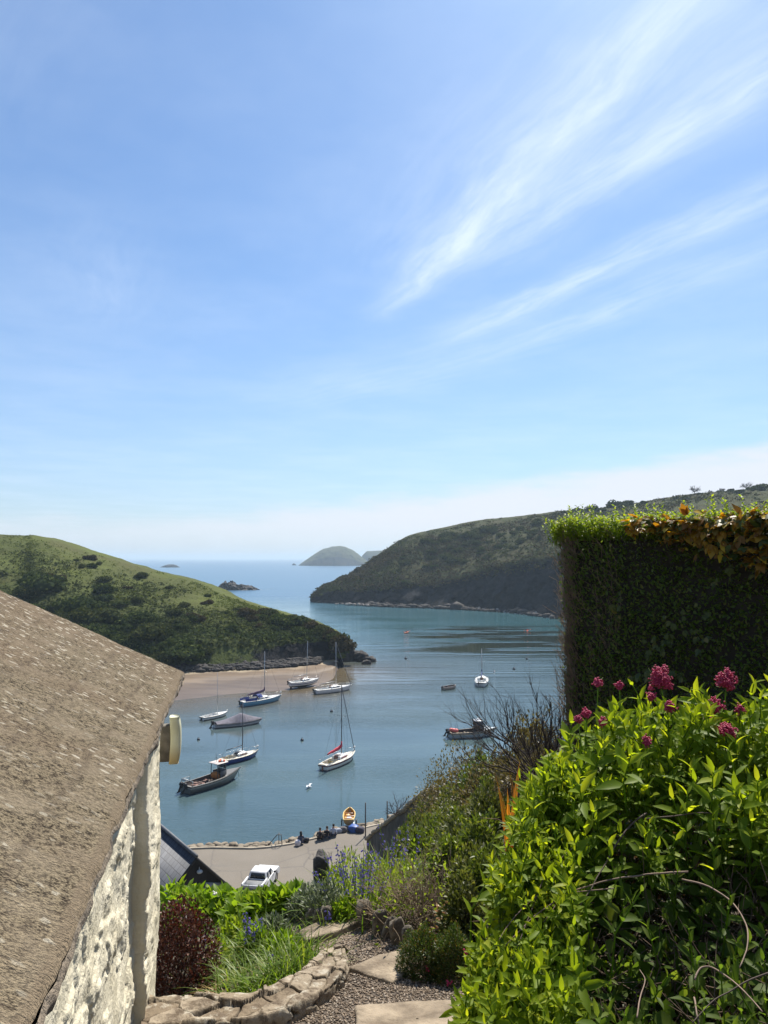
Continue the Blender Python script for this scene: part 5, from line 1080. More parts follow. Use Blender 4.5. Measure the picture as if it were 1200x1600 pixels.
for i, (px, py, w_, lb) in enumerate(((1085, 771.5, 17, 'bare rounded tree on the skyline, left of the two big ones'), (1166, 765.5, 17, 'bare rounded tree on the skyline nearest the right edge'), (1128, 768, 8, 'small bare tree between the two big skyline trees'))):
    d = 432 if px < 1150 else 425; b = P(px, py, d); k = w_ * d / FPX; r_ = np.random.default_rng(60 + i); t = thing('tree', b, lb, 'tree'); mb = MB().tube([(0, 0, -1), (.1, 0, k * .25)], .22, .16, 6); mb.build('trunk', bark, t); mb = MB()
    for a in np.linspace(0, 6.28, 9): grow(mb, (0, 0, k * .15), (math.cos(a) * 1.4, math.sin(a) * .9, .8 + .4 * math.sin(a * 3)), k * .34, .13, 3, r_, 4, .6, .3)
    mb.build('crown', bark, t)

# ================================================================== THE GARDEN
def px2m(n, d): return n * d / FPX
# ---- path, gravel, slabs, wall and edging stones
PATH = [(600, 1680, .62), (590, 1580, .60), (595, 1530, .52), (600, 1490, .42), (560, 1470, .36), (510, 1455, .32), (470, 1440, .30), (435, 1426, .28), (405, 1415, .26)]
def path():
    c = np.array([tuple(TP(px, py)) for px, py, _ in PATH]); wd = np.array([k for _, _, k in PATH]); s = np.linspace(0, 1, len(c)); u = np.linspace(0, 1, 90); c = np.stack([np.interp(u, s, c[:, i]) for i in range(3)], -1); wd = np.interp(u, s, wd)
    tg = norm(np.gradient(c, axis=0)); sd = norm(np.cross(tg, np.array([0, 0, 1.0]))); v = np.linspace(-1, 1, 24); p = c[:, None] + sd[:, None] * (v[None, :, None] * wd[:, None, None]); p[..., 2] = hz(p[..., 0], p[..., 1]) + .022
    gm = simple('gravel_bed', (.115, .090, .068), .95, .5, 40.0, .8, 120.0); tag(MB().grid(p).build('path', gm, smooth_=True), 'narrow gravel path winding down through the garden', 'path', kind='structure')
    r_ = np.random.default_rng(5); n = 30000; i = r_.integers(0, 89, n); f = r_.random((n, 1)); q = c[i] * (1 - f) + c[i + 1] * f + sd[i] * (r_.uniform(-1.05, 1.05, (n, 1)) * wd[i][:, None]); q[:, 2] = hz(q[:, 0], q[:, 1]) + .026
    s3 = r_.uniform(.0045, .0105, (n, 1)) * r_.uniform(.6, 1.3, (n, 3)); o = np.array([(1, 0, 0), (0, 1, 0), (-1, 0, 0), (0, -1, 0), (0, 0, .7), (0, 0, -.7)], float); an = r_.uniform(0, 6.28, n); R_ = np.stack([np.cos(an), -np.sin(an), np.sin(an), np.cos(an)], -1).reshape(n, 2, 2)
    ov = o[None] * s3[:, None]; xy = np.einsum('nij,nkj->nki', R_, ov[..., :2]); ov = np.concatenate([xy, ov[..., 2:] + r_.normal(size=(n, 6, 1)) * .0008], -1) + q[:, None]
    tri = np.array([(0, 1, 4), (1, 2, 4), (2, 3, 4), (3, 0, 4), (1, 0, 5), (2, 1, 5), (3, 2, 5), (0, 3, 5)]); m, t, b, _ = new_mat('pebbles'); t.put(b.inputs['Base Color'], t.ramp(t.attr('rnd'), [(0, (.07, .050, .035)), (.4, (.17, .125, .085)), (.75, (.27, .210, .150)), (1, (.38, .33, .27))])); b.inputs['Roughness'].default_value = .85
    tag(MB().add(ov.reshape(-1, 3), (tri[None] + (np.arange(n) * 6)[:, None, None]).reshape(-1, 3), np.repeat(r_.random(n), 6)).build('gravel', m), 'loose brown and grey gravel on the garden path', 'gravel', kind='stuff')
path()
stone = simple('path_stone', (.20, .150, .098), .9, .4, 4.0, .8, 30.0, c2=(.34, .275, .195))
stone2 = simple('lichen_stone', (.20, .165, .120), .92, .55, 7.0, .9, 22.0, c2=(.42, .36, .27))
stone3 = simple('edging_rock', (.115, .098, .075), .92, .5, 8.0, .9, 20.0, c2=(.24, .20, .145))
def slab(pxs, lift, th, label, seed):
    r_ = np.random.default_rng(seed); pts = [TP(px, py) for px, py in pxs]; c = sum((Vector(p) for p in pts), Vector()) / len(pts); ring = []
    for a, b in zip(pts, pts[1:] + pts[:1]):
        for f in np.linspace(0, 1, 9)[:-1]: q = a.lerp(b, f); ring.append((q.x, q.y))
    ring = np.array(ring); ctr = ring.mean(0); e = ring - ctr; nn = fbm(np.c_[ring, 0 * ring[:, 0]], 9, 3, seed)[:, None]; e = e * (1 + .06 * nn)
    zt = np.median([p.z for p in pts]) + lift; sl = lambda q: zt + (hz(q[:, 0], q[:, 1]) - np.median([p.z for p in pts])) * .8
    rows = []
    for k, dz in ((.02, 0), (.4, 0), (.8, 0), (.965, -.002), (1, -.012), (1.01, -th)):
        q = ctr + e * k; z = sl(q) + dz; p = np.c_[q, z]; p[:, 2] += .006 * fbm(p, 7, 3, seed + 1) if dz > -.01 else 0; rows.append(p)
    tag(MB().grid(np.array(rows)[:, ::-1], wrap=True).build('stepping_stone', stone, origin=c, smooth_=True), label, 'stepping stone')
slab([(556, 1584), (640, 1578), (740, 1584), (775, 1655), (552, 1655)], .05, .12, 'broad flat paving stone at the very bottom of the path', 1)
slab([(545, 1520), (590, 1507), (640, 1503), (650, 1522), (612, 1541)], .05, .09, 'smooth grey stepping stone in the gravel beside the heather bush', 2)
slab([(466, 1464), (520, 1452), (560, 1447), (568, 1458), (525, 1472), (478, 1476)], .085, .14, 'flat stepping stone across the path below the edging rocks', 3)
slab([(385, 1440), (420, 1424), (452, 1415), (462, 1422), (430, 1436), (400, 1446)], .05, .09, 'farthest stepping stone, half hidden by leafy plants', 4)
def garden_wall():
    """Dry stone: one curving body, its top and sides broken by cracks into flat irregular stones."""
    ctr = [(225, 1590), (258, 1588), (300, 1585), (345, 1583), (390, 1580), (428, 1575), (460, 1565), (490, 1549), (511, 1530), (520, 1516), (520, 1503)]
    c = []
    for q in ctr: r0 = ray(*q); d0 = 1.6 / (-r0.z - 0.22); c.append((r0.x * d0, d0, 23.36 + .05 * min(1, max(0, (q[0] - 400) / 90)) - .22 * d0))
    c = np.array(c); ss = np.concatenate([[0], np.cumsum(np.linalg.norm(np.diff(c, axis=0), axis=1))]); n = 520; u = np.linspace(0, ss[-1], n); cc = np.stack([np.interp(u, ss, c[:, i]) for i in range(3)], -1)
    for _ in range(30): cc[1:-1] = (cc[:-2] + 2 * cc[1:-1] + cc[2:]) / 4
    tg = norm(np.gradient(cc, axis=0)); sd = norm(np.cross(tg, np.array([0, 0, 1.0]))); hw = .135 + .03 * fbm(np.c_[u * 1.2, 0 * u, 0 * u], 1, 3, 4) - .05 * smooth(u, ss[-1] - .5, ss[-1])
    sec = [(-1.04, -.20)] + [(-1.04, z) for z in np.linspace(-.14, .055, 10)] + [(-1 + .03, .072)] + [(x, .08) for x in np.linspace(-.93, .93, 44)] + [(1 - .03, .072)] + [(1.04 + .05 * k, .055 - .27 * k) for k in np.linspace(0, 1, 26)]
    off = np.array([a for a, _ in sec]); zz = np.array([b for _, b in sec]); arc = np.concatenate([[0], np.cumsum(np.hypot(np.diff(off) * .14, np.diff(zz)))])
    S2, W2 = np.meshgrid(u, arc, indexing='ij'); q2 = np.stack([S2, W2], -1); wob = np.stack([fbm(np.stack([S2, W2, 0 * S2], -1), 6, 3, 5), fbm(np.stack([S2, W2, 0 * S2 + 9], -1), 6, 3, 6)], -1); q2 = q2 + wob * .035
    q2 = q2 * np.array([1 / .21, 1 / .105]); cell = np.floor(q2).astype(int); F1 = np.full(S2.shape, 9.); F2 = F1.copy(); cid = np.zeros(S2.shape)
    for dx in (-1, 0, 1):
        for dy in (-1, 0, 1):
            cx, cy = cell[..., 0] + dx, cell[..., 1] + dy; jx = _hash(cx, cy, 0 * cx, 11); jy = _hash(cx, cy, 0 * cx, 12); d = np.hypot(q2[..., 0] - cx - jx, q2[..., 1] - cy - jy); m_ = d < F1; F2 = np.where(m_, F1, np.minimum(F2, d)); cid = np.where(m_, _hash(cx, cy, 0 * cx, 13), cid); F1 = np.where(m_, d, F1)
    crack = smooth(F2 - F1, .0, .07); rough = fbm(np.stack([S2, W2, 0 * S2], -1), 14, 4, 8)
    h = (cid - .5) * .034 + rough * .013 - (1 - crack) * .020 + (.012 * np.sin(cid * 40) * (q2[..., 0] - cell[..., 0] - .5))
    nz = np.zeros(len(sec)); nx = np.zeros(len(sec))
    for k, (a, b) in enumerate(sec): nx[k], nz[k] = (-1, .15) if a <= -1.03 else ((1, .2) if a >= 1.03 else (0, 1))
    p = cc[:, None] + sd[:, None] * (off[None, :, None] * hw[:, None, None] + (nx[None] * h)[..., None]); p[..., 2] += zz[None] + nz[None] * h
    m, t, b, _ = new_mat('wall_stone'); pos = t.n.new('ShaderNodeTexCoord').outputs['Object']; c_ = t.ramp(t.attr('rnd'), [(0, (.19, .145, .095)), (.35, (.27, .22, .155)), (.7, (.33, .27, .195)), (1, (.24, .19, .125))])
    c_ = t.mix(t.step(t.noise(pos, 13.0, 6.0, .65), .45, .65), c_, (.115, .084, .054)); c_ = t.mix(t.math('MULTIPLY', t.step(t.noise(pos, 9.0, 6.0, .7), .53, .62), .75), c_, (.44, .40, .32)); c_ = t.mix(t.math('SUBTRACT', 1.0, t.attr('crack')), c_, (.05, .04, .028)); t.put(b.inputs['Base Color'], c_); b.inputs['Roughness'].default_value = .95; t.put(b.inputs['Normal'], t.bump(t.noise(pos, 36.0, 6.0, .7), .9, .015))
    tag(MB().grid(p[:, ::-1], cid[:, ::-1].reshape(-1)).build('garden_wall', m, smooth_=True, attrs=dict(crack=crack[:, ::-1].reshape(-1))), 'low curving wall of flat lichened stones round the flower bed', 'garden wall')
garden_wall()
EDGE = [(487, 1450, 26, 15), (497, 1456, 34, 15), (511, 1455, 36, 17), (532, 1452, 26, 20), (556, 1452, 24, 20), (574, 1458, 44, 22), (594, 1468, 42, 19), (608, 1472, 36, 16), (622, 1482, 42, 20), (640, 1490, 38, 17)]
for i, (px, py, hh, ww) in enumerate(EDGE):
    b = T(px, py); d = b.y; mb = MB(); mb.blob((0, 0, px2m(hh, d) * .42), (px2m(ww, d) * .62, px2m(ww, d) * .45, px2m(hh, d) * .62), 3, .38, 1.5, 80 + i, .6, Matrix.Rotation(RNG.normal() * .25, 3, 'Y'))
    o = mb.build('edging_stone', stone3, smooth_=True); o.location = b; tag(o, 'rough upright stone in the row edging the raised bed', 'stone', 'edging stones of the raised bed')
b = P(502, 1366, 9.3); mb = MB().blob((0, 0, .05), (.095, .08, .20), 3, .38, 1.8, 5, .55); o = mb.build('stone_post', simple('dark_stone', (.075, .070, .066), .9, .4, 10, .8, 30), smooth_=True); o.location = b; tag(o, 'dark squat stone post above the bluebells at the edge of the quay', 'post')

# ---- the bank wall running down to the quay
def bank_wall():
    a = np.array(tuple(P(574, 1312, 47.0))); b = np.array(tuple(P(672, 1233, 33.0))); n, k = 70, 22; u = np.linspace(0, 1, n); L = np.linalg.norm((b - a)[:2]); ax = (b - a) / L; ax[2] = 0; lf = np.array([-ax[1], ax[0], 0])
    if lf[0] > 0: lf = -lf
    top = a + (b - a) * u[:, None]; top[:, 2] += .10 * fbm(np.c_[u * 9, 0 * u, 0 * u], 1, 4, 3); rows = []
    for off, dz in [(.02 + .1 * q, -4.0 * q) for q in np.linspace(1, 0, k)] + [(-.55, .03), (-.60, -1.5)]: r_ = top + lf * off; r_[:, 2] += dz; rows.append(r_)
    p = np.stack(rows, 1); p = p + lf * (.10 * fbm(p, 1.1, 4, 8))[..., None]; m = simple('bank_stone', (.085, .072, .055), .95, .5, 1.5, 1.0, 4.0)
    r = thing('bank_wall', a - np.array([0, 0, 3]), 'dark sloping stone wall with a pale coping, holding the bank above the quay', 'wall'); MB().grid(p[:, ::-1]).build('face', m, r, r.location, smooth_=True)
    mb = MB()
    for i in range(30): c = top[int(i / 30 * (n - 1))] - lf * .26 + np.array([0, 0, .07]); mb.blob(c, (.40, .42, .11), 2, .2, 1.6, i, .5, Matrix.Rotation(math.atan2(ax[1], ax[0]) + RNG.normal() * .1, 3, 'Z') @ Matrix.Rotation(-math.atan2(b[2] - a[2], L), 3, 'Y'), RNG.random())
    mb.build('coping', simple('coping_stone', (.30, .25, .18), .92, .4, 2.0, .7, 6.0), r, r.location, smooth_=True)
bank_wall()

# ---- shrubs
def shrub(name, label, cat, base, rx, rz, n, L, W, mat, stems=14, sr=.0055, ry=None, lump=.25, up=.35, seed=0, group=None, smat=None, inner=.35, core=None, flowers=None, droop=.15, fold=.25):
    r_ = np.random.default_rng(seed); ry = ry or rx; root = thing(name, base, label, cat, group); mb = MB()
    v = norm(r_.normal(size=(n, 3))); v[:, 2] = np.abs(v[:, 2]) * 1.05 - .05; f = 1 + lump * fbm(v * 2.0 + seed, 1.3, 3, seed) ; rad_ = (1 - inner * r_.random(n) ** 1.7) * f
    p = v * rad_[:, None] * np.array([rx, ry, rz]); d = norm(v + r_.normal(size=(n, 3)) * .55 + np.array([0, 0, up])); nn = norm(r_.normal(size=(n, 3)) * .5 + np.array([0, 0, 1]) + v * .4)
    mb.leaves(p, d, nn, L * r_.uniform(.65, 1.25, n), W * r_.uniform(.7, 1.2, n), fold, droop); mb.build('foliage', mat, root)
    mb = MB()
    for i in range(stems):
        e = norm(r_.normal(size=3) * np.array([1, 1, .4]) + np.array([0, 0, .9])) * np.array([rx, ry, rz]) * r_.uniform(.7, .95); mid = e * .5 + np.array([0, 0, rz * .12]) + r_.normal(size=3) * rx * .06
        mb.tube([(r_.normal() * rx * .1, r_.normal() * ry * .1, -.03), mid, e], sr, sr * .36, 5)
    mb.build('stem', smat or bark, root)
    for (fm, k, s, sp) in (flowers or []):
        for i in range(k):
            q = norm(np.array([r_.normal() * .8, -abs(r_.normal()) * .6, r_.uniform(.3, 1)])) * np.array([rx, ry, rz]) * 1.12; mb = MB()
            for j in range(sp): mb.blob(q + r_.normal(size=3) * s * .55, (s * .38,) * 3, 1, .2, 2, j)
            mb.build('flower', fm, root)
    return root
petal_p = leafm('pink_petal', (.42, .035, .105), (.56, .060, .155), .3, (1.3, 1.0, 1.1), c3=(.62, .13, .23)); petal_b = leafm('bluebell_petal', (.155, .140, .42), (.23, .21, .52), .4, (1.2, 1.1, 1.2), c3=(.34, .31, .60)); petal_w = simple('white_petal', (.7, .68, .66), .6, .1)
green = leafm('broad_leaf', (.105, .180, .014), (.165, .245, .018), .45, c3=(.235, .285, .030), spec=.15); lime = leafm('lime_leaf', (.150, .210, .016), (.215, .270, .024), .45, c3=(.28, .31, .04)); silver = leafm('silver_leaf', (.105, .130, .080), (.175, .200, .135), .25, (1.2, 1.3, .9), c3=(.27, .29, .22)); blade_g = leafm('blade_leaf', (.085, .150, .014), (.140, .205, .020), .45, c3=(.22, .24, .04)); dryb = leafm('dry_blade', (.20, .145, .055), (.32, .22, .085), .3, (1.3, 1.1, .6)); wine = leafm('wine_leaf', (.045, .018, .013), (.082, .030, .020), .2, (1.6, .8, .6), c3=(.15, .070, .042)); heathg = leafm('heather_leaf', (.034, .062, .014), (.070, .105, .020), .3, c3=(.19, .11, .035)); dullg = leafm('dull_leaf', (.066, .076, .022), (.100, .110, .030), .35, c3=(.155, .15, .045)); brownl = leafm('brown_leaf', (.080, .060, .030), (.130, .100, .046), .3, c3=(.18, .145, .07))
def at(px, py, dz=-.02): v = T(px, py); v.z += dz; return v
b = P(276, 1572, 5.42); shrub('berberis_bush', 'dense dark red leaved bush against the cottage corner', 'bush', b, .31, .68, 9000, .026, .017, wine, 24, seed=1, inner=.5)
for i, (px, py, rr_, hh, lb) in enumerate(((272, 1450, 46, 62, 'leafy green plant right against the cottage wall'), (310, 1452, 46, 58, 'leafy green plant with a pink flower above the dark red bush'), (352, 1446, 44, 50, 'broad leaved green plant with a tiny white flower, below the boathouse gable'), (392, 1446, 36, 42, 'broad leaved green plant in front of the white pickup'), (428, 1438, 34, 42, 'broad leaved green plant just right of the white pickup'), (462, 1432, 30, 40, 'small leafy green plant left of the silver leaved plant'))):
    b = at(px, py); d = b.y; r = shrub('leafy_plant', lb, 'plant', b, px2m(rr_, d), px2m(hh, d), 460, .115, .062, green, 14, seed=20 + i, lump=.35, up=.2, smat=green, droop=.3, inner=.6, flowers=[(petal_p, 1, .03, 14)] if i == 1 else ([(petal_w, 1, .022, 10)] if i == 2 else None))
def blades_clump(name, label, cat, base, n, L, W, mat, spread, bend=(.2, .9), lean=.35, seed=0, group=None, spikes=None, dry=0):
    r_ = np.random.default_rng(seed); root = thing(name, base, label, cat, group); p = r_.normal(size=(n, 3)) * np.array([spread, spread, 0]); d = norm(np.array([0, 0, 1.0]) + r_.normal(size=(n, 3)) * np.array([lean, lean, 0]) + p * .8)
    MB().blades(p, d, L * r_.uniform(.55, 1.15, n), W * r_.uniform(.6, 1.2, n), r_.uniform(*bend, n)).build('leaf', mat, root)
    if dry: q = r_.normal(size=(dry, 3)) * np.array([spread, spread, 0]); MB().blades(q, norm(np.array([0, 0, .7]) + r_.normal(size=(dry, 3)) * .6 * np.array([1, 1, .2])), L * r_.uniform(.4, .9, dry), W * .8, r_.uniform(.6, 1.4, dry)).build('dry_leaf', dryb, root)
    for k in range(spikes[0] if spikes else 0):
        hgt = spikes[1] * r_.uniform(.75, 1.1); o = r_.normal(size=2) * spikes[2]; top = np.array([o[0] * 1.3, o[1] * 1.2, hgt]); pts = [(o[0] * .5, o[1] * .5, 0), (o[0] * .9, o[1] * .9, hgt * .55), tuple(top)]; MB().tube(pts, .004, .0025, 5).build('stalk', blade_g, root); m = 15
        f = r_.uniform(.55, 1.0, m); c = np.array([o[0] * .9, o[1] * .9, hgt * .55]) * (1 - (f[:, None] - .55) / .45) + top * ((f[:, None] - .55) / .45); an = r_.uniform(0, 6.28, m); dd = np.stack([np.cos(an), np.sin(an), -.5 + 0 * an], -1); mb = MB()
        for q in range(5): a2 = q * 1.2566; mb.leaves(c + dd * .008, norm(dd + .35 * np.stack([np.cos(an + a2), np.sin(an + a2), np.sin(a2) + 0 * an], -1)), np.stack([np.cos(a2 + an), np.sin(a2 - an), .3 + 0 * an], -1), .020, .0095, .3, .1)
        mb.build('flower', petal_b, root)
    return root
for i, (px, py, n, L, lb) in enumerate(((345, 1540, 150, .30, 'grassy clump beside the dark red bush'), (392, 1556, 240, .34, 'bushy grass clump in the middle of the walled bed'), (436, 1548, 240, .34, 'arching grass clump at the front of the walled bed'), (466, 1520, 170, .33, 'grass clump leaning over the curve of the stone wall'), (350, 1490, 200, .34, 'grass clump behind the dark red bush'), (420, 1492, 220, .34, 'grass clump between the wall curve and the leafy plants'))):
    blades_clump('grass_clump', lb, 'grass', at(px, py), n, L, .011, blade_g, .085, seed=70 + i, dry=26)
blades_clump('bluebell_clump', 'bluebell clump with blue flowers inside the walled bed', 'bluebells', at(392, 1500), 110, .34, .012, blade_g, .09, seed=80, spikes=(5, .36, .06)); blades_clump('bluebell_clump', 'small bluebell with one flower spike at the back of the dark red bush', 'bluebells', at(322, 1520), 50, .30, .011, blade_g, .05, seed=81, spikes=(1, .30, .02)); blades_clump('bluebell_clump', 'small bluebell low in the grass near the stone wall curve', 'bluebells', at(425, 1525), 50, .26, .011, blade_g, .05, seed=82, spikes=(1, .22, .03))
blades_clump('dry_grass_tuft', 'yellowing dry grass tuft at the foot of the dark red bush', 'grass', at(348, 1564), 90, .22, .011, dryb, .05, seed=83, bend=(.4, 1.2)); shrub('ground_plant', 'small bright green plant at the inner foot of the stone wall', 'plant', at(428, 1560), .12, .10, 260, .032, .022, lime, 8, seed=84)
shrub('ground_plant', 'yellow green plant just left of the grass clumps', 'plant', at(340, 1510), .10, .20, 200, .05, .022, lime, 8, seed=85)
for i, (px, py, rr_, hh, mt, lb) in enumerate(((478, 1440, 30, 52, silver, 'silver leaved plant at the end of the edging stones'), (508, 1445, 34, 66, silver, 'tall silver leaved plant left of the bluebells'), (430, 1470, 22, 34, silver, 'low silver leaved plant beside the far stepping stone'), (540, 1452, 28, 44, green, 'glossy green plant under the bluebells behind the edging stones'))):
    b = at(px, py); d = b.y; shrub('silver_plant' if mt is silver else 'leafy_plant', lb, 'plant', b, px2m(rr_, d), px2m(hh, d), 900, .055, .017 if mt is silver else .026, mt, 14, seed=90 + i, up=.5, smat=mt)
for px_, py_, lb_ in ((400, 1492, 'leafy green plant among the grass in the middle of the walled bed'), (366, 1478, 'leafy lime plant behind the grass by the walled bed bluebells'), (445, 1506, 'leafy green plant just inside the bend of the stone wall')):
    shrub('leafy_plant', lb_, 'plant', at(px_, py_), .15, .22, 420, .06, .024, lime if px_ == 366 else green, 12, seed=px_, up=.5, smat=green)
blades_clump('bluebell_clump', 'largest bluebell clump with many blue spikes on the raised bed', 'bluebells', at(562, 1440), 240, .44, .014, blade_g, .17, seed=95, spikes=(24, .54, .13)); blades_clump('bluebell_clump', 'bluebell clump on the back edge of the raised bed against the bank', 'bluebells', at(628, 1395), 120, .46, .014, blade_g, .13, seed=96, spikes=(10, .58, .13)); blades_clump('bluebell_clump', 'bluebell with a single blue spike in front of the silver plant', 'bluebells', at(515, 1462), 40, .28, .012, blade_g, .05, seed=97, spikes=(1, .28, .02))
blades_clump('iris_clump', 'upright yellow green iris leaves right of the largest bluebells', 'iris', at(618, 1420), 210, .50, .020, lime, .15, seed=98, bend=(.05, .5), lean=.2); blades_clump('iris_clump', 'fresh green iris leaves behind the largest bluebells', 'iris', at(590, 1408), 190, .48, .018, lime, .15, seed=99, bend=(.05, .5), lean=.2)
for i, (px, py, rr_, hh, lb) in enumerate(((548, 1398, 30, 66, 'lime green spurge left of the bluebell spikes'), (580, 1392, 28, 56, 'lime green spurge right behind the bluebell spikes'), (520, 1408, 28, 50, 'low lime green spurge at the foot of the dark stone post'))):
    b = at(px, py); d = b.y; shrub('spurge_plant', lb, 'plant', b, px2m(rr_, d), px2m(hh, d), 650, .060, .019, lime, 16, seed=110 + i, up=.7, smat=lime)
def twig_bush(name, label, base, n, L, r, seed, mat, lev=2, spread=.55, up=.1, leaf=None, ln=0, ll=.03, dirs=None, split=3, dirk=(1, 1, .6)):
    r_ = np.random.default_rng(seed); root = thing(name, base, label, 'shrub'); mb = MB()
    for i in range(n):
        d = np.array(dirs[i % len(dirs)]) + r_.normal(size=3) * .12 if dirs else norm(r_.normal(size=3) * np.array(dirk) + np.array([0, 0, .75])); grow(mb, r_.normal(size=3) * np.array([.05, .05, .0]), d, L * r_.uniform(.7, 1.2), r * r_.uniform(.7, 1.2), lev, r_, split, spread, up)
    mb.build('twig', mat, root)
    if leaf: v = norm(r_.normal(size=(ln, 3)) * np.array([1, 1, .6]) + np.array([0, 0, .6])); p = v * L * r_.uniform(.6, 2.0, (ln, 1)); MB().leaves(p, r_.normal(size=(ln, 3)) + v, r_.normal(size=(ln, 3)) + np.array([0, 0, 1.5]), ll * r_.uniform(.6, 1.2, ln), ll * .5).build('foliage', leaf, root)
    return root
tan = simple('dry_twig', (.27, .205, .135), .9, .45, 9.0); darkt = simple('dark_twig', (.042, .030, .026), .9, .4, 9.0)
twig_bush('twiggy_shrub', 'tangled half dead shrub of tan twigs on the raised bed', at(655, 1452), 64, .32, .0062, 121, tan, 2, .6, .0, lime, 300, .036, split=4, dirk=(1.1, 1.0, .5)); twig_bush('twiggy_shrub', 'olive leaved twiggy shrub behind the half dead one', at(690, 1425), 30, .30, .0055, 122, tan, 2, .5, .2, lime, 900, .040, split=3)
shrub('heather_bush', 'low dark green heather dome beside the stepping stone', 'bush', at(664, 1530), .17, .34, 11000, .017, .007, heathg, 16, seed=123, up=.4, lump=.35); shrub('heather_bush', 'second heather dome with pink flowers under the tall leafy bush', 'bush', at(712, 1535), .17, .32, 9000, .019, .007, heathg, 16, seed=124, up=.4, lump=.35, flowers=[(petal_p, 9, .018, 8)])
peach = leafm('peach_leaf', (.34, .19, .11), (.46, .29, .17), .35, (1.2, 1.0, .8)); shrub('dry_flower', 'peach coloured dried flower heads above the heather', 'plant', at(698, 1470), .11, .28, 190, .034, .022, peach, 12, seed=125, smat=tan)
orangeb = leafm('orange_blade', (.42, .17, .018), (.56, .25, .03), .45, (1.2, 1.0, .5))
b = P(804, 1335, 4.6); blades_clump('flax_clump', 'upright orange sword leaves between the bare shrub and the lime bush', 'flax', b, 15, .60, .032, orangeb, .03, bend=(.0, .14), lean=.10, seed=126)
# bare shrub beside the hedge
b = P(858, 1240, 7.4)
twig_bush('bare_shrub', 'tall bare dark branched shrub reaching out over the water by the hedge', b, 18, .52, .009, 131, darkt, 3, .34, .5, None, split=3, dirs=[(-.75, -.1, .85), (-.55, .1, 1), (-.3, 0, 1.1), (-.85, .1, .6), (-.1, .1, 1.1), (.1, 0, 1)])
b = P(880, 1225, 7.9); twig_bush('bare_shrub', 'low dense bare twigs packed against the foot of the hedge', b, 26, .32, .006, 132, darkt, 3, .42, .4, brownl, 500, .03, split=3, dirs=[(-.5, 0, 1), (-.2, 0, 1.1), (.1, .1, 1), (-.7, .1, .7)])
b = P(835, 1290, 7.6); twig_bush('bare_shrub', 'bare brown shrub below the hedge, behind the lime leaved bush', b, 26, .30, .006, 133, darkt, 3, .48, .2, brownl, 700, .03, split=3, dirs=[(-.9, 0, .7), (-.4, 0, 1.0), (.1, .1, 1), (-.8, .2, .3)])
# shrubs down the bank
bankg = leafm('bank_leaf', (.066, .092, .018), (.105, .135, .024), .35, c3=(.16, .165, .038))
BANK = [(662, 1230, 32, 26, 1), (684, 1198, 27, 32, 1), (706, 1180, 24, 34, 1), (732, 1176, 21, 36, 1), (760, 1180, 18, 38, 2), (788, 1174, 15, 40, 1), (815, 1152, 13, 40, 1), (842, 1122, 11, 42, 1),
        (668, 1258, 26, 30, 0), (695, 1236, 22, 38, 1), (722, 1226, 18, 42, 0), (752, 1222, 15, 44, 1), (782, 1218, 13, 46, 2), (812, 1205, 11, 48, 1), (845, 1180, 9.5, 46, 1),
        (650, 1284, 18, 30, 0), (680, 1270, 15, 38, 2), (712, 1262, 13, 44, 0), (745, 1256, 11.5, 48, 1), (778, 1250, 10.5, 48, 0), (810, 1246, 9.5, 48, 1), (846, 1226, 8.6, 46, 1),
        (632, 1308, 13, 24, 2), (662, 1302, 12, 34, 0), (695, 1300, 11, 40, 2), (730, 1296, 10, 46, 0), (765, 1290, 9.2, 48, 0), (800, 1290, 8.6, 48, 1),
        (660, 1346, 9.2, 30, 2), (696, 1343, 8.4, 40, 0), (735, 1338, 8.0, 44, 2), (772, 1333, 7.4, 44, 0),
        (722, 1384, 6.9, 46, 0), (750, 1366, 6.6, 46, 2), (702, 1402, 6.4, 38, 2), (738, 1432, 5.8, 42, 0), (760, 1404, 5.6, 40, 2), (728, 1470, 5.2, 36, 0)]
for i, (px, py, d, rr_, k) in enumerate(BANK):
    tp = P(px, py, d); b = onground(tp.x, tp.y); b.z -= .05; hgt = min(max(tp.z - b.z, .45), 3.0); mt = (dullg, brownl, bankg)[k]; s = .0035 * d ** .85 + .012
    shrub('bank_shrub', ('dull green shrub in the tangle on the bank below the hedge', 'brown leafed shrub in the tangle on the bank below the hedge', 'fresh green shrub in the tangle on the bank below the hedge')[k], 'shrub', b, px2m(rr_, d), hgt, 3800, min(.10, s * 1.8), min(.05, s * .8), mt, 70, sr=.005 * max(1, d / 9), seed=140 + i, group=('dull green shrubs on the bank', 'brown shrubs on the bank', 'fresh green shrubs on the bank')[k], lump=.55, inner=.75, smat=tan if k else darkt, up=.5)
twig_bush('bare_bramble', 'thin bare twigs above the dark stone post', P(500, 1352, 9.4), 7, .12, .003, 170, darkt, 2, .4, .4)
twig_bush('bare_bramble', 'thin bare sapling at the end of the bank wall coping', P(618, 1272, 38), 8, .6, .022, 171, darkt, 2, .5, .3)
def sparse_grass():
    r_ = np.random.default_rng(9); n = 9000; x = np.concatenate([r_.uniform(-2.6, 3.0, 9000), r_.uniform(.9, 7.0, 16000)]); y = np.concatenate([r_.uniform(5.6, 13, 9000), r_.uniform(-1.5, 9, 16000)]); n = len(x); c = np.array([tuple(TP(px, py)) for px, py, _ in PATH]); keep = (polydist(x, y, c) > .62) & ~((x < -.2) & (y < 4.9) & (y > 3)); x, y = x[keep], y[keep]; n = len(x); p = np.stack([x, y, hz(x, y)], -1)
    MB_ = MB().blades(p, norm(np.array([0, 0, 1.0]) + r_.normal(size=(n, 3)) * .4), r_.uniform(.08, .22, n), .010, r_.uniform(.2, 1.0, n), 3); tag(MB_.build('undergrowth', dullg), 'short green undergrowth covering the garden soil', 'undergrowth', kind='stuff')
sparse_grass()

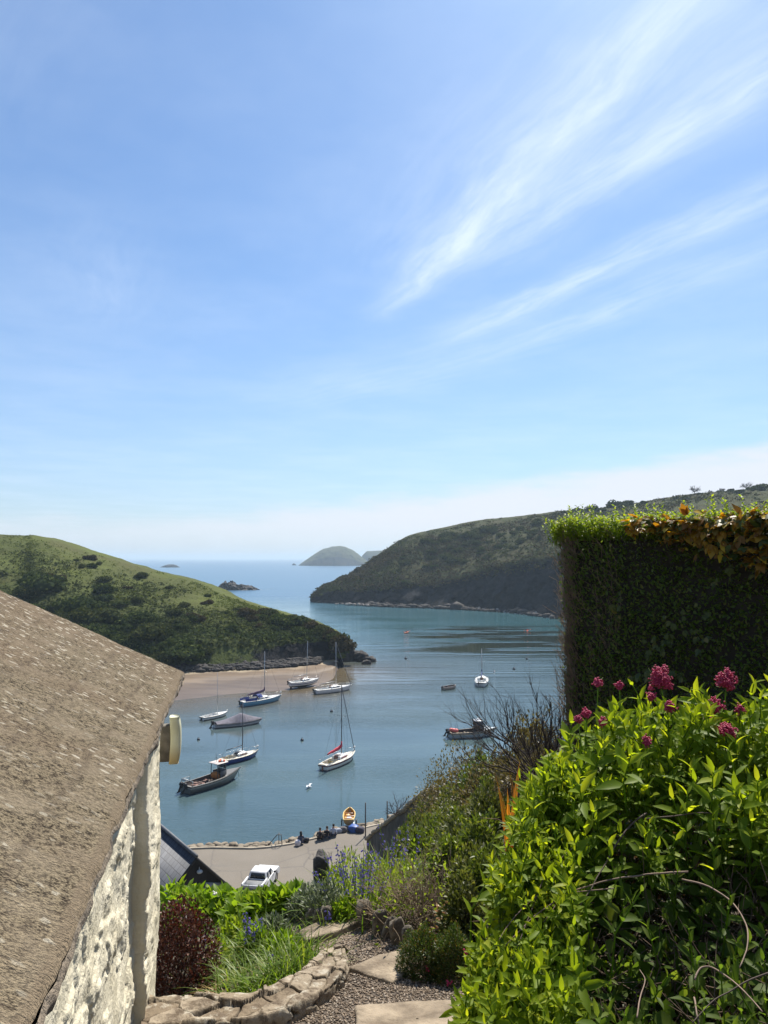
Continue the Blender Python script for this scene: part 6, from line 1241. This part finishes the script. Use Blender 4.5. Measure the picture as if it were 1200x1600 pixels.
# ---- the clipped hedge with its creeper
HA = np.array([1.64, 7.05, 0]); HB = np.array([3.75, 4.35, 0]); HD = norm(HB - HA); HN = np.array([-HD[1], HD[0], 0]); HN = HN if HN[1] > 0 else -HN; HL = float(np.linalg.norm(HB - HA)); HT = 25.32
def hedge():
    r_ = np.random.default_rng(77); root = thing('hedge', (HA[0] + 1, HA[1] - 1, 23.2), 'tall square clipped hedge, dark faced with bright green growth on top', 'hedge'); org = root.location
    u = np.linspace(0.03, HL, 60); z = np.linspace(22.6, HT - .12, 30); wd = np.linspace(.07, 1.15, 8); rows = []
    def S_(k, zz, ww): return HA + HD * k + HN * ww + np.array([0, 0, zz])
    ring = [[S_(k, zz, .07) for zz in z] + [S_(k, HT - .12, ww) for ww in wd[1:]] + [S_(k, zz, 1.15) for zz in z[::-1][1:]] for k in u]; p = np.array(ring); p += .07 * fbm(p, 2.5, 4, 6)[..., None]
    mb = MB().grid(p); mb.add(p[0], np.arange(p.shape[1])[None]); mb.build('core_block', simple('hedge_core', (.034, .027, .018), .95, .4, 12.0), root, org)  # solid dark block added inside the hedge to close it to light
    def face(n, mat, nm, tz, out, L, W, c=None):
        k = .07 + (HL - .07) * r_.random(n); zz = HT - (HT - 22.9) * r_.random(n) ** tz; ww = -r_.uniform(-.10, out, n) + .10 * fbm(np.stack([k, 0 * k, zz], -1), 1.6, 4, 3)
        p = HA + HD * k[:, None] + HN * ww[:, None]; p[:, 2] = zz; d = norm(-HN * .7 + r_.normal(size=(n, 3)) * .7 + np.array([0, 0, .35])); MB().leaves(p, d, norm(r_.normal(size=(n, 3)) * .5 + np.array([0, 0, .8]) - HN * .5), L * r_.uniform(.6, 1.2, n), W, .2).build(nm, mat, root, org)
    hg = leafm('hedge_leaf', (.075, .120, .022), (.130, .180, .034), .5, c3=(.19, .18, .055)); face(26000, hg, 'foliage', .9, .05, .040, .022)
    # end face towards the water: mostly brown twigs
    mb = MB()
    for i in range(2600):
        zz = r_.uniform(22.7, HT - .05); ww = r_.uniform(-.02, 1.1); k = r_.uniform(-.02, .22) if r_.random() < .75 else r_.uniform(0, .7); q = HA + HD * k + HN * (ww if k < .1 else r_.uniform(-.05, .05)); q[2] = zz; d = norm(-HD * r_.uniform(.1, .55) + np.array([0, 0, 1.0]) - HN * r_.uniform(0, .5) + r_.normal(size=3) * .3); mb.tube([q, q + d * .07 + r_.normal(size=3) * .01, q + d * r_.uniform(.08, .17)], .0026, .0012, 4, cap=False)
    mb.build('twig', simple('hedge_twig', (.24, .165, .105), .9, .4, 12.0), root, org)
    # soft growth on the top
    sh = leafm('hedge_shoot', (.125, .195, .018), (.195, .275, .024), .5, (1.9, 1.75, .45), c3=(.28, .32, .04)); mb = MB(); ms = MB()
    for i in range(1700):
        k = r_.uniform(-.02, HL); ww = r_.uniform(-.06, 1.1) if r_.random() < .55 else r_.uniform(-.08, .15); b_ = HA + HD * k + HN * ww; lump = .5 + .5 * fbm(np.array([[k * 3.0, ww * 3.0, 0]]), 1, 3, 9)[0]; b_[2] = HT - .16 - .05 * max(0, .12 - k) / .12; hh = .13 + .13 * lump * r_.uniform(.5, 1.35) + (.11 if r_.random() < .06 else 0); d = norm(np.array([0, 0, 1.0]) + r_.normal(size=3) * .22 - HN * .25 * (ww < .1)); e = b_ + d * hh; ms.tube([b_, e], .0022, .0012, 4, cap=False); m = int(hh / .014)
        t = np.linspace(.15, 1, m)[:, None]; an = np.arange(m) * 2.4 + r_.random() * 6; sd = np.stack([np.cos(an), np.sin(an), .45 + 0 * an], -1); mb.leaves(b_ + d * hh * t, sd + d * .35, d + r_.normal(size=(m, 3)) * .2, r_.uniform(.024, .042, m), .018, .25, .1)
    mb.build('shoot', sh, root, org); ms.build('shoot_stem', sh, root, org)
    # creeper
    cr = thing('creeper', (HA[0] + 1.5, HA[1] - 1.8, 24.9), 'bronze and gold leaved creeper sprawling over the top of the hedge', 'creeper'); og = cr.location; cm = leafm('creeper_leaf', (.16, .075, .026), (.40, .24, .030), .5, (1.6, 1.35, .35), c3=(.60, .46, .05)); cm2 = leafm('creeper_green_leaf', (.050, .072, .018), (.10, .12, .028), .35, c3=(.22, .17, .05)); a, b2 = MB(), MB(); st = MB()
    def lobed(mbx, p, d, n_, L):
        for sgn, k in ((0, 1.0), (1, .8), (-1, .8)): bb = np.cross(d, n_); mbx.leaves(p, norm(d + bb * sgn * .95), n_ + r_.normal(size=p.shape) * .1, L * k, L * .62 * k, .12, .25, rnd=r_.random(len(p)))
    n = 1150; k = .85 + (HL - .85) * r_.random(n) ** .75; edgefall = .05 + .26 * np.clip((k - .85) / 1.4, 0, 1); drop = r_.random(n) ** 1.6 * edgefall * 1.5; top = r_.random(n) < .42; ww = np.where(top, r_.uniform(-.12, .16, n), -.09 - r_.random(n) * .07 - drop * .12); zz = HT + .0 - np.where(top, 0, drop) + r_.normal(size=n) * .02 + .05 * fbm(np.stack([k, 0 * k, 0 * k], -1), 3, 3, 5); p = HA + HD * k[:, None] + HN * ww[:, None]; p[:, 2] = zz
    d = norm(-HN * .7 + r_.normal(size=(n, 3)) * .6 + np.array([0, 0, -.25])); nn = norm(np.array([0, 0, 1.0]) - HN * .35 + r_.normal(size=(n, 3)) * .35); g = r_.random(n) < np.where(top, .85, .62); lobed(a, p[g], d[g], nn[g], .088 * r_.uniform(.6, 1.3, int(g.sum()))); lobed(b2, p[~g], d[~g], nn[~g], .080 * r_.uniform(.6, 1.3, int((~g).sum())))
    n = 620; k = .5 + (HL - .5) * r_.random(n); zz = HT - .1 - r_.random(n) ** .8 * 1.7; ww = -.08 - r_.random(n) * .07; p = HA + HD * k[:, None] + HN * ww[:, None]; p[:, 2] = zz; keep = fbm(p, 2.2, 3, 4) > .16; p = p[keep]; n = len(p); lobed(b2, p, norm(-HN * .5 + r_.normal(size=(n, 3)) * .5 + np.array([0, 0, -.8])), norm(-HN + np.array([0, 0, .5]) + r_.normal(size=(n, 3)) * .3), .062 * r_.uniform(.6, 1.2, n))
    for i in range(26): k0 = r_.uniform(.7, HL); q = [HA + HD * (k0 + .12 * math.sin(j * .9 + i)) + HN * (-.09 - .01 * j) + np.array([0, 0, HT - .02 - j * .06 * r_.uniform(.6, 1.4)]) for j in range(7)]; st.tube(q, .003, .0015, 4)
    a.build('bronze_leaf', cm, cr, og); b2.build('green_leaf', cm2, cr, og); st.build('stem', darkt, cr, og)
hedge()

# ---- the big leafy valerian bushes at the lower right
OUTL = [(700, 1640), (722, 1560), (732, 1500), (738, 1440), (765, 1385), (770, 1330), (790, 1300), (808, 1245), (840, 1195), (880, 1165), (900, 1125), (935, 1105), (985, 1085), (1040, 1085), (1075, 1075), (1120, 1080), (1160, 1095), (1210, 1080), (1300, 1070)]
ol = np.array(OUTL, float)
def vdepth(px, py): return 2.25 + 1.25 * np.clip((1600 - py) / 520, 0, 1.05) - .25 * np.clip((px - 900) / 300, -.6, 1)
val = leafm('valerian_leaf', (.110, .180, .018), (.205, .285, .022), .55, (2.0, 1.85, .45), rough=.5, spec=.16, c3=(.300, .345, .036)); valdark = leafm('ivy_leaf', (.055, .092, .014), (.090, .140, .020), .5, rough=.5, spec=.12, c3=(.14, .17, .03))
def valerian(label, box, n, seed, mat, size, density, flowers=(), name='valerian_bush'):
    r_ = np.random.default_rng(seed); c = P((box[0] + box[2]) / 2, (box[1] + box[3]) / 2, 2.8); root = thing(name, (c.x, c.y, onground(c.x, c.y).z), label, 'bush'); og = root.location; lf, stm = MB(), MB(); k = 0; tries = 0
    lp_, ld_, ln_, ll_, lr_ = [], [], [], [], []
    while k < n and tries < n * 30:
        tries += 1; px = r_.uniform(box[0], box[2]); py = r_.uniform(box[1], box[3]); left = np.interp(py, ol[::-1][:, 1][np.argsort(ol[::-1][:, 1])], ol[::-1][:, 0][np.argsort(ol[::-1][:, 1])]) if False else None
        topy = np.interp(px, ol[:, 0], ol[:, 1])
        topy = topy + 16 * float(vnoise(np.array([[px / 26., seed, .5]]))[0]) + 8
        if py < topy: continue
        if vnoise(np.array([[px / 55., py / 55., seed * .37]]))[0] < -.42: continue
        if r_.random() > density(px, py): continue
        k += 1; dd = vdepth(px, py) + r_.normal() * .10 + .10 * float(fbm(np.array([[px / 60., py / 60., 0]]), 1, 3, 5)[0]); tip = np.array(tuple(P(px, py, dd))); shoot_ = r_.random() < .10; tip = tip + np.array([0, 0, .07 if shoot_ else 0]) * r_.uniform(.4, 1.2); big = r_.uniform(.75, 1.3); hgt = r_.uniform(.22, .40); lean = np.array([r_.normal() * .10 - .05, -.10 + r_.normal() * .08, 0]); base = tip - np.array([0, 0, hgt]) - lean * hgt * 2.2 + np.array([0.02, .06, 0]); mid = (base + tip) / 2 + r_.normal(size=3) * .012 - lean * .1
        stm.tube([base, mid, tip], .0034, .0022, 5, rnd=.3, cap=False); ax = norm(tip - mid); m = int(r_.integers(4, 7)); ph = r_.uniform(0, 6.28); u_ = norm(np.cross(ax, np.array([.3, 1, .2]))); w2 = np.cross(ax, u_)
        for j in range(m):
            t = 1 - (j / m) * .72; q = (mid * (1 - (t - .5) * 2) + tip * ((t - .5) * 2)) if t > .5 else base * (1 - t * 2) + mid * t * 2
            for o in (0, math.pi):
                a = ph + j * 1.5708 + o + r_.normal() * .15; out = u_ * math.cos(a) + w2 * math.sin(a); el = (1.7, 1.15, .75, .45, .25, .15, .1)[j]; lp_.append(q); ld_.append(out + ax * el + r_.normal(size=3) * .12); ln_.append(ax - out * .3 + r_.normal(size=3) * .15); ll_.append(size * big * (.58 if j == 0 else (.82 if j == 1 else 1.0)) * r_.uniform(.75, 1.2)); lr_.append(np.clip(.30 + .45 * r_.random() + (.25 if j < 2 else -.15), 0, 1))
    L = np.array(ll_); lf.leaves(np.array(lp_), np.array(ld_), np.array(ln_), L, L * .36, .30, .22, rnd=np.array(lr_)); lf.build('foliage', mat, root, og); stm.build('stem', blade_g, root, og)
    for (px, py, w_, h_) in flowers:
        dd = vdepth(px, py + 30) - .03; c = np.array(tuple(P(px, py, dd))); rx, rz_ = px2m(w_, dd) / 2.5, px2m(h_, dd) / 2.45; mb = MB(); m = int(26 + 2.6 * w_ * h_ / 14)
        for q in range(m):
            v = norm(r_.normal(size=3)); pos_ = c + v * np.array([rx * (1.05 - .35 * v[2]), rx, rz_]) * r_.uniform(.35, 1.0) * (1 + .35 * math.sin(v[0] * 5 + px) * math.cos(v[2] * 4))
            for f in range(4): mb.blob(pos_ + r_.normal(size=3) * .0045, (.0042, .0042, .0034), 1, 0, rnd=r_.random())
        mb.build('flower_head', petal_p, root, og); b_ = np.array(tuple(P(px + r_.uniform(-10, 14), py + 95, dd + .08))); ms = MB().tube([b_, (b_ + c) / 2 + np.array([.006, 0, 0]), c - np.array([0, 0, rz_ * .5])], .0036, .0026, 5)
        for f in range(7): ms.tube([c - np.array([0, 0, rz_ * .9]), c + r_.normal(size=3) * np.array([rx, rx, rz_]) * .6], .0014, .001, 4)
        ms.build('flower_stalk', blade_g, root, og)
    return root
lowdark = lambda px, py: 1.0 if (py < 1300 or px < 850) else (.55 if py < 1350 else .12)
valerian('tall lime green valerian bush with pink flower heads in front of the hedge', (870, 1075, 1290, 1330), 380, 201, val, .088, lambda px, py: 1.0 if py < 1235 else (.55 if px < 940 or px > 1140 else .22), ((1032, 1060, 36, 42), (1134, 1062, 34, 36), (1116, 1102, 32, 22), (1134, 1140, 30, 22), (934, 1066, 15, 15), (968, 1071, 12, 12), (1047, 1104, 17, 17), (916, 1114, 15, 13), (904, 1124, 12, 9), (942, 1128, 12, 12), (1112, 1126, 13, 11), (1156, 1108, 11, 11), (1018, 1088, 13, 14), (1010, 1158, 10, 16)))
valerian('leafy lime green valerian bush spreading above the path without flowers', (735, 1190, 900, 1430), 400, 202, val, .066, lambda px, py: 1.0)
valerian('lower part bush of lime green leaves hanging over the bottom of the path', (715, 1400, 900, 1640), 330, 203, val, .066, lambda px, py: .95 if px < 850 else .5)
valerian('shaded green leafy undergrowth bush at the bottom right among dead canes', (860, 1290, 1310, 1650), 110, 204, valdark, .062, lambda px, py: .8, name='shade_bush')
def shade_leaves():
    """Broad leaves low in the shade, and brown litter of dead twigs behind the canes."""
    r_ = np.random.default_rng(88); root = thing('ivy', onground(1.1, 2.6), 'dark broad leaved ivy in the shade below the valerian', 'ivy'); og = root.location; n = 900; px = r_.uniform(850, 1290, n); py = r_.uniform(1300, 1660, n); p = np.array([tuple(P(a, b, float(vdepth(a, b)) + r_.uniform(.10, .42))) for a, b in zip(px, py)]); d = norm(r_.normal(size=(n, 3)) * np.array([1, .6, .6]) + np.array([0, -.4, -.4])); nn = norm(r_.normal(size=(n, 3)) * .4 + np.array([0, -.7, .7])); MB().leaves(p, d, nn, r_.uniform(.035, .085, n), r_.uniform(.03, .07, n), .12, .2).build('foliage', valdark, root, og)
    mb = MB(); n = 3000; px = r_.uniform(820, 1290, n); py = r_.uniform(1300, 1660, n)
    for a, b in zip(px, py): q = np.array(tuple(P(a, b, float(vdepth(a, b)) + r_.uniform(.15, .5)))); e = r_.normal(size=3) * np.array([.09, .05, .09]); mb.tube([q, q + e * .5 + r_.normal(size=3) * .012, q + e], .0022, .001, 4, rnd=r_.random(), cap=False)
    tag(mb.build('litter', simple('dead_stalk', (.15, .10, .066), .9, .5, 14.0)), 'brown tangle of dead stalks in the shade at the bottom right', 'litter', kind='stuff')
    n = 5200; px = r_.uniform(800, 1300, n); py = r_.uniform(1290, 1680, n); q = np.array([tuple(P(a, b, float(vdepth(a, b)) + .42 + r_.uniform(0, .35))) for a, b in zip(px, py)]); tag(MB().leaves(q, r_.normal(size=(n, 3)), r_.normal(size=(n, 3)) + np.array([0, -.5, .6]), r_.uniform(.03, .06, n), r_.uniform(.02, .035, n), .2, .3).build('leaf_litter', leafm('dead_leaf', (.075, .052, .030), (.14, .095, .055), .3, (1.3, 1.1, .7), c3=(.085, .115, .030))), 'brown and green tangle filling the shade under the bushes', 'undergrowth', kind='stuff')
shade_leaves()
cane = simple('dead_cane', (.20, .135, .095), .75, .4, 14.0); cane2 = simple('dark_cane', (.075, .050, .036), .8, .4, 14.0)
CANES = [([(1075, 1362), (1010, 1366), (950, 1374), (890, 1392), (835, 1430), (790, 1478)], .0042, cane, 'long pale dead cane lying level across the lower right bush'), ([(1065, 1374), (1110, 1384), (1145, 1408), (1168, 1445), (1170, 1478), (1155, 1512)], .0042, cane, 'pale cane curving over in a hook at the right'), ([(1010, 1270), (985, 1290), (962, 1320), (945, 1350), (925, 1385), (900, 1425)], .0048, cane2, 'brown cane slanting down through the middle of the leafy bush'), ([(905, 1318), (880, 1336), (855, 1365), (838, 1400), (820, 1450), (800, 1500)], .0038, cane2, 'dark forked cane on the left of the leafy bush'), ([(838, 1400), (815, 1420), (795, 1444), (780, 1470)], .0030, cane, 'thin pale side cane beside the dark forked one'), ([(1085, 1530), (1092, 1512), (1110, 1510), (1140, 1528), (1170, 1556), (1192, 1582)], .0038, cane, 'pale cane arching near the bottom right corner'), ([(1085, 1560), (1090, 1590), (1096, 1630)], .0035, cane, 'short upright pale cane at the bottom right'), ([(960, 1388), (900, 1392), (870, 1410), (850, 1440)], .0026, cane, 'thin pale cane running below the long level one'), ([(995, 1590), (1000, 1560), (1008, 1530), (1000, 1515)], .003, cane, 'thin crooked cane in the shade at the bottom'), ([(1200, 1520), (1165, 1535), (1120, 1560), (1080, 1600)], .0032, cane2, 'dark slanting cane behind the bottom right arch'), ([(1010, 1280), (1050, 1275), (1090, 1270), (1130, 1272)], .0040, cane2, 'brown cane branching right from the slanting one')]
for pts, r, mt, lb in CANES:
    q = [P(px, py, float(vdepth(px, py)) - .10) for px, py in pts]; a = np.array([tuple(v) for v in q]); s = np.linspace(0, 1, len(a)); u = np.linspace(0, 1, 26); a = np.stack([np.interp(u, s, a[:, i]) for i in range(3)], -1)
    for _ in range(3): a[1:-1] = (a[:-2] + a[1:-1] * 2 + a[2:]) / 4
    a += .004 * np.stack([fbm(a, 14, 3, k) for k in (1, 2, 3)], -1); tag(MB().tube(a, r * .78, r * .42, 6).build('dead_cane', mt, origin=a[0], smooth_=True), lb, 'cane')
# a little valerian seedling over the bottom paving stone
valerian('young valerian shoot with long leaves over the bottom paving stone', (640, 1560, 740, 1640), 9, 205, val, .06, lambda px, py: 1.0, name='valerian_shoot') if False else None

# ================================================================== AIR
def haze():
    x0, x1, y0, y1, z0, z1 = -20500, 20500, -3400, 20500, -3.0, 82.0
    o = MB().box(((x0 + x1) / 2, (y0 + y1) / 2, (z0 + z1) / 2), (x1 - x0, y1 - y0, z1 - z0)).build('haze', bpy.data.materials.new('sea_haze')); m = o.data.materials[0]; m.use_nodes = True; t = NT(m.node_tree); t.n.clear()
    out = t.n.new('ShaderNodeOutputMaterial'); v = t.n.new('ShaderNodeVolumePrincipled'); v.inputs['Color'].default_value = (.66, .84, 1.0, 1); v.inputs['Density'].default_value = 0.00017; v.inputs['Anisotropy'].default_value = 0.2; t.l.new(v.outputs[0], out.inputs['Volume']); m.cycles.homogeneous_volume = True if hasattr(m.cycles, 'homogeneous_volume') else None
    tag(o, 'thin blue sea haze over the whole inlet', 'haze', kind='stuff')
haze()
